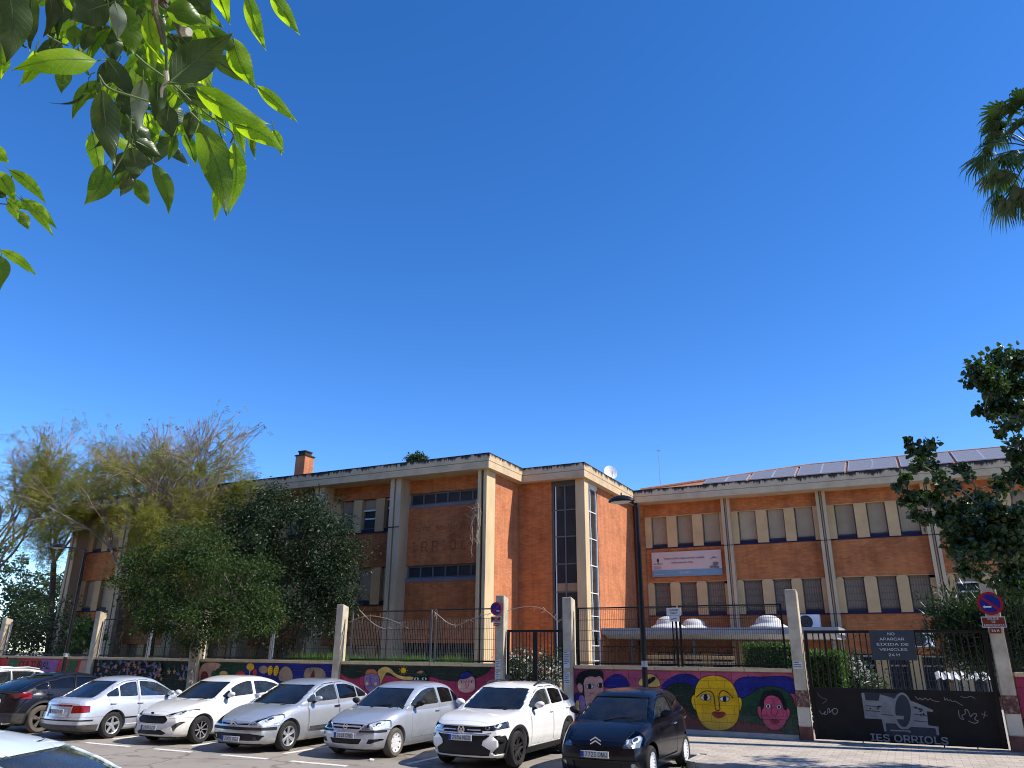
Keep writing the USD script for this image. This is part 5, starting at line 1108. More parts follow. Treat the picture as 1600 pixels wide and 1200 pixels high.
mesh_panel(1.85, 5.2, 1.63, 3.3, 'dark railing right of the vehicle gate', 'rail_dark', 'rail_dark', .07, hgt=.98)

# pedestrian gate
t = thing('pedestrian_gate', 'black barred two leaf pedestrian gate between two cream pillars', 'gate')
gx0, gx1, gz1 = -9.86, -8.18, 2.50; Y = YW + .08
obj('frame', cat(bx(gx0, gx0 + .06, Y - .03, Y + .03, .14, gz1), bx(gx1 - .06, gx1, Y - .03, Y + .03, .14, gz1), bx(gx0 + .061, gx1 - .061, Y - .028, Y + .028, gz1 - .06, gz1 - .002)), 'black_metal', t)
gm = (gx0 + gx1) / 2
obj('centre_stile', bx(gm - .06, gm + .06, Y - .026, Y + .026, .16, gz1 - .062), 'black_metal', t)
for xa, xb in ((gx0 + .06, gm - .06), (gm + .06, gx1 - .06)):
    obj('kick_panel', bx(xa + .002, xb - .002, Y - .006, Y + .006, .18, .95), 'black_metal', t); obj('rail', bx(xa + .001, xb - .001, Y - .02, Y + .02, .95, 1.0), 'black_metal', t)
    for k in range(1, 7):
        x = xa + (xb - xa) * k / 7; obj('bar', tubes([seg((x, Y, 1.0), (x, Y, gz1 - .061), .013)], 8), 'black_metal', t, smooth=40)
obj('lock', cbx(gx0 - .03, gx0 + .06, Y - .06, Y - .031, 1.2, 1.36, .006), 'grey_metal', t)

# vehicle gate
mat('gate_brown', (.013, .0105, .009), .6, .3, 3, bump=.1)
mat('gate_ink', (.03, .036, .042), .6, .15)
mat('gate_pale', (.20, .20, .195), .6, .2, 6)
mat('gate_letter', (.24, .24, .24), .6, .3, 8)
mat('plaque_grey', (.045, .052, .058), .6, .15, 4)
mat('letter_white', (.62, .62, .60), .6, .05)
mat('scratch_white', (.26, .25, .24), .7, .2)
t = thing('vehicle_gate', 'wide dark metal vehicle gate with bars above a painted lower panel', 'gate')
x0, x1 = -2.16, 1.49; Y = YW + .06; z0, zm, z1 = .17, 1.19, 2.46
obj('frame', cat(bx(x0, x0 + .07, Y - .04, Y + .04, z0, z1), bx(x1 - .09, x1, Y - .04, Y + .04, z0, z1), bx(x0 + .071, x1 - .091, Y - .038, Y + .038, z1 - .06, z1 - .001), bx(x0 + .071, x1 - .091, Y - .0145, Y + .03, z0, z0 + .05)), 'black_metal', t)
obj('panel', bx(x0 + .072, x1 - .092, Y - .02, Y + .01, z0 + .051, zm), 'gate_brown', t)
obj('middle_rail', bx(x0 + .072, x1 - .092, Y - .019, Y + .03, zm + .001, zm + .05), 'black_metal', t)
xs = np.arange(x0 + .19, x1 - .1, .1235)
for k, x in enumerate(xs): obj('bar', tubes([seg((x, Y + .01, zm + .05), (x, Y + .01, z1 - .061), .026 if k in (2, 14) else .013)], 8), 'black_metal', t, smooth=40)
Gp = tr(1240, 960, 4.444)
def gp(pts, mm, d, name, smooth=0):
    p = [at_y(x, y, Y - .02) for x, y in Gp(*pts)]; g = Polygon([(q[0], q[2]) for q in p]).buffer(0); obj(name, ext(g, .002, (0, Y - .02 - d + .002, 0)), mm, t)
gp(((640, 760), (1010, 775), (1005, 850), (640, 845)), 'gate_ink', .0025, 'emblem_base'); gp(((480, 540), (740, 548), (700, 590), (490, 600)), 'gate_ink', .0025, 'emblem_base')
gp(((470, 545), (490, 545), (500, 595), (590, 600), (600, 555), (720, 590), (760, 600), (790, 590), (880, 625), (970, 665), (965, 678), (925, 672), (935, 770), (1005, 780), (1012, 838), (995, 838), (985, 790), (815, 780), (790, 800), (730, 760), (640, 755), (645, 812), (630, 812), (612, 728), (495, 722)), 'gate_pale', .005, 'emblem_machine')
for a in ((500, 630, 600, 642), (500, 665, 600, 672), (830, 640, 900, 660), (835, 690, 925, 700), (835, 735, 930, 745), (610, 690, 690, 700)): gp(((a[0], a[1]), (a[2], a[3]), (a[2], a[3] + 5), (a[0], a[1] + 5)), 'gate_ink', .0075, 'emblem_line')
tt = np.linspace(0, 2 * math.pi, 33)[:-1]
gp([(757 + 68 * math.cos(a) + 6 * math.sin(a), 670 + 128 * math.sin(a)) for a in tt], 'gate_pale', .0075, 'emblem_ring'); gp([(760 + 54 * math.cos(a) + 6 * math.sin(a), 670 + 112 * math.sin(a)) for a in tt], 'gate_ink', .010, 'emblem_disc')
gp(((700, 700), (765, 705), (765, 728), (700, 726)), 'gate_pale', .0125, 'emblem_bar'); gp(((670, 800), (810, 805), (815, 822), (800, 822), (798, 814), (670, 810)), 'gate_pale', .005, 'emblem_line')
rg = random.Random(3)
for k in range(14):
    cx_, cy_ = rg.choice(((520, 640), (595, 650), (850, 640), (885, 665), (900, 690))); cx_ += rg.uniform(-18, 18); cy_ += rg.uniform(-14, 14); r_ = rg.uniform(3, 7); gp([(cx_ + r_ * math.cos(a), cy_ + r_ * math.sin(a)) for a in tt[::4]], 'gate_brown', .0125, 'emblem_chip')
xa, xb = at_y(1361, 1155, Y)[0], at_y(1482, 1160, Y)[0]
obj('lettering', text('IES ORRIOLS', .135, ((xa + xb) / 2, Y - .0225, at_y(1420, 1160, Y)[2]), bold=True, width=xb - xa), 'gate_letter', t)
def scrawl(pts, w=.006):
    p = [at_y(x, y, Y - .02) for x, y in Gp(*pts)]; obj('scratched_tag', ext(LineString(chaikin(np.array([(q[0], q[2]) for q in p]), 2)).buffer(w), .002, (0, Y - .0225, 0)), 'scratch_white', t)
scrawl(((180, 670), (200, 700), (225, 665), (210, 700), (240, 690), (235, 655), (250, 650), (245, 690), (270, 660), (290, 648), (308, 665), (300, 690), (275, 695), (268, 660))); scrawl(((845, 568), (865, 595), (880, 575), (890, 600), (915, 575), (930, 600), (950, 580), (960, 600), (1010, 605)), .005)
scrawl(((1045, 575), (1050, 600), (1065, 580), (1070, 600), (1090, 590), (1100, 610), (1120, 598), (1140, 615), (1175, 632)), .005); scrawl(((1145, 665), (1150, 720), (1190, 735), (1160, 700), (1200, 690), (1185, 660), (1210, 660), (1230, 720), (1240, 690), (1280, 690), (1250, 730), (1290, 740), (1260, 760), (1215, 740))); scrawl(((1305, 690), (1345, 705)), .005); scrawl(((1330, 675), (1320, 720)), .005); scrawl(((1160, 570), (1200, 580), (1230, 565), (1260, 585)), .004); scrawl(((165, 545), (190, 580), (240, 590), (200, 620)), .003)
for x in (-1.2, .35, .95): obj('drop_bolt', tubes([seg((x, Y, .141), (x, Y, z0 + .02), .012)], 8), 'black_metal', t)

# plaque hung on the gate
pl = thing('gate_plaque', 'slate grey plaque on the vehicle gate bars with white capitals', 'sign')
a, b = at_y(1357, 985, Y - .03), at_y(1434, 1032, Y - .03)
obj('board', cbx(a[0], b[0], Y - .05, Y - .03, b[2], a[2], .004), 'plaque_grey', pl)
cx_ = (a[0] + b[0]) / 2; hh = a[2] - b[2]
for k, (s_, w_) in enumerate((('NO', .14), ('APARCAR', .50), ('EIXIDA DE', .64), ('VEHICLES', .56), ('24 H', .22))):
    obj('lettering', text(s_, .055, (cx_, Y - .05, a[2] - hh * (.165 + .175 * k)), width=w_ * .98), 'letter_white', pl)

# round signs
mat('sign_red', (.36, .012, .02), .45, .1, 4)
mat('sign_blue', (.012, .018, .17), .45, .1, 4)
mat('sign_rust', (.17, .03, .014), .55, .1, 4)
def no_parking(cx, cz, r, label, arrow):
    t = thing('no_parking_sign', label, 'sign'); Y = YW - .13; c = Point(cx, cz)
    obj('disc', ext(c.buffer(r, 40), .012, (0, Y, 0)), 'sign_red', t, smooth=30)
    obj('bracket', bx(cx - .02, cx + .02, Y + .001, YW - .081, cz - .05, cz + .05), 'galvanised', t)
    bar = affinity.rotate(sbox(cx - r, cz - r * .10, cx + r, cz + r * .10), arrow, origin=(cx, cz))
    obj('blue_field', ext(c.buffer(r * .80, 40).difference(bar), .002, (0, Y - .0125, 0)), 'sign_blue', t)
    w = LineString([(cx - r * .45, cz - r * .28), (cx + r * .05, cz - r * .28)]).buffer(r * .07, cap_style=2) if arrow < 0 else LineString([(cx + r * .1, cz - r * .35), (cx + r * .62, cz - r * .35)]).buffer(r * .07, cap_style=2)
    if arrow < 0: w = w.union(Polygon([(cx - r * .62, cz - r * .28), (cx - r * .45, cz - r * .14), (cx - r * .45, cz - r * .42)]))
    obj('arrow', ext(w, .002, (0, Y - .0145, 0)), 'letter_white', t)
    z2 = cz - r - .03; wp = r * .92
    p = obj('text_plate', cbx(cx - wp, cx + wp, Y - .004, Y + .008, z2 - r * .92, z2, .003), 'sign_rust', t)
    obj('plate_border', ext(sbox(cx - wp, z2 - r * .92, cx + wp, z2).difference(sbox(cx - wp + .012, z2 - r * .92 + .012, cx + wp - .012, z2 - .012)), .0015, (0, Y - .0045, 0)), 'letter_white', p)
    for k, (s_, w_) in enumerate((('SALIDA', .50), ('DE', .16), ('EMERGENCIA', .88))): obj('lettering', text(s_, r * .19, (cx, Y - .0045, z2 - r * (.26 + .28 * k)), width=w_ * 2 * wp * .95), 'letter_white', p)
    p2 = obj('hours_plate', cbx(cx - wp * .48, cx + wp * .48, Y - .004, Y + .008, z2 - r * 1.42, z2 - r * .94, .003), 'sign_rust', t)
    obj('lettering', text('24 H', r * .2, (cx, Y - .0045, z2 - r * 1.28), width=wp * .62, bold=True), 'letter_white', p2)
q = at_y(1547, 943, YW - .14); no_parking(q[0], q[2], .235, 'larger no parking sign with a white arrow, right of the vehicle gate', -42)
q = at_y(775, 951, YW - .14); no_parking(q[0], q[2], .175, 'smaller no parking sign on the pillar left of the pedestrian gate', 42)

# small white sign on the black railing
t = thing('railing_sign', 'small white two part sign on posts above the black railing', 'sign')
a, b = at_y(1041, 950, YW + .05), at_y(1064, 962, YW + .05); YQ = YW + .06
obj('board', cbx(a[0], b[0], YQ - .01, YQ, b[2], a[2], .003), 'paper', t); obj('board', cbx(a[0] + .06, b[0] - .04, YQ - .009, YQ + .001, b[2] - .14, b[2] - .004, .003), 'paper', t)
for k, s_ in enumerate(('SUSAN', 'ONLY')): obj('lettering', text(s_, .045, ((a[0] + b[0]) / 2, YQ - .01, a[2] - .075 - .075 * k)), 'ink_black', t)
obj('mark', ext(LineString([(a[0] + .12, b[2] - .09), (a[0] + .2, b[2] - .06), (a[0] + .24, b[2] - .065)]).buffer(.008), .002, (0, YQ - .009, 0)), 'ink_black', t)
for x in (a[0] + .13, a[0] + .22, a[0] + .31): obj('post', bx(x - .015, x + .015, YQ + .001, YQ + .03, 1.63, a[2] + .06 if x < a[0] + .2 else a[2] - .05), 'black_metal', t)

# ------------------------------------------------------------------ street lamps
mat('lamp_post_black', (.010, .010, .011), .4, .2)
mat('lamp_glass', (.55, .52, .44), .3, .1, 20)
def street_lamp(bx_, by_, ztop, hx, label, hz=None):
    t = thing('street_lamp', label, 'street lamp', (0, 0, 0)); hz = ztop + .05 if hz is None else hz
    obj('pole', tubes([seg((bx_, by_, .13), (bx_, by_, 1.1), .085, .082), seg((bx_, by_, 1.1), (bx_, by_, ztop - .05), .068, .052), seg((bx_, by_, ztop - .05), (bx_, by_, ztop + .06), .052, .04)], 16), 'lamp_post_black', t, smooth=40)
    obj('collar', tubes([seg((bx_, by_, 1.62), (bx_, by_, 1.76), .078)], 16), 'galvanised', t, smooth=40)
    obj('door_panel', cbx(bx_ - .04, bx_ + .04, by_ - .09, by_ - .07, .55, .95, .006), 'lamp_post_black', t)
    s = 1 if hx > bx_ else -1
    obj('arm', pipe(chaikin(np.array([(bx_, by_, ztop - .12), (bx_, by_, ztop - .02), (bx_ + .12 * s, by_, ztop + .10), (hx, by_, hz + .02)]), 2), .035, .03, 10), 'lamp_post_black', t, smooth=40)
    hd = lathe([(.001, .15), (.10, .145), (.24, .10), (.34, .03), (.355, .0), (.345, -.02), (.30, -.028)], 36); hd = (hd[0] * [1.0, .62, 1] + [hx, by_, hz], hd[1])
    h = obj('lamp_head', hd, 'lamp_post_black', t, smooth=50)
    gl = lathe([(.30, -.028), (.24, -.05), (.001, -.062)], 36); obj('lamp_lens', (gl[0] * [1, .62, 1] + [hx, by_, hz], gl[1]), 'lamp_glass', h, smooth=50)
    obj('photocell', tubes([seg((hx, by_, hz + .14), (hx, by_, hz + .22), .02)], 8), 'lamp_post_black', h)
q = at_y(1005, 1000, 18.7); q2 = at_y(990, 790, 18.7); q3 = at_y(971, 783, 18.7)
street_lamp(q[0], 18.7, q2[2], q3[0], 'tall black street lamp in front of the pink mural wall', q3[2])
q = at_y(103, 1020, 18.7); q2 = at_y(131, 862, 18.7); q3 = at_y(92, 855, 18.7)
street_lamp(q[0] + .02, 18.7, q2[2], q3[0], 'tall black street lamp at the left before the bare trees', q3[2])
# ------------------------------------------------------------------ things fixed to the school or standing in its yard
# the porch canopy with its roof domes
t = thing('porch_canopy', 'pale flat porch canopy with white dome skylights in front of the right wing', 'canopy')
cx0, cx1, cy0, cy1 = XS + .02, -2.15, 30.0, YR - .28
obj('edge', cat(bx(cx0, cx1, cy0, cy0 + .12, 2.58, 2.82), bx(cx1 - .12, cx1, cy0 + .121, cy1, 2.58, 2.82)), 'canopy_grey', t)
obj('deck', bx(cx0 + .001, cx1 - .121, cy0 + .121, cy1, 2.70, 2.80), 'membrane_white', t)
v, f = bx(cx0, cx1 - .121, cy0 + .121, cy1, 2.43, 2.69); v = v.copy(); v[(v[:, 1] < cy0 + .2) & (v[:, 2] < 2.5), 1] += .5; obj('soffit', (v, f), 'membrane_white', t)
for x, y, r in ((-8.55, 31.2, .47), (-8.0, 33.2, .47), (-4.68, 31.2, .47)):
    prof = [(r * 1.5, 2.80), (r * 1.45, 2.88), (r * 1.02, 3.0), (r, 3.04)] + [(r * .98 * math.cos(a), 3.04 + r * .55 * math.sin(a)) for a in np.linspace(0, math.pi / 2 - .01, 10)]
    m_ = lathe(prof, 32); obj('dome', (m_[0] + [x, y, 0], m_[1]), 'membrane_white', t, smooth=35)
for x in (-9.8, -7.35, -4.9, -2.45):
    obj('post', cbx(x - .05, x + .05, cy0 + .3, cy0 + .4, G0, 2.43, .006), 'grey_metal', t)
# bar screen and slatted boards behind the fence
t = thing('yard_screen', 'dark bar screen under the porch canopy with pale slats behind it', 'screen')
obj('frame', cat(bx(-10.6, -5.6, 29.2, 29.25, 2.1, 2.15), bx(-10.6, -5.6, 29.2, 29.25, .3, .35)), 'black_metal', t)
obj('bars', tubes([seg((x, 29.22, .35), (x, 29.22, 2.1), .012) for x in np.arange(-10.55, -5.6, .14)], 6), 'black_metal', t, kind='stuff')
for k in range(6): obj('slat', cbx(-9.2, -5.7, 29.5, 29.54, .75 + k * .19, .87 + k * .19, .006), 'pilaster_render' if k % 2 else 'column_concrete', t)
# air conditioners
def air_con(x, y, z, label, w=.85, h=.6, d=.32):
    t = thing('air_conditioner', label, 'air conditioner'); obj('case', cbx(x - w / 2, x + w / 2, y, y + d, z, z + h, .02), 'white_metal', t)
    c = Point(x - w * .14, z + h / 2); obj('fan_grille', ext(unary_union([c.buffer(r).difference(c.buffer(r - .018)) for r in np.linspace(.05, h * .44, 5)]), .012, (0, y, 0)), 'grey_metal', t); obj('fan_recess', ext(c.buffer(h * .45, 32), .003, (0, y + .0005, 0)), 'dark_recess', t)
    obj('bracket', cat(bx(x - w * .35, x - w * .3, y + .02, y + .6, z - .06, z - .002), bx(x + w * .3, x + w * .35, y + .02, y + .6, z - .06, z - .002)), 'grey_metal', t)
q = at_y(1264, 972, 34.2); air_con(q[0], 34.2, q[2] - .3, 'white air conditioner on the brick wall above the porch canopy end')
q = at_y(1440, 998, 34.2); air_con(q[0], 34.2, q[2] - .3, 'white air conditioner on the brick wall behind the grey gate plaque')
# satellite dish, mast, solar panels
t = thing('satellite_dish', 'white satellite dish on the stair tower eaves', 'satellite dish')
q = at_y(978, 752, 29.8)
m_ = lathe([(.001, 0), (.12, .012), (.25, .05), (.36, .105), (.37, .11), (.36, .118), (.24, .064), (.001, .014)], 32); v = m_[0]; a = math.radians(65)
v = np.column_stack([v[:, 0] * .8, -v[:, 2] * math.sin(a) + v[:, 1] * -math.cos(a) * -1, v[:, 2] * math.cos(a) + v[:, 1] * math.sin(a)]); b = math.radians(35); v = np.column_stack([v[:, 0] * math.cos(b) - v[:, 1] * math.sin(b), v[:, 0] * math.sin(b) + v[:, 1] * math.cos(b), v[:, 2]])
dc = np.array([-10.9, 31.6, 9.42]); obj('reflector', (v + dc, m_[1]), 'white_metal', t, smooth=40)
obj('arm', pipe([dc + [0, .06, -.3], dc + [.2, -.3, -.2], dc + [.25, -.42, .0]], .012), 'grey_metal', t); obj('mast', tubes([seg((dc[0], dc[1] + .08, ZE), (dc[0], dc[1] + .08, dc[2]), .025)], 8), 'grey_metal', t)
t = thing('roof_mast', 'thin antenna mast standing behind the right wing eaves', 'antenna')
q = at_y(1032, 757, 36.2); obj('mast', tubes([seg((q[0], 36.2, ZE - .1), (q[0], 36.2, 11.7), .022, .012)], 6), 'galvanised', t); obj('crossbar', tubes([seg((q[0] - .12, 36.2, 11.45), (q[0] + .12, 36.2, 11.45), .01), seg((q[0], 36.2, 11.7), (q[0], 36.2, 11.9), .006)], 5), 'galvanised', t)
_ord = '_ second third fourth fifth sixth seventh eighth ninth tenth eleventh twelfth thirteenth fourteenth fifteenth sixteenth seventeenth'.split()
sl = math.atan2(RZ - ZE - .02, RY - 34.3); ps = None
for k in range(16):
    x0_ = -7.4 + k * .965 + (k // 2) * .10
    if x0_ > 8.6: break
    lab = 'grey solar panel on the right wing roof, ' + ('leftmost of the row' if k == 0 else f'{_ord[k]} from the left end of the row')
    room = min(1.0, (x0_ - A[0]) / (D[0] - A[0])) * math.hypot(RZ - ZE, RY - 34.3) - .12; l_ = min(2.45, room); w_ = .95
    if l_ < 2.44 or ps is None:
        p_ = thing('solar_panel', lab, 'solar panel', (x0_, 34.45, ZE + .12), 0, 'solar panels along the right wing roof')
        c_, s_ = math.cos(sl), math.sin(sl); R_ = lambda m: (lambda v, f: (np.column_stack([v[:, 0], v[:, 1] * c_ - v[:, 2] * s_, v[:, 1] * s_ + v[:, 2] * c_]), f))(*arr(m))
        for j in range(6): obj('cell_row', R_(bx(.02, w_ - .02, .03 + j * (l_ - .04) / 6, .015 + (j + 1) * (l_ - .04) / 6, .0, .03)), 'solar_cell', p_)
        obj('frame', R_(cat(bx(0, w_, 0, .02, -.01, .036), bx(0, w_, l_ - .02, l_, -.01, .036), bx(0, .019, .0201, l_ - .0201, -.01, .036), bx(w_ - .019, w_, .0201, l_ - .0201, -.01, .036), bx(.019, w_ - .019, .02, l_ - .02, -.012, -.001))), 'aluminium', p_)
        if l_ >= 2.44: ps = p_
    else: dup(ps, 'solar_panel', lab, 'solar panel', (x0_, 34.45, ZE + .12), 0, 'solar panels along the right wing roof')
# banner
mat('banner_pink', (.56, .42, .37), .7, .05, 2)
mat('banner_blue', (.16, .27, .36), .7, .06, 2)
mat('banner_ink', (.16, .13, .15), .7, .1)
t = thing('wall_banner', 'pale pink banner with a blue lower band hung on the right wing', 'banner'); Y = YR - .08
bx0, bx1, bz0, bz1 = -10.16, -6.97, 5.18, 6.28
def sheet(x0, x1, z0, z1, mm, name, off=0.0):
    nx, nz = 28, 8; X_, Z_ = np.meshgrid(np.linspace(x0, x1, nx), np.linspace(z0, z1, nz)); d = .02 * meshkit.fbm(np.column_stack([X_.ravel() * 2.2, Z_.ravel() * 2.2, 0 * X_.ravel()]), 3)
    v = np.column_stack([X_.ravel(), Y - d - off, Z_.ravel()]); i = (np.arange(nz - 1)[:, None] * nx + np.arange(nx - 1)).ravel(); obj(name, (v, np.concatenate([np.stack([i, i + 1, i + nx + 1], 1), np.stack([i, i + nx + 1, i + nx], 1)])), mm, t, smooth=True)
sheet(bx0, bx1, bz0 + .30, bz1, 'banner_pink', 'upper_cloth'); sheet(bx0, bx1, bz0, bz0 + .30, 'banner_blue', 'lower_band')
YT = Y - .026
for s_, x_, z_, h_, w_, mm in (('Ensenanza publica, integral, inclusiva i de qualitat', -8.65, 5.94, .085, 1.85, 'banner_ink'), ('Centre examinador oficial', -8.75, 5.75, .08, 1.0, 'banner_ink'), ('IES ORRIOLS', -9.86, 5.73, .05, .42, 'ink_black'), ('BENVINGUTS', -8.62, 5.29, .10, .52, 'letter_white'), ('www.iesorriols', -9.86, 5.26, .06, .42, 'letter_white')):
    obj('lettering', text(s_, h_, (x_, YT, z_), width=w_), mm, t)
obj('emblem', ext(unary_union([affinity.scale(Point(-9.86, 5.92).buffer(.06), .7, 1.5), sbox(-9.875, 5.8, -9.845, 5.86)]), .002, (0, YT, 0)), 'ink_black', t)
for k in range(4): obj('small_print', bx(-10.08, -9.75 + .05 * (k % 2), YT - .002, YT, 5.64 - k * .045, 5.65 - k * .045), 'banner_ink', t)
obj('picture', ext(unary_union([Polygon([(-7.5, 5.5), (-7.1, 5.48), (-7.1, 5.56), (-7.3, 5.6), (-7.5, 5.58)]), affinity.scale(Point(-7.24, 5.68).buffer(.1), 1.3, .8), Polygon([(-7.5, 5.86), (-7.3, 6.0), (-7.12, 5.9), (-7.3, 5.94)])]), .002, (0, YT, 0)), 'banner_ink', t)
# ghost of removed letters on the left wing
mat('ghost_letter', (.20, .07, .034), .85, .4, 9, var2=(.40, .125, .04))
for w_, x_, ww_ in (('Institut', -16.85, .85), ('Batxiller', -15.7, 1.0), ('de', -14.95, .28)): obj('ghost_lettering', text(w_, .20, (x_, YL - .001, 6.44), width=ww_, depth=.002), 'ghost_letter', sch)
for w_, x_, ww_ in (('I', -17.2, .09), ('R', -16.7, .3), ('R', -16.2, .3), ('I', -15.8, .09), ('O', -15.4, .3), ('L', -14.9, .22)): obj('ghost_lettering', text(w_, .40, (x_, YL - .001, 5.62), width=ww_, depth=.002), 'ghost_letter', sch)
# dry creeper on the corner pier, cable along the wall
mat('dry_twig', (.36, .30, .23), .9, .2)
t = thing('dry_creeper', 'bare dry creeper hanging on the corner pier of the left wing', 'creeper')
rg = random.Random(11); s_ = []
for k in range(10):
    z = 7.0 + rg.uniform(-.15, .15); x = -13.95 + rg.uniform(-.05, .15); p = [(x, 25.0, z)]; dx = rg.uniform(-.12, .02)
    for j in range(rg.randint(5, 14)):
        x += dx * rg.uniform(-.3, 1.2) * (1 if j < 4 else .1); z -= rg.uniform(.08, .26) if j > 1 else -.05; p.append((x + rg.uniform(-.05, .05), 24.98 + rg.uniform(-.08, .04), z))
    s_ += polyseg(chaikin(np.array(p), 2), .016, .006)
    for j in range(4): a_ = np.array(rg.choice(p)); s_.append(seg(a_, a_ + [rg.uniform(-.35, .1), rg.uniform(-.1, 0), rg.uniform(-.2, .25)], .007, .003))
obj('stems', tubes(s_, 5), 'dry_twig', t)
t = thing('bare_vine', 'thin bare vine trailing over the railing above the sun mural', 'vine')
for p in ([(-15.3, 19.5, 2.75), (-14.6, 19.42, 2.95), (-13.9, 19.5, 2.85), (-13.4, 19.45, 2.7), (-13.1, 19.5, 2.55)], [(-12.2, 19.45, 3.0), (-11.5, 19.4, 2.55), (-11, 19.45, 2.8), (-10.3, 19.42, 2.95)], [(-14.9, 19.45, 3.1), (-14.2, 19.4, 2.6), (-13.6, 19.45, 2.5), (-13.2, 19.5, 2.75)], [(-10.0, 19.6, 3.0), (-9.3, 19.7, 3.15), (-8.8, 19.7, 3.05), (-8.4, 19.7, 2.7)]):
    p = chaikin(np.array(p), 3) + np.array([[rg.uniform(-.02, .02) for _ in range(3)] for _ in range(0)] or [[0, 0, 0]]); s_ = polyseg(p, .011, .005)
    for j in range(10): a_ = p[rg.randrange(len(p))]; s_.append(seg(a_, a_ + [rg.uniform(-.2, .2), rg.uniform(-.1, .1), rg.uniform(-.22, .22)], .006, .003))
    obj('stem', tubes(s_, 5), 'dry_twig', t)
# folded white awning in the yard behind the gate
t = thing('yard_awning', 'white scalloped awning roof seen through the vehicle gate', 'awning')
a, b = at_y(1462, 1054, 27.5), at_y(1548, 1056, 27.5)
n = 14; xs_ = np.linspace(a[0], b[0], n + 1); zt_ = 1.35
v, f = [], []
for k, x in enumerate(np.repeat(xs_, 1)):
    zz = zt_ + (.06 if k % 2 else 0.0); v += [(x, 27.5, zz - .13), (x, 28.6, zz + .05)]
for k in range(n): f += [(2 * k, 2 * k + 2, 2 * k + 3), (2 * k, 2 * k + 3, 2 * k + 1)]
obj('roof_sheet', (np.array(v), np.array(f)), 'membrane_white', t); obj('legs', tubes([seg((x, y, G0), (x, y, zt_ - .1), .025) for x in (a[0] + .05, b[0] - .05) for y in (27.55, 28.5)], 8), 'grey_metal', t)
# litter on the road
t = thing('paper_scrap', 'crumpled white paper scrap on the road before the silver hatchbacks', 'litter')
q = at_z(580, 1189, 0); m_ = trimesh.creation.icosphere(2, .05); v = np.asarray(m_.vertices) * [1, .8, .5]; v = v * (.6 + .8 * meshkit.noise(v * 40)[:, None]); obj('scrap', (v + [q[0], q[1], .02], np.asarray(m_.faces)), 'paper', t)
# apartment block across the street, behind the viewer: it closes the street and is mirrored in glass and paint
t = thing('apartment_block', 'long brick apartment block across the street from the school', 'building')
obj('wall', bx(-60, 45, -26, -12, 0, 17), 'brick_front', t); obj('roof', bx(-60.3, 45.3, -26.3, -11.6, 17, 17.4), 'column_concrete', t)
w0 = obj('windows', cat(*[bx(x, x + 1.3, -12.001, -11.97, z, z + 1.4) for x in np.arange(-59, 44, 3.2) for z in np.arange(1.2, 16, 2.9)]), 'pane_dark', t, kind='stuff')
obj('balconies', cat(*[bx(x, x + 3.0, -11.99, -11.0, z, z + 1.0) for x in np.arange(-57.4, 44, 9.6) for z in np.arange(3.5, 16, 2.9)]), 'column_concrete', t, kind='stuff')
# ------------------------------------------------------------------ plants
def leafmat(name, cols, rough=.45, tr=.35, trc=(1.0, 1.25, .35), spec=.5):
    n = {'g': ('geometry', {}), 'r': ('rgb_ramp', {'ramp': [(i / (len(cols) - 1), c) for i, c in enumerate(cols)]}), 'p': ('principled_bsdf', {'roughness': rough, 'specular_ior_level': spec}),
         't': ('translucent_bsdf', {}), 'tm': ('mix', {'mix_type': 'multiply', 'fac': 1.0, 'color2': trc}), 'm': ('mix_closure', {'fac': tr})}
    MAT[name] = usdkit.material(stage, '/World/Looks/' + name, n, [('g.random_per_island', 'r.fac'), ('r.color', 'p.base_color'), ('r.color', 'tm.color1'), ('tm.color', 't.color'), ('p.BSDF', 'm.closure1'), ('t.BSDF', 'm.closure2')], surface='m.closure')
leafmat('leaf_street', [(.045, .075, .020), (.07, .11, .026), (.11, .16, .042), (.16, .19, .07)], .5, .4, spec=.25)
leafmat('leaf_dark', [(.022, .04, .016), (.035, .06, .025), (.05, .08, .035), (.09, .115, .07)], .45, .25, spec=.28)
leafmat('leaf_yellowgreen', [(.20, .20, .03), (.30, .26, .045), (.34, .26, .06), (.22, .25, .05)], .6, .5, (1.1, 1.15, .35))
leafmat('leaf_back', [(.03, .055, .02), (.05, .085, .03), (.07, .11, .04)], .5)
leafmat('leaf_light', [(.09, .17, .05), (.13, .22, .07), (.11, .19, .05)], .5, .4)
leafmat('leaf_poplar', [(.045, .08, .024), (.065, .11, .032), (.10, .155, .045), (.19, .23, .07)], .27, .3, spec=.7)
leafmat('leaf_palm', [(.05, .09, .03), (.07, .12, .04), (.09, .13, .05)], .35, .25)
leafmat('leaf_hedge', [(.06, .12, .02), (.08, .16, .03), (.11, .20, .04)], .5)
leafmat('leaf_oleander', [(.035, .06, .028), (.05, .08, .035), (.10, .13, .07), (.2, .23, .15)], .35)
leafmat('leaf_grass', [(.10, .19, .03), (.14, .25, .045), (.18, .28, .07)], .6, .4)
leafmat('petal_white', [(.62, .62, .56), (.5, .52, .42), (.55, .45, .45)], .7, .3, (1, 1, 1))
leafmat('pod_brown', [(.16, .08, .05), (.25, .15, .09), (.33, .26, .18)], .8, .2, (1, .9, .7))
mat('bark_grey', (.22, .185, .145), .95, .35, 5, bump=.6, stretch=(1, 1, .3))
mat('bark_brown', (.105, .08, .06), .95, .3, 5, bump=.6, stretch=(1, 1, .3))
mat('bark_pale', (.36, .30, .23), .9, .3, 6, bump=.5, var2=(.17, .13, .1))
mat('bark_twig', (.25, .19, .15), .95, .25, 4)
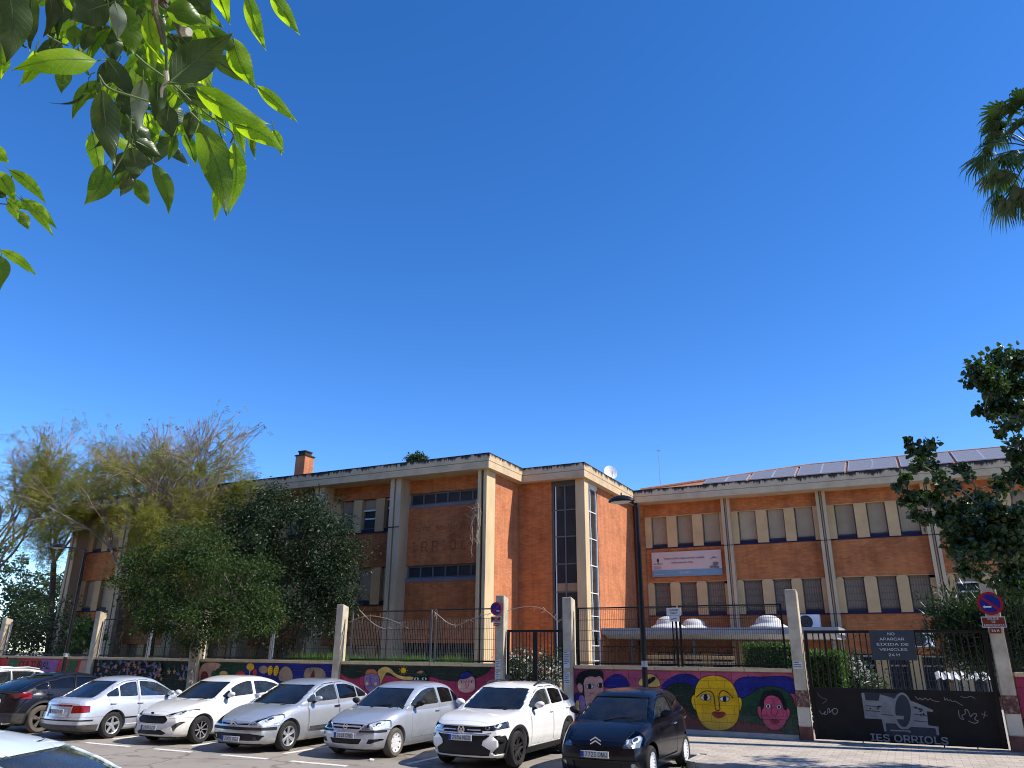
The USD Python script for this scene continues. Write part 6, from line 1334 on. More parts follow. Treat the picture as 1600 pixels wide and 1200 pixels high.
def kites(pos, d, side, L, W, fold=.25):
    """folded kite leaves: base at pos, along d, width along side"""
    n = np.cross(side, d); n /= np.maximum(np.linalg.norm(n, axis=1, keepdims=True), 1e-9); L = L[:, None]; W = W[:, None]
    a = pos; m = pos + d * L * .42; b = pos + d * L - n * L * .08; r = m + side * W * .5 + n * W * fold; l = m - side * W * .5 + n * W * fold
    v = np.stack([a, r, b, l], 1).reshape(-1, 3); i = np.arange(len(pos))[:, None, None] * 4
    return v, (i + np.array([[0, 1, 2], [0, 2, 3]])[None]).reshape(-1, 3)
def rounds(pos, d, side, L, W, fold=.18):
    """broad leaves of six triangles"""
    n = np.cross(side, d); n /= np.maximum(np.linalg.norm(n, axis=1, keepdims=True), 1e-9); L = L[:, None]; W = W[:, None]
    P = lambda a, b: pos + d * L * a + side * W * .5 * b + n * W * fold * abs(b)
    v = np.stack([P(0, 0), P(.12, .75), P(.42, 1.0), P(.78, .5), P(1, 0), P(.78, -.5), P(.42, -1.0), P(.12, -.75)], 1).reshape(-1, 3); i = np.arange(len(pos))[:, None, None] * 8
    return v, (i + np.array([[0, 1, 2], [0, 2, 4], [2, 3, 4], [0, 4, 6], [4, 5, 6], [0, 6, 7]])[None]).reshape(-1, 3)
def unit(v): return v / np.maximum(np.linalg.norm(v, axis=-1, keepdims=True), 1e-9)
def cloud(rng, ells, n, L, ratio=.5, shell=.55, droop=.4, noise_s=2.2, gap=.36, jit=.8, maker=None, clump=0, sig=.2):
    """leaves spread through ellipsoids (cx,cy,cz,rx,ry,rz), uneven and with gaps"""
    E = np.array(ells, float); w = (E[:, 3] * E[:, 4] * E[:, 5]) ** .75; k = rng.choice(len(E), size=int(n * 2.2), p=w / w.sum())
    u = unit(rng.normal(size=(len(k), 3))); rad = shell + (1.08 - shell) * rng.random((len(k), 1)) ** .7
    p = E[k, :3] + u * E[k, 3:] * rad * (1 + .75 * (meshkit.noise(E[k, :3] + u * 2.3, 7) - .55))[:, None]
    keep = meshkit.fbm(p * noise_s, 3, 3) > gap; p, u = p[keep][:n], u[keep][:n]
    if clump:
        m = max(8, n // clump); c0, u0 = p[:m], u[:m]; big = rng.uniform(.5, 1.5, m); w0 = big ** 2; i0 = rng.choice(m, n, p=w0 / w0.sum()); p = c0[i0] + rng.normal(size=(n, 3)) * (sig * big[i0])[:, None] * [1, 1, .7]; u = unit(u0[i0] + (p - c0[i0]) / sig * .5)
    d = unit(u * .6 + rng.normal(size=p.shape) * jit + [0, 0, -droop]); s = unit(np.cross(d, rng.normal(size=p.shape)))
    l = L * rng.uniform(.65, 1.25, len(p)); return (maker or kites)(p, d, s, l, l * ratio)
def ell(x, y, rx, ry, Y, dy=None):
    """ellipsoid seen at x, y with half sizes rx, ry in picture units, standing at depth Y"""
    c = at_y(x, y, Y); a = np.linalg.norm(c - CAM) / F; return (*c, rx * a * 1.0, (dy or rx * a * .9), ry * a * 1.05)
def limbs(root, targets, r0, r1, rng, sag=.1, pull=.55):
    """limbs from a root point out to the targets, each leaving the nearest limb already there"""
    nodes = [np.array(root, float)]; rad = [r0]; segs = []
    T = sorted((np.array(t, float) for t in targets), key=lambda t: np.linalg.norm(t - nodes[0]))
    for t in T:
        dd = [np.linalg.norm(t - q) + .12 * np.linalg.norm(q - nodes[0]) for q in nodes]; i = int(np.argmin(dd)); a = nodes[i]
        mid = (a + t) / 2 + rng.normal(size=3) * sag * np.linalg.norm(t - a) + [0, 0, .1 * np.linalg.norm(t - a)]
        p = chaikin(np.array([a, mid, t]), 2); ra = max(rad[i] * pull, r1); segs += polyseg(p, ra, max(ra * .6, r1)); k = len(p) // 2
        nodes += [p[k], t]; rad += [ra * .8, max(ra * .6, r1)]
    return segs
R0 = np.random.default_rng

# leafy street tree before the wall
rng = R0(1); t = thing('street_tree', 'leafy mid green street tree with a pale trunk in front of the wall', 'tree')
YT_ = 18.35; b0 = at_y(296, 1085, YT_); b0[2] = .13; f0 = at_y(303, 1000, YT_)
E1 = [ell(x, y, rx, ry, YT_ + dz) for x, y, rx, ry, dz in ((300, 905, 60, 60, 0), (235, 915, 42, 42, .3), (250, 965, 40, 26, -.5), (330, 850, 38, 38, .3), (390, 935, 48, 42, .2), (340, 965, 50, 34, -.6), (300, 985, 45, 22, -.3), (225, 880, 28, 25, 0), (410, 960, 30, 26, 0), (350, 895, 40, 35, -.7), (275, 850, 30, 28, .2), (405, 890, 22, 24, .2), (420, 970, 24, 18, -.2))]
obj('trunk', pipe(chaikin(np.array([b0, (b0 + f0) / 2 + [.03, 0, 0], f0, f0 + [.05, 0, .5]]), 2), .135, .085, 12), 'bark_pale', t, smooth=50)
obj('limbs', tubes(limbs(f0, [e[:3] for e in E1], .085, .012, rng), 6), 'bark_grey', t)
obj('crown', cloud(rng, E1, 24000, .10, .55, .45, .5, 2.6, .36, clump=75, sig=.17), 'leaf_street', t)
# dark glossy tree behind the railing
rng = R0(2); t = thing('dark_tree', 'large dark glossy tree behind the railing, right of the street tree', 'tree')
YD = 22.4; b0 = at_y(462, 1060, YD); b0[2] = .5; f0 = at_y(470, 985, YD)
E2 = [ell(x, y, rx, ry, YD + dz) for x, y, rx, ry, dz in ((450, 850, 75, 70, 0), (390, 830, 45, 50, .3), (505, 850, 45, 55, -.2), (525, 905, 38, 45, 0), (470, 930, 60, 50, -.4), (420, 800, 45, 32, .2), (470, 795, 40, 28, .1), (395, 890, 40, 45, .5), (540, 865, 25, 30, .1), (500, 965, 45, 30, -.2), (365, 810, 25, 28, .3), (535, 930, 25, 25, -.2), (440, 985, 45, 25, .4))]
obj('trunk', tubes(polyseg([b0, f0], .16, .12) + limbs(f0, [e[:3] for e in E2], .1, .015, rng), 8), 'bark_brown', t)
obj('crown', cloud(rng, E2, 30000, .125, .5, .5, .5, 2.0, .36, clump=80, sig=.21), 'leaf_dark', t)

# bare spreading trees with a little yellow foliage
def bare_tree(seed, base, fork, limbs_, spread, label, leafn, grp=None, height=1.2):
    rng = R0(seed); t = thing('bare_tree', label, 'tree', (0, 0, 0), 0, grp); segs, tips, mids = [], [], []
    base, fork = np.array(base), np.array(fork); segs += polyseg(chaikin(np.array([base, (base + fork) / 2 + [.08, 0, 0], fork]), 2), .17, .13); trunk = list(segs); segs = []
    def grow(p, d, r, L, lev):
        n = 3; q = p; pts = [p]
        for k in range(n):
            d = unit(d + rng.normal(size=3) * .10 + np.array([0, 0, .05 if lev < 2 else -.02])); q = q + d * L / n; pts.append(q)
        segs.extend(polyseg(pts, r, r * .72))
        if lev >= 5 or L < .25: tips.append((q, d)); return
        if lev >= 1: mids.append((pts[2] - [0, 0, rng.uniform(0, 1.9) if lev < 3 else rng.uniform(0, .5)], d))
        kids = 2 if lev else 3
        if rng.random() < .35: kids += 1
        for k in range(kids):
            ax = unit(np.cross(d, rng.normal(size=3))); a = rng.uniform(.25, .68) if k else rng.uniform(.05, .25)
            grow(q if rng.random() < .8 else pts[2], unit(d * math.cos(a) + ax * math.sin(a)), r * (.70 if k else .78) * .95, L * rng.uniform(.66, .9), lev + 1)
    for a in limbs_:
        d = unit(np.array(a[:3], float)); grow(fork + np.array(a[4] if len(a) > 4 else (0, 0, 0)), d, .075, a[3] * height, 0)
    obj('trunk', tubes(trunk, 10), 'bark_brown', t, smooth=50); obj('limbs', tubes(segs, 5, False), 'bark_twig', t)
    # feathery sprays low in the crown, seed pods at the top
    P = np.array([m[0] for m in mids] + [m[0] for m in tips]); D = np.array([m[1] for m in mids] + [m[1] for m in tips])
    zlo, zhi = P[:, 2].min(), P[:, 2].max(); zf = (P[:, 2] - zlo) / (zhi - zlo); wgt = np.clip(1.6 - 2.0 * zf, .10, 1.0) * np.where(zf < .45, 1.5, 1) ; wgt *= (meshkit.fbm(P * .6, 2, seed) > .46) + .12
    k = rng.choice(len(P), leafn, p=wgt / wgt.sum()); s0 = P[k] + rng.normal(size=(leafn, 3)) * .18; ax = unit(D[k] * .3 + rng.normal(size=(leafn, 3)) + [0, 0, -.25]); sd = unit(np.cross(ax, [0, 0, 1.0] + rng.normal(size=(leafn, 3)) * .3))
    pos, dr, sds = [], [], []
    for j in range(4):
        for s in (-1, 1):
            pos.append(s0 + ax * (.05 + .085 * j)); dr.append(unit(ax * .5 + sd * s)); sds.append(ax)
    pos, dr, sds = np.concatenate(pos), np.concatenate(dr), np.concatenate(sds); l = np.full(len(pos), .125) * rng.uniform(.7, 1.2, len(pos))
    obj('foliage', kites(pos, dr, sds, l, l * .32, .1), 'leaf_yellowgreen', t, kind='stuff')
    T = np.array([m[0] for m in tips]); T = T[T[:, 2] > np.quantile(T[:, 2], .55)]; T = T[rng.random(len(T)) < .3]; T = np.repeat(T, 4, 0) + rng.normal(size=(len(T) * 4, 3)) * .04
    l = np.full(len(T), .10); obj('seed_pods', kites(T, unit(rng.normal(size=T.shape) + [0, 0, -.5]), unit(rng.normal(size=T.shape)), l, l * .7), 'pod_brown', t, kind='stuff')
    return t
ba, fa = at_y(176, 1050, 23.0), at_y(196, 905, 23.0); ba[2] = .2
bare_tree(21, ba, fa, [(-.25, .1, 1, 1.75), (.25, -.1, 1, 1.8), (.75, .1, .95, 1.8), (.05, .3, 1.1, 1.75), (-.6, -.1, 1, 1.5), (1.05, -.1, .75, 1.7), (.45, .2, 1.05, 1.8)], 1, 'wide bare crowned tree with yellow green lower leaves beside the left street lamp', 5600, height=1.12)
bb, fb = at_y(75, 1050, 25.0), at_y(84, 880, 25.0); bb[2] = .2
bare_tree(22, bb, fb, [(-.25, 0, 1, 2.0), (.2, .1, 1, 2.0), (.5, -.1, 1, 1.8), (-.6, .1, 1, 1.9), (0, -.2, 1.1, 1.9)], 1, 'many stemmed bare tree with golden leaves, left of the street lamp', 5600, height=1.02)
bc, fc = at_y(-28, 1050, 24.0), at_y(-14, 900, 24.0); bc[2] = .2
bare_tree(23, bc, fc, [(-.2, 0, 1, 1.9), (.45, .1, 1, 1.9), (.8, -.1, .9, 1.8), (.1, -.2, 1, 1.9)], 1, 'bare tree with crooked limbs at the very left edge', 3200)

bd, fd = at_y(232, 1050, 24.2), at_y(246, 880, 24.2); bd[2] = .2
bare_tree(24, bd, fd, [(.2, 0, 1, 1.6), (.7, -.1, .9, 1.7), (1.1, .1, .7, 1.7), (.4, .2, 1.05, 1.6), (-.2, .1, 1, 1.4)], 1, 'bare crowned tree leaning right above the leafy street tree', 3400)
# greenery behind
def shrub(name, label, cat_, ells, n, L, mm, seed, ratio=.5, grp=None, base=None, shell=.4, gap=.38, jit=.8, droop=.2, flowers=0):
    rng = R0(seed); t = thing(name, label, cat_, (0, 0, 0), 0, grp); c = np.mean([e[:3] for e in ells], 0); b = np.array([c[0], c[1], .12]) if base is None else np.array(base)
    obj('stems', tubes(limbs(b, [e[:3] for e in ells], .05 if L < .3 else .15, .012, rng), 5), 'bark_brown', t)
    obj('foliage', cloud(rng, ells, n, L, ratio, shell, droop, 2.2, gap, jit, clump=40, sig=min(L * 1.6, .20)), mm, t)
    if flowers: obj('flowers', cloud(rng, ells, flowers, .09, .8, .85, 0, 2.2, .3, 1.2), 'petal_white', t, kind='stuff')
    return t
shrub('background_tree', 'dense green tree behind the railing at the far left edge', 'tree', [ell(20, 925, 55, 55, 29), ell(-20, 900, 50, 50, 29), ell(45, 965, 50, 45, 28), ell(0, 970, 50, 50, 28)], 6500, .24, 'leaf_back', 31)
shrub('background_tree', 'rounded pale green tree far behind the many stemmed bare tree', 'tree', [ell(95, 935, 45, 38, 42), ell(125, 945, 30, 35, 42), ell(65, 950, 40, 40, 41)], 3800, .3, 'leaf_back', 32)
shrub('background_tree', 'small tree crown peeping over the left wing roof', 'tree', [ell(655, 722, 14, 10, 52), ell(648, 726, 10, 8, 52)], 1500, .3, 'leaf_back', 33)
shrub('ivy_hedge', 'dark ivy hedge behind the railing above the red and green mural', 'hedge', [ell(30, 1005, 35, 40, 20.6), ell(75, 1000, 40, 42, 20.6), ell(-10, 1000, 40, 40, 20.6), ell(55, 965, 40, 30, 21)], 6000, .13, 'leaf_back', 34)
shrub('broadleaf_shrub', 'bright green large leaved shrub between the left street lamp and pillar', 'shrub', [ell(125, 1000, 20, 24, 20.3), ell(108, 1015, 22, 20, 20.3), ell(128, 980, 13, 12, 20.4)], 420, .26, 'leaf_light', 35, .8)
shrub('flowering_shrub', 'white flowered shrub behind the pedestrian gate', 'shrub', [ell(815, 1045, 22, 26, 21.6), ell(845, 1048, 24, 22, 21.6), ell(870, 1055, 20, 20, 21.6), ell(800, 1050, 14, 24, 21.8)], 3200, .10, 'leaf_oleander', 36, flowers=500)
shrub('oleander', 'tall narrow leaved oleander behind the right part of the vehicle gate', 'shrub', [ell(1500, 965, 26, 36, 22.5), ell(1535, 985, 26, 36, 22.8), ell(1510, 1010, 26, 30, 22.5), ell(1480, 990, 16, 24, 22.6), ell(1550, 955, 20, 28, 22.8)], 5200, .22, 'leaf_oleander', 37, .17, jit=.6, droop=-.5)
shrub('oleander', 'tall narrow leaved oleander behind the railing right of the vehicle gate', 'shrub', [ell(1590, 960, 24, 40, 22.0), ell(1580, 1005, 22, 34, 22.0), ell(1610, 990, 26, 40, 22.2)], 3800, .22, 'leaf_oleander', 38, .17, jit=.6, droop=-.5)
shrub('silver_shrub', 'small pale leaved shrub beside the clipped hedge behind the gate', 'shrub', [ell(1338, 1056, 16, 20, 24.0), ell(1352, 1068, 16, 16, 24.0), ell(1332, 1075, 14, 14, 24.0)], 1100, .17, 'leaf_oleander', 39, .3, flowers=300)
def hedge(label, x0, x1, y0, y1, z1, n, seed):
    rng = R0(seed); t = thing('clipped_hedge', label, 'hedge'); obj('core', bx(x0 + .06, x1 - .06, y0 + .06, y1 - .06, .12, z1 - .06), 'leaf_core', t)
    p = rng.random((n, 3)) * np.array([x1 - x0, y1 - y0, z1 - .12]) + [x0, y0, .12]; fc = rng.integers(0, 4, n); p[fc == 0, 1] = y0; p[fc == 1, 0] = x1; p[fc == 2, 2] = z1; p[fc == 3, 0] = x0; p += rng.normal(size=p.shape) * .03
    d = unit(rng.normal(size=p.shape) + [0, 0, .5]); l = .09 * rng.uniform(.6, 1.3, n); obj('foliage', kites(p, d, unit(np.cross(d, rng.normal(size=p.shape))), l, l * .5), 'leaf_hedge', t)
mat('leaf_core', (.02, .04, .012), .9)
a, b = at_y(1262, 1030, 22.5), at_y(1323, 1030, 22.5); hedge('clipped square hedge behind the left part of the vehicle gate', a[0], a[0] + (b[0] - a[0]) * .85, 22.5, 24.6, at_y(1290, 1022, 22.5)[2], 7000, 41)
a, b = at_y(1163, 1030, 25), at_y(1240, 1030, 25); hedge('dark clipped hedge in the shade of the porch canopy', a[0], b[0], 25, 26.2, at_y(1200, 1008, 25)[2], 4500, 42)
# raised bed with tall grass behind the sun mural
obj('planting_bed', bx(-40, -10.3, YW + .45, 25.0, .121, 1.12), 'yard_soil', kind='structure')
def grass(x0, x1, y0, y1, n, seed, h=.55):
    rng = R0(seed); p = np.column_stack([rng.uniform(x0, x1, n), rng.uniform(y0, y1, n), np.full(n, 1.1)]); k = meshkit.noise(p * 1.6, seed) > .35; p = p[k]
    d = unit(rng.normal(size=p.shape) * .22 + [0, 0, 1]); l = h * rng.uniform(.5, 1.2, len(p)) * (.6 + .8 * meshkit.noise(p * 1.1, 5)); v, f = kites(p, d, unit(np.cross(d, rng.normal(size=p.shape))), l, np.full(len(p), .022)); return v, f
tag(obj('tall_grass', cat(grass(-18.3, -15.6, 20.2, 23.2, 5000, 51, .62), grass(-15.3, -12.6, 20.0, 22.8, 5200, 52, .58), grass(-12.6, -10.5, 20.5, 23, 800, 53, .35)), 'leaf_grass', kind='stuff'), 'bright green tall grass behind the wall railing', 'grass')
# weeds at the kerb
rng = R0(55); q = at_z(1102, 1194, .0); n = 60; p = np.column_stack([rng.normal(q[0], .10, n), rng.normal(BY - .04, .03, n), np.full(n, .01)]); d = unit(rng.normal(size=(n, 3)) * .5 + [0, 0, 1]); l = .07 * rng.uniform(.4, 1.2, n)
tag(obj('kerb_weeds', kites(p, d, unit(np.cross(d, rng.normal(size=(n, 3)))), l, np.full(n, .014)), 'leaf_light', kind='stuff'), 'small green weeds growing along the kerb edge', 'weeds')

# the near tree at the right edge
def outside(e):
    v = np.array(e[:3]) - CAM; z = v @ FWD; return 800 + F * (v @ RT) / z - F * e[3] * 1.25 / z > 1600
rng = R0(61); t = thing('poplar_tree', 'near dark green tree reaching into the picture from the right edge', 'tree'); YP = 14.6
CL = [(1530, 575, 22), (1560, 560, 20), (1590, 565, 24), (1522, 598, 16), (1550, 598, 24), (1585, 600, 26), (1560, 630, 24), (1590, 640, 26), (1575, 668, 20), (1592, 695, 18), (1532, 640, 10), (1545, 655, 9),
      (1417, 690, 8), (1427, 702, 13), (1442, 706, 14), (1456, 694, 12), (1434, 726, 15), (1452, 726, 17), (1467, 746, 15), (1478, 762, 12), (1412, 746, 11), (1404, 760, 9), (1420, 780, 17), (1440, 782, 17), (1460, 775, 15), (1500, 733, 15), (1514, 742, 9), (1490, 760, 12), (1432, 802, 14), (1446, 812, 11),
      (1470, 800, 24), (1500, 812, 30), (1540, 805, 34), (1580, 800, 34), (1500, 842, 28), (1540, 842, 36), (1580, 842, 36), (1522, 870, 32), (1560, 882, 38), (1592, 885, 36), (1496, 866, 14), (1556, 896, 20), (1592, 915, 20), (1528, 898, 10), (1508, 890, 14), (1525, 778, 16), (1562, 758, 15), (1592, 745, 20), (1590, 715, 16)]
E3 = [ell(x, y, r * .8, r * .75, YP + rng.uniform(-.5, .9)) for x, y, r in CL]
off = [(ex, ey, ez, er, er, er * .8) for ex, ey, ez, er in ((2.6, 15.4, 5.6, .75), (3.4, 14.6, 6.2, .8), (2.2, 14.6, 7.2, .6), (3.6, 15.8, 4.6, .7), (1.9, 15.2, 4.7, .45), (4.3, 15.0, 7.2, .8), (3.0, 15.0, 8.0, .7), (4.6, 14.2, 5.4, .7), (2.9, 16.2, 6.6, .6), (5.2, 15.6, 6.2, .8), (2.3, 16.0, 5.2, .45), (5.6, 16.2, 6.4, .8), (6.4, 16.4, 5.6, .8), (6.6, 15.6, 7.0, .8), (7.4, 16.2, 6.4, .9), (5.0, 16.4, 5.2, .6), (4.2, 16.0, 6.0, .7), (8.2, 16.0, 5.8, .8), (7.0, 17.2, 7.6, .7), (5.2, 17.3, 7.8, .6), (3.4, 16.6, 7.6, .6))]
off = [e for e in off if outside(e)] + [(4.4, 15.6, 6.6, .8, .8, .6), (5.2, 14.6, 6.0, .8, .8, .6), (6.0, 15.4, 8.0, .8, .8, .6)]; off = [e for e in off if outside(e)]
rt = np.array([3.7, 15.0, .13]); fk = np.array([3.6, 15.05, 3.2])
obj('trunk', tubes(polyseg(chaikin(np.array([rt, (3.75, 15.0, 1.6), fk]), 2), .2, .15), 12), 'bark_grey', t, smooth=50)
obj('limbs', tubes(limbs(fk, [e[:3] for e in E3 + off], .12, .011, rng, .08, .72), 6), 'bark_grey', t)
obj('crown', cat(cloud(rng, E3, 9800, .09, .85, .1, .5, 3.0, .40, 1.0, rounds), cloud(rng, off, 9000, .11, .85, .2, .5, 2.4, .42, 1.0, rounds)), 'leaf_poplar', t)

# palm at the upper right
rng = R0(71); pc = at_y(1618, 232, 19.5); t = thing('fan_palm', 'tall fan palm crown at the upper right edge', 'palm tree')
obj('trunk', pipe([(pc[0] + .25, pc[1], .1), (pc[0] + .12, pc[1], pc[2] * .5), (pc[0], pc[1], pc[2])], .22, .17, 12), 'bark_brown', t, smooth=50)
for k in range(34):
    az = k * 2.399 + rng.uniform(-.2, .2); el = [1.0, .55, .15, -.25, -.6][k % 5] + rng.uniform(-.15, .15); h = np.array([math.cos(az), math.sin(az), 0]); d = h * math.cos(el) + np.array([0, 0, math.sin(el)]); Lp = rng.uniform(.9, 1.25)
    tip = pc + d * Lp - [0, 0, .12 * Lp]; pd = unit(d + [0, 0, -.25]); sd = unit(np.cross(pd, [0, 0, 1.0])); up = np.cross(sd, pd)
    v, f = [], []
    for j in range(30):
        a = (j / 29 - .5) * 4.0; dd = unit(pd * math.cos(a) + sd * math.sin(a) + up * .12 * math.cos(3 * a)); Lf = rng.uniform(.58, .78) * (.75 + .25 * math.cos(a)); w = .035
        wd = unit(np.cross(dd, up)); p0 = tip; p1 = tip + dd * Lf * .5 + [0, 0, -.02]; p2 = tip + dd * Lf * .8 + [0, 0, -.14]; p3 = tip + dd * Lf * .95 + [0, 0, -.14 - rng.uniform(.12, .34)]
        o = len(v); v += [p0 - wd * .006, p0 + wd * .006, p1 - wd * w, p1 + wd * w, p2 - wd * w * .6, p2 + wd * w * .6, p3]; f += [(o, o + 1, o + 3), (o, o + 3, o + 2), (o + 2, o + 3, o + 5), (o + 2, o + 5, o + 4), (o + 4, o + 5, o + 6)]
    fr = obj('frond', (np.array(v), np.array(f)), 'leaf_palm', t); obj('stalk', pipe([pc + d * .1, (pc + tip) / 2 + [0, 0, .05], tip], .02, .012, 6), 'leaf_palm', fr)
# ------------------------------------------------------------------ orange tree over the viewer: every leaf is its own part
def vein(name, c1, c2, tr, trc, rough=.35, spots=0.0):
    """leaf blade with side veins drawn from its own coordinates (across, along)"""
    n = {'tc': ('texture_coordinate', {}), 'w': ('noise_texture', {'scale': 26.0, 'detail': 3.0}), 'r': ('rgb_ramp', {'ramp': [(.35, c1), (.65, c2)]}), 'p': ('principled_bsdf', {'roughness': rough, 'specular_ior_level': .55}), 'b': ('bump', {'strength': .22, 'distance': .003}),
         's': ('separate_xyz', {}), 'a1': ('math', {'math_type': 'subtract', 'value2': .5}), 'a2': ('math', {'math_type': 'absolute'}), 'a3': ('math', {'math_type': 'multiply', 'value2': -.42}), 'a4': ('math', {'math_type': 'add'}), 'a5': ('math', {'math_type': 'multiply', 'value2': 11.0}), 'a6': ('math', {'math_type': 'pingpong', 'value2': .5}),
         'q': ('map_range', {'from_min': 0.0, 'from_max': .10, 'to_min': 1.0, 'to_max': 0.0, 'clamp': True}), 'qm': ('math', {'math_type': 'multiply', 'value2': .22}), 'vm': ('mix', {'color2': tuple(min(1, c * 1.8 + .02) for c in c2)}), 'hn': ('math', {'math_type': 'multiply_add', 'value2': -.6}),
         'sp': ('noise_texture', {'scale': 55.0, 'detail': 4.0}), 'spr': ('map_range', {'from_min': .66, 'from_max': .72, 'to_min': 0.0, 'to_max': .7, 'clamp': True}), 'spm': ('mix', {'color2': (.10, .07, .03)}),
         't': ('translucent_bsdf', {}), 'tm': ('mix', {'mix_type': 'multiply', 'fac': 1.0, 'color2': trc}), 'm': ('mix_closure', {'fac': tr})}
    l = [('tc.object', 'w.vector'), ('w.fac', 'r.fac'), ('tc.UV', 's.vector'), ('s.x', 'a1.value1'), ('a1.value', 'a2.value1'), ('a2.value', 'a3.value1'), ('a3.value', 'a4.value1'), ('s.y', 'a4.value2'), ('a4.value', 'a5.value1'), ('a5.value', 'a6.value1'), ('a6.value', 'q.value'), ('q.result', 'qm.value1'), ('r.color', 'vm.color1'), ('qm.value', 'vm.fac'),
         ('tc.object', 'sp.vector'), ('sp.fac', 'spr.value'), ('spr.result', 'spm.fac'), ('vm.color', 'spm.color1'), ('spm.color', 'p.base_color'), ('q.result', 'hn.value1'), ('w.fac', 'hn.value3'), ('hn.value', 'b.height'), ('b.normal', 'p.normal'), ('b.normal', 't.normal'), ('spm.color', 'tm.color1'), ('tm.color', 't.color'), ('p.BSDF', 'm.closure1'), ('t.BSDF', 'm.closure2')]
    MAT[name] = usdkit.material(stage, '/World/Looks/' + name, n, l, surface='m.closure')
vein('citrus_old', (.035, .060, .020), (.06, .095, .028), .38, (1.2, 1.5, .3))
vein('citrus_mid', (.10, .175, .026), (.15, .235, .035), .62, (1.35, 1.5, .28))
vein('citrus_young', (.27, .42, .035), (.36, .52, .05), .74, (1.45, 1.45, .25), .4)
vein('citrus_pale', (.16, .20, .14), (.20, .24, .17), .25, (1.1, 1.2, .6), .5)
vein('citrus_rib', (.16, .25, .07), (.2, .3, .09), .4, (1.2, 1.3, .4))
mat('citrus_wood', (.17, .15, .10), .8, .3, 30, bump=.3)
mat('citrus_twig', (.10, .15, .05), .6, .2, 20)
mat('citrus_scar', (.55, .52, .42), .8, .1)
branch = thing('orange_tree', 'overhanging orange tree branch with backlit leaves at the upper left', 'tree')
sprig = thing('leaf_sprig', 'small sprig of narrow young leaves at the left edge', 'branch')
rgb_ = random.Random(9)
def leaf(par, bx_, by_, tx, ty, w, kind, r=1.15, tilt=0.0, curl=.12, roll=0.0, dr=0.0):
    """leaf from base to tip (picture positions), w = half width there; tilt turns the blade edge-on, curl bends it, dr pushes the tip away"""
    a, b = at_r(bx_, by_, r), at_r(tx, ty, r + dr); d = b - a; L = np.linalg.norm(d); d = d / L; view = unit(((a + b) / 2 - CAM)[None])[0]
    s = unit(np.cross(view, d)[None])[0]; nrm = np.cross(d, s); s, nrm = s * math.cos(tilt) + nrm * math.sin(tilt), nrm * math.cos(tilt) - s * math.sin(tilt); W = w * r / F * .80; rr_ = rgb_.uniform(.05, .45); tw = rgb_.uniform(-.5, .5); bend = rgb_.uniform(-.10, .10)
    n = 14; u = np.linspace(0, 1, n); prof = np.sin(np.pi * u ** .80) ** .9 * (1 - .30 * u) * (1 - u ** 5 * .4); prof[0] = .04; prof[-1] = 0.0
    v = []
    ph = rgb_.uniform(0, 6)
    for k in range(n):
        c = a + d * L * u[k] + nrm * L * curl * (4 * u[k] * (1 - u[k])) + s * L * bend * (4 * u[k] * (1 - u[k]))
        ct, st = math.cos(tw * (u[k] - .4)), math.sin(tw * (u[k] - .4)); s_k, n_k = s * ct + nrm * st, nrm * ct - s * st
        for q in (-1, -.5, 0, .5, 1):
            rip = .10 * W * math.sin(15 * u[k] + ph + 1.7 * q) * abs(q); v.append(c + s_k * W * prof[k] * q + n_k * (W * prof[k] * (rr_ + roll) * q * q + rip))
    f = []
    for k in range(n - 1):
        for j in range(4): o = k * 5 + j; f += [(o, o + 1, o + 6), (o, o + 6, o + 5)]
    lf = obj('leaf', (np.array(v), np.array(f)), 'citrus_' + kind, par, smooth=True, uv=np.array([(q * .5 + .5, uu) for uu in u for q in (-1, -.5, 0, .5, 1)]))
    v = np.array(v).reshape(n, 5, 3)[:, 2]; obj('midrib', pipe(v + nrm * .0006, .0010 * r * min(1, w / 16), .0003, 5), 'citrus_rib', lf)
    obj('petiole', pipe([a + nrm * .002, a - d * .004 - nrm * .001, a - d * .010 + s * bend * .02], .0006, .0007, 5), 'citrus_rib', lf)
    return lf
Z = lambda ox, oy, sc: (lambda x, y: (ox + x / sc, oy + y / sc))
A1, A2, A3, A4 = Z(0, 0, 6.0), Z(200, 0, 5.714), Z(100, 160, 5.0), Z(0, 220, 5.0)
def LF(par, m, x0, y0, x1, y1, w, kind, **k): p, q = m(x0, y0), m(x1, y1); leaf(par, *p, *q, w, kind, **k)
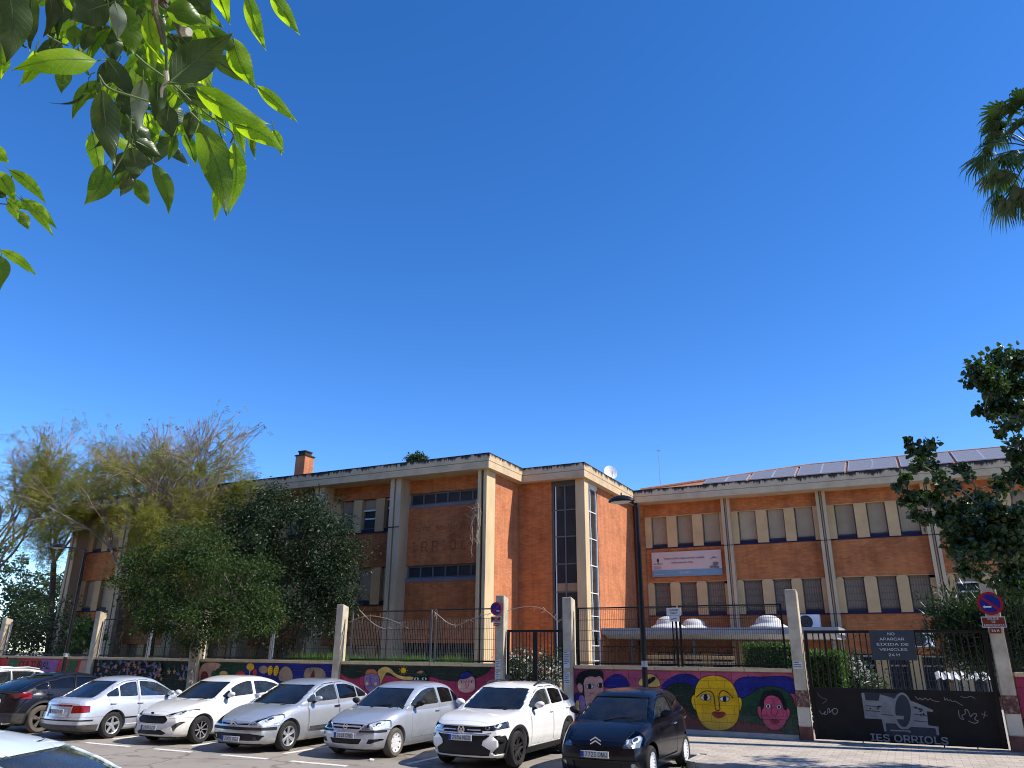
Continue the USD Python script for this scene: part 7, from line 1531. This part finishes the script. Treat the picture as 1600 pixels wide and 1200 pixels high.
# upper left block
for a in ((A1, 60, -160, 60, 590, 30, 'old', dict(r=1.0, curl=.05)), (A1, 300, -60, 280, 480, 15, 'old', dict(r=1.05, tilt=.5)), (A1, 430, -120, 400, 350, 13, 'old', dict(tilt=.5)), (A1, 520, -100, 540, 380, 11, 'old', dict(tilt=.4)),
          (A1, 905, 570, 110, 660, 24, 'young', dict(r=.98, curl=-.18, tilt=.35, roll=.25)), (A1, 330, 470, 170, 810, 13, 'young', dict(r=.97, tilt=.4, curl=.2)), (A1, 1010, 40, 650, 190, 30, 'old', dict(r=1.1, curl=.05)), (A1, 1120, 30, 1260, 520, 30, 'mid', dict(r=1.18, curl=.1)),
          (A1, 1080, 20, 1100, 380, 14, 'pale', dict(r=1.02, curl=-.15)), (A1, 700, 240, 690, 460, 14, 'mid', dict(r=1.2)), (A1, 640, 640, 575, 880, 13, 'mid', dict(r=1.2)), (A1, 830, 720, 460, 960, 5, 'old', dict(tilt=1.0, curl=.3)), (A1, 900, 800, 740, 870, 8, 'mid', dict(tilt=.8)),
          (A1, 1000, 540, 1290, 960, 17, 'old', dict(r=1.08, curl=.15)), (A1, 960, 840, 1080, 1560, 25, 'old', dict(r=1.0, curl=.2)), (A1, 1340, 740, 1290, 1250, 16, 'pale', dict(r=1.04, curl=.1)), (A1, 1290, 80, 1400, 400, 12, 'old', dict(tilt=.6)), (A1, 1390, 110, 1540, 580, 14, 'young', dict(r=1.1, curl=.05)),
          (A1, 1400, 420, 1430, 700, 9, 'young', dict(r=1.15)), (A1, 600, 60, 600, 210, 14, 'old', dict(r=1.15)), (A1, 480, 10, 600, 200, 16, 'old', dict(r=1.2)), (A1, 940, 860, 880, 1170, 12, 'old', dict(tilt=.4)), (A1, 850, 250, 770, 490, 14, 'old', dict(r=1.2, tilt=.3)), (A1, 1200, -40, 1380, 300, 20, 'mid', dict(r=1.22)),
          (A1, 760, -60, 700, 120, 18, 'mid', dict(r=1.2)), (A1, 900, -60, 960, 60, 16, 'young', dict(r=1.2)), (A1, 1300, 560, 1390, 760, 14, 'mid', dict(r=1.2)), (A1, 1450, 560, 1480, 880, 15, 'mid', dict(r=1.16)), (A1, 1480, 760, 1500, 1120, 17, 'old', dict(r=1.1)),
          # right block
          (A2, 340, 90, 700, 220, 22, 'mid', dict(r=1.1, curl=-.2, roll=.2)), (A2, 440, 150, 760, 240, 14, 'young', dict(r=1.12, curl=-.1)), (A2, 560, 230, 660, 530, 17, 'young', dict(r=1.15)), (A2, 700, 230, 740, 500, 14, 'young', dict(r=1.17)), (A2, 460, 320, 610, 540, 17, 'old', dict(r=1.15)),
          (A2, 380, 720, 930, 300, 34, 'old', dict(r=1.02, curl=.12)), (A2, 720, 230, 1090, 490, 14, 'mid', dict(r=1.14, curl=-.25)), (A2, 940, 340, 1150, 800, 22, 'young', dict(r=1.13, curl=-.1)), (A2, 900, 480, 1100, 490, 16, 'young', dict(r=1.14)), (A2, 600, 780, 1270, 1110, 23, 'young', dict(r=1.04, curl=-.22)),
          (A2, 760, 780, 1000, 1200, 17, 'young', dict(r=1.07)), (A2, 1150, 765, 1515, 1095, 13, 'young', dict(r=1.1, curl=-.15)), (A2, 470, 830, 770, 1010, 20, 'old', dict(r=1.06, tilt=.3)), (A2, 560, 780, 760, 900, 18, 'old', dict(r=1.1)), (A2, 780, 890, 880, 1130, 12, 'mid', dict(r=1.09)),
          (A2, 1070, -60, 1235, 455, 15, 'young', dict(r=1.2, curl=.05)), (A2, 1270, -70, 1535, 315, 15, 'young', dict(r=1.2, curl=.05)), (A2, 560, -80, 740, 160, 22, 'old', dict(r=1.2)), (A2, 240, -60, 300, 160, 20, 'mid', dict(r=1.2)), (A2, 330, 880, 240, 1080, 16, 'old', dict(r=1.12)), (A2, 400, -80, 520, 90, 18, 'mid', dict(r=1.2)), (A2, 360, 300, 480, 520, 18, 'old', dict(r=1.2)),
          # lower block
          (A3, 330, 490, 155, 800, 22, 'mid', dict(r=1.12, curl=.08)), (A3, 350, 110, 195, 375, 9, 'old', dict(tilt=.7)), (A3, 320, 20, 250, 270, 12, 'mid', dict(r=1.15)), (A3, 480, 390, 370, 580, 14, 'old', dict(r=1.06)), (A3, 530, 350, 540, 620, 22, 'old', dict(r=1.04, curl=.15)), (A3, 500, 520, 375, 690, 13, 'mid', dict(r=1.1)), (A3, 520, 560, 440, 735, 13, 'old', dict(r=1.05)),
          (A3, 555, 600, 670, 815, 14, 'mid', dict(r=1.08)), (A3, 700, 480, 815, 880, 16, 'mid', dict(r=1.06, curl=.06)), (A3, 550, 300, 770, 440, 15, 'old', dict(r=1.05, roll=.3)), (A3, 690, 140, 740, 270, 12, 'young', dict(r=1.15)), (A3, 820, 30, 850, 285, 20, 'old', dict(r=1.06)), (A3, 1020, 60, 985, 315, 14, 'old', dict(r=1.1)), (A3, 870, 260, 810, 460, 9, 'mid', dict(r=1.12)),
          (A3, 930, 170, 920, 265, 9, 'young', dict(r=1.16)), (A3, 1070, 160, 1270, 890, 32, 'mid', dict(r=1.02, curl=.15)), (A3, 1220, 560, 1175, 935, 12, 'young', dict(r=1.05)), (A3, 1330, 310, 1280, 880, 20, 'young', dict(r=1.03, curl=.12)), (A3, 1190, 10, 1260, 260, 12, 'young', dict(r=1.1)), (A3, 1300, 20, 1415, 425, 14, 'young', dict(r=1.06)), (A3, 1470, 190, 1495, 450, 8, 'mid', dict(r=1.1)),
          (A3, 1330, 170, 1720, 390, 20, 'young', dict(r=1.05, curl=-.2)), (A3, 1640, 210, 1700, 420, 10, 'young', dict(r=1.06)), (A3, 1070, 95, 1190, 130, 7, 'young', dict(r=1.12))):
    LF(branch, *a[:7], **a[7])
for k in range(165):
    x, y = (rgb_.uniform(-60, 340), rgb_.uniform(-100, 70)) if k < 60 else ((rgb_.uniform(120, 330), rgb_.uniform(-20, 170)) if k < 120 else (rgb_.uniform(140, 310), rgb_.uniform(90, 215)))
    if 60 <= k < 120 and (x - 225) ** 2 / 115 ** 2 + (y - 70) ** 2 / 105 ** 2 > 1: continue
    y = y * 1.0; an = rgb_.uniform(.6, 2.4); L_ = rgb_.uniform(45, 85)
    leaf(branch, x, y, x + L_ * math.cos(an), y + L_ * math.sin(an) * .9, rgb_.uniform(11, 19), rgb_.choice(['old', 'old', 'mid', 'mid', 'young', 'young']), r=rgb_.uniform(1.22, 1.5), tilt=rgb_.uniform(-.7, .7), curl=rgb_.uniform(-.15, .15))
for a in ((A4, -60, 40, 70, 170, 14, 'young', dict(r=1.5)), (A4, -40, 230, 120, 480, 14, 'young', dict(r=1.5, curl=-.15)), (A4, 70, 225, 360, 500, 11, 'young', dict(r=1.5, curl=-.15)), (A4, 160, 455, 445, 690, 12, 'young', dict(r=1.5, curl=-.15)), (A4, 190, 470, 425, 755, 8, 'young', dict(r=1.48)), (A4, 60, 480, 140, 630, 9, 'young', dict(r=1.47)),
          (A4, 130, 550, 225, 700, 11, 'mid', dict(r=1.52)), (A4, 0, 290, -10, 420, 9, 'old', dict(r=1.52)), (A4, 60, 450, 210, 540, 9, 'young', dict(r=1.5)), (A4, 0, 850, 290, 1060, 9, 'young', dict(r=1.5, curl=-.2)), (A4, 10, 900, 0, 1170, 20, 'mid', dict(r=1.45)), (A4, 130, 910, 230, 1030, 6, 'young', dict(r=1.5)), (A4, -20, 440, 60, 370, 8, 'old', dict(r=1.52))):
    LF(sprig, *a[:7], **a[7])
def twig(par, m, pts, r0, r1, r=1.12, mm='citrus_twig', name='twig'):
    obj(name, pipe(chaikin(np.array([at_r(*m(x, y), r) for x, y in pts]), 2), r0 * .6, r1 * .6, 7), mm, par, smooth=50)
twig(branch, A1, ((1480, -300), (1460, -60), (1440, 60), (1480, 200), (1530, 420)), .008, .004, 1.1, 'citrus_wood', 'bough')
twig(branch, A2, ((70, 490), (180, 590), (330, 690), (460, 800), (560, 900)), .0025, .002, 1.06); twig(branch, A2, ((350, 690), (345, 560), (330, 300), (250, 60)), .003, .004, 1.1); twig(branch, A2, ((360, 740), (580, 755)), .003, .002, 1.05)
twig(branch, A1, ((920, 700), (1000, 830), (1200, 890), (1400, 950)), .003, .002, 1.02); twig(branch, A1, ((560, -80), (270, 60), (280, 480)), .002, .0015, 1.08); twig(branch, A1, ((440, 330), (560, 400), (640, 430)), .002, .0015, 1.1)
twig(branch, A3, ((980, 70), (1060, 150), (1090, 200)), .0028, .002, 1.04); twig(branch, A3, ((1080, 60), (1200, 150), (1340, 240), (1300, 320)), .0022, .002, 1.06); twig(branch, A3, ((1200, 160), (1230, 280), (1270, 330)), .0018, .0014, 1.05); twig(branch, A3, ((520, 120), (520, 300), (440, 450), (370, 570)), .0022, .0012, 1.03); twig(branch, A3, ((540, 320), (640, 420), (710, 480)), .0018, .0014, 1.06)
twig(branch, A2, ((480, 330), (420, 160), (300, 20)), .005, .006, 1.12, 'citrus_wood', 'bough')
obj('cut_stub', pipe([at_r(200 + 500 / 5.714, 280 / 5.714, 1.1), at_r(200 + 545 / 5.714, 285 / 5.714, 1.09)], .006, .005, 10), 'citrus_scar', branch)
obj('scar', pipe([at_r(*A2(335, 630), 1.05), at_r(*A2(345, 720), 1.05), at_r(*A2(300, 800), 1.05), at_r(*A2(300, 870), 1.05)], .003, .0015, 7), 'citrus_scar', branch)
twig(sprig, A4, ((-300, 500), (0, 490), (70, 500)), .0022, .0015, 1.5); twig(sprig, A4, ((-300, 470), (-20, 420), (70, 330), (100, 260)), .003, .0015, 1.5); twig(sprig, A4, ((-300, 850), (0, 850)), .002, .0015, 1.5)
# the rest of that tree stands left of the view: trunk, boughs and some crown
rng = R0(81); tb = CAM + RT0 * -2.6 + np.array([FX, FY, 0]) * .9; tb[2] = .0; tf = tb + [0, 0, 2.1]
ends = [at_r(*A1(1480, -300), 1.1), at_r(*A2(300, 20), 1.12), at_r(*A4(-300, 500), 1.5), at_r(*A4(-300, 850), 1.5), at_r(*A4(-300, 470), 1.5)]
sg = polyseg(chaikin(np.array([tb, tb + [.05, 0, 1], tf]), 2), .09, .07)
for e in ends[:2]: sg += polyseg(chaikin(np.array([tf, tf + [0, 0, .7], (tf + e) / 2 + [0, 0, .75], e + [0, 0, .2], e]), 2), .045, .007)
for e in ends[2:]: sg += polyseg(chaikin(np.array([tf, (tf + e) / 2 + [0, 0, .1], e]), 2), .02, .003)
obj('trunk', tubes(sg, 8), 'citrus_wood', branch)
obj('crown', cloud(rng, [(*(tf + [-.3, -.3, .9]), .8, .8, .6), (*(tf + [-.6, .2, .7]), .7, .7, .5), (*(tf + [-.2, -.7, .8]), .7, .6, .5)], 1500, .09, .5, .3, .4), 'leaf_street', branch)
# ------------------------------------------------------------------ the pale car passing close by at the lower left
REAL = True
car_estate('pale ice blue car close to the viewer at the lower left corner', (-9.2, 2.9, 0), 24, 'paint_ice', rails=False, plate='1108 HKS', roof=[(1.05, .9), (1.5, 1.15), (1.95, 1.38), (2.3, 1.46), (2.7, 1.46), (3.2, 1.40), (3.7, 1.27), (4.1, 1.10), (4.33, .97)])
REAL = False
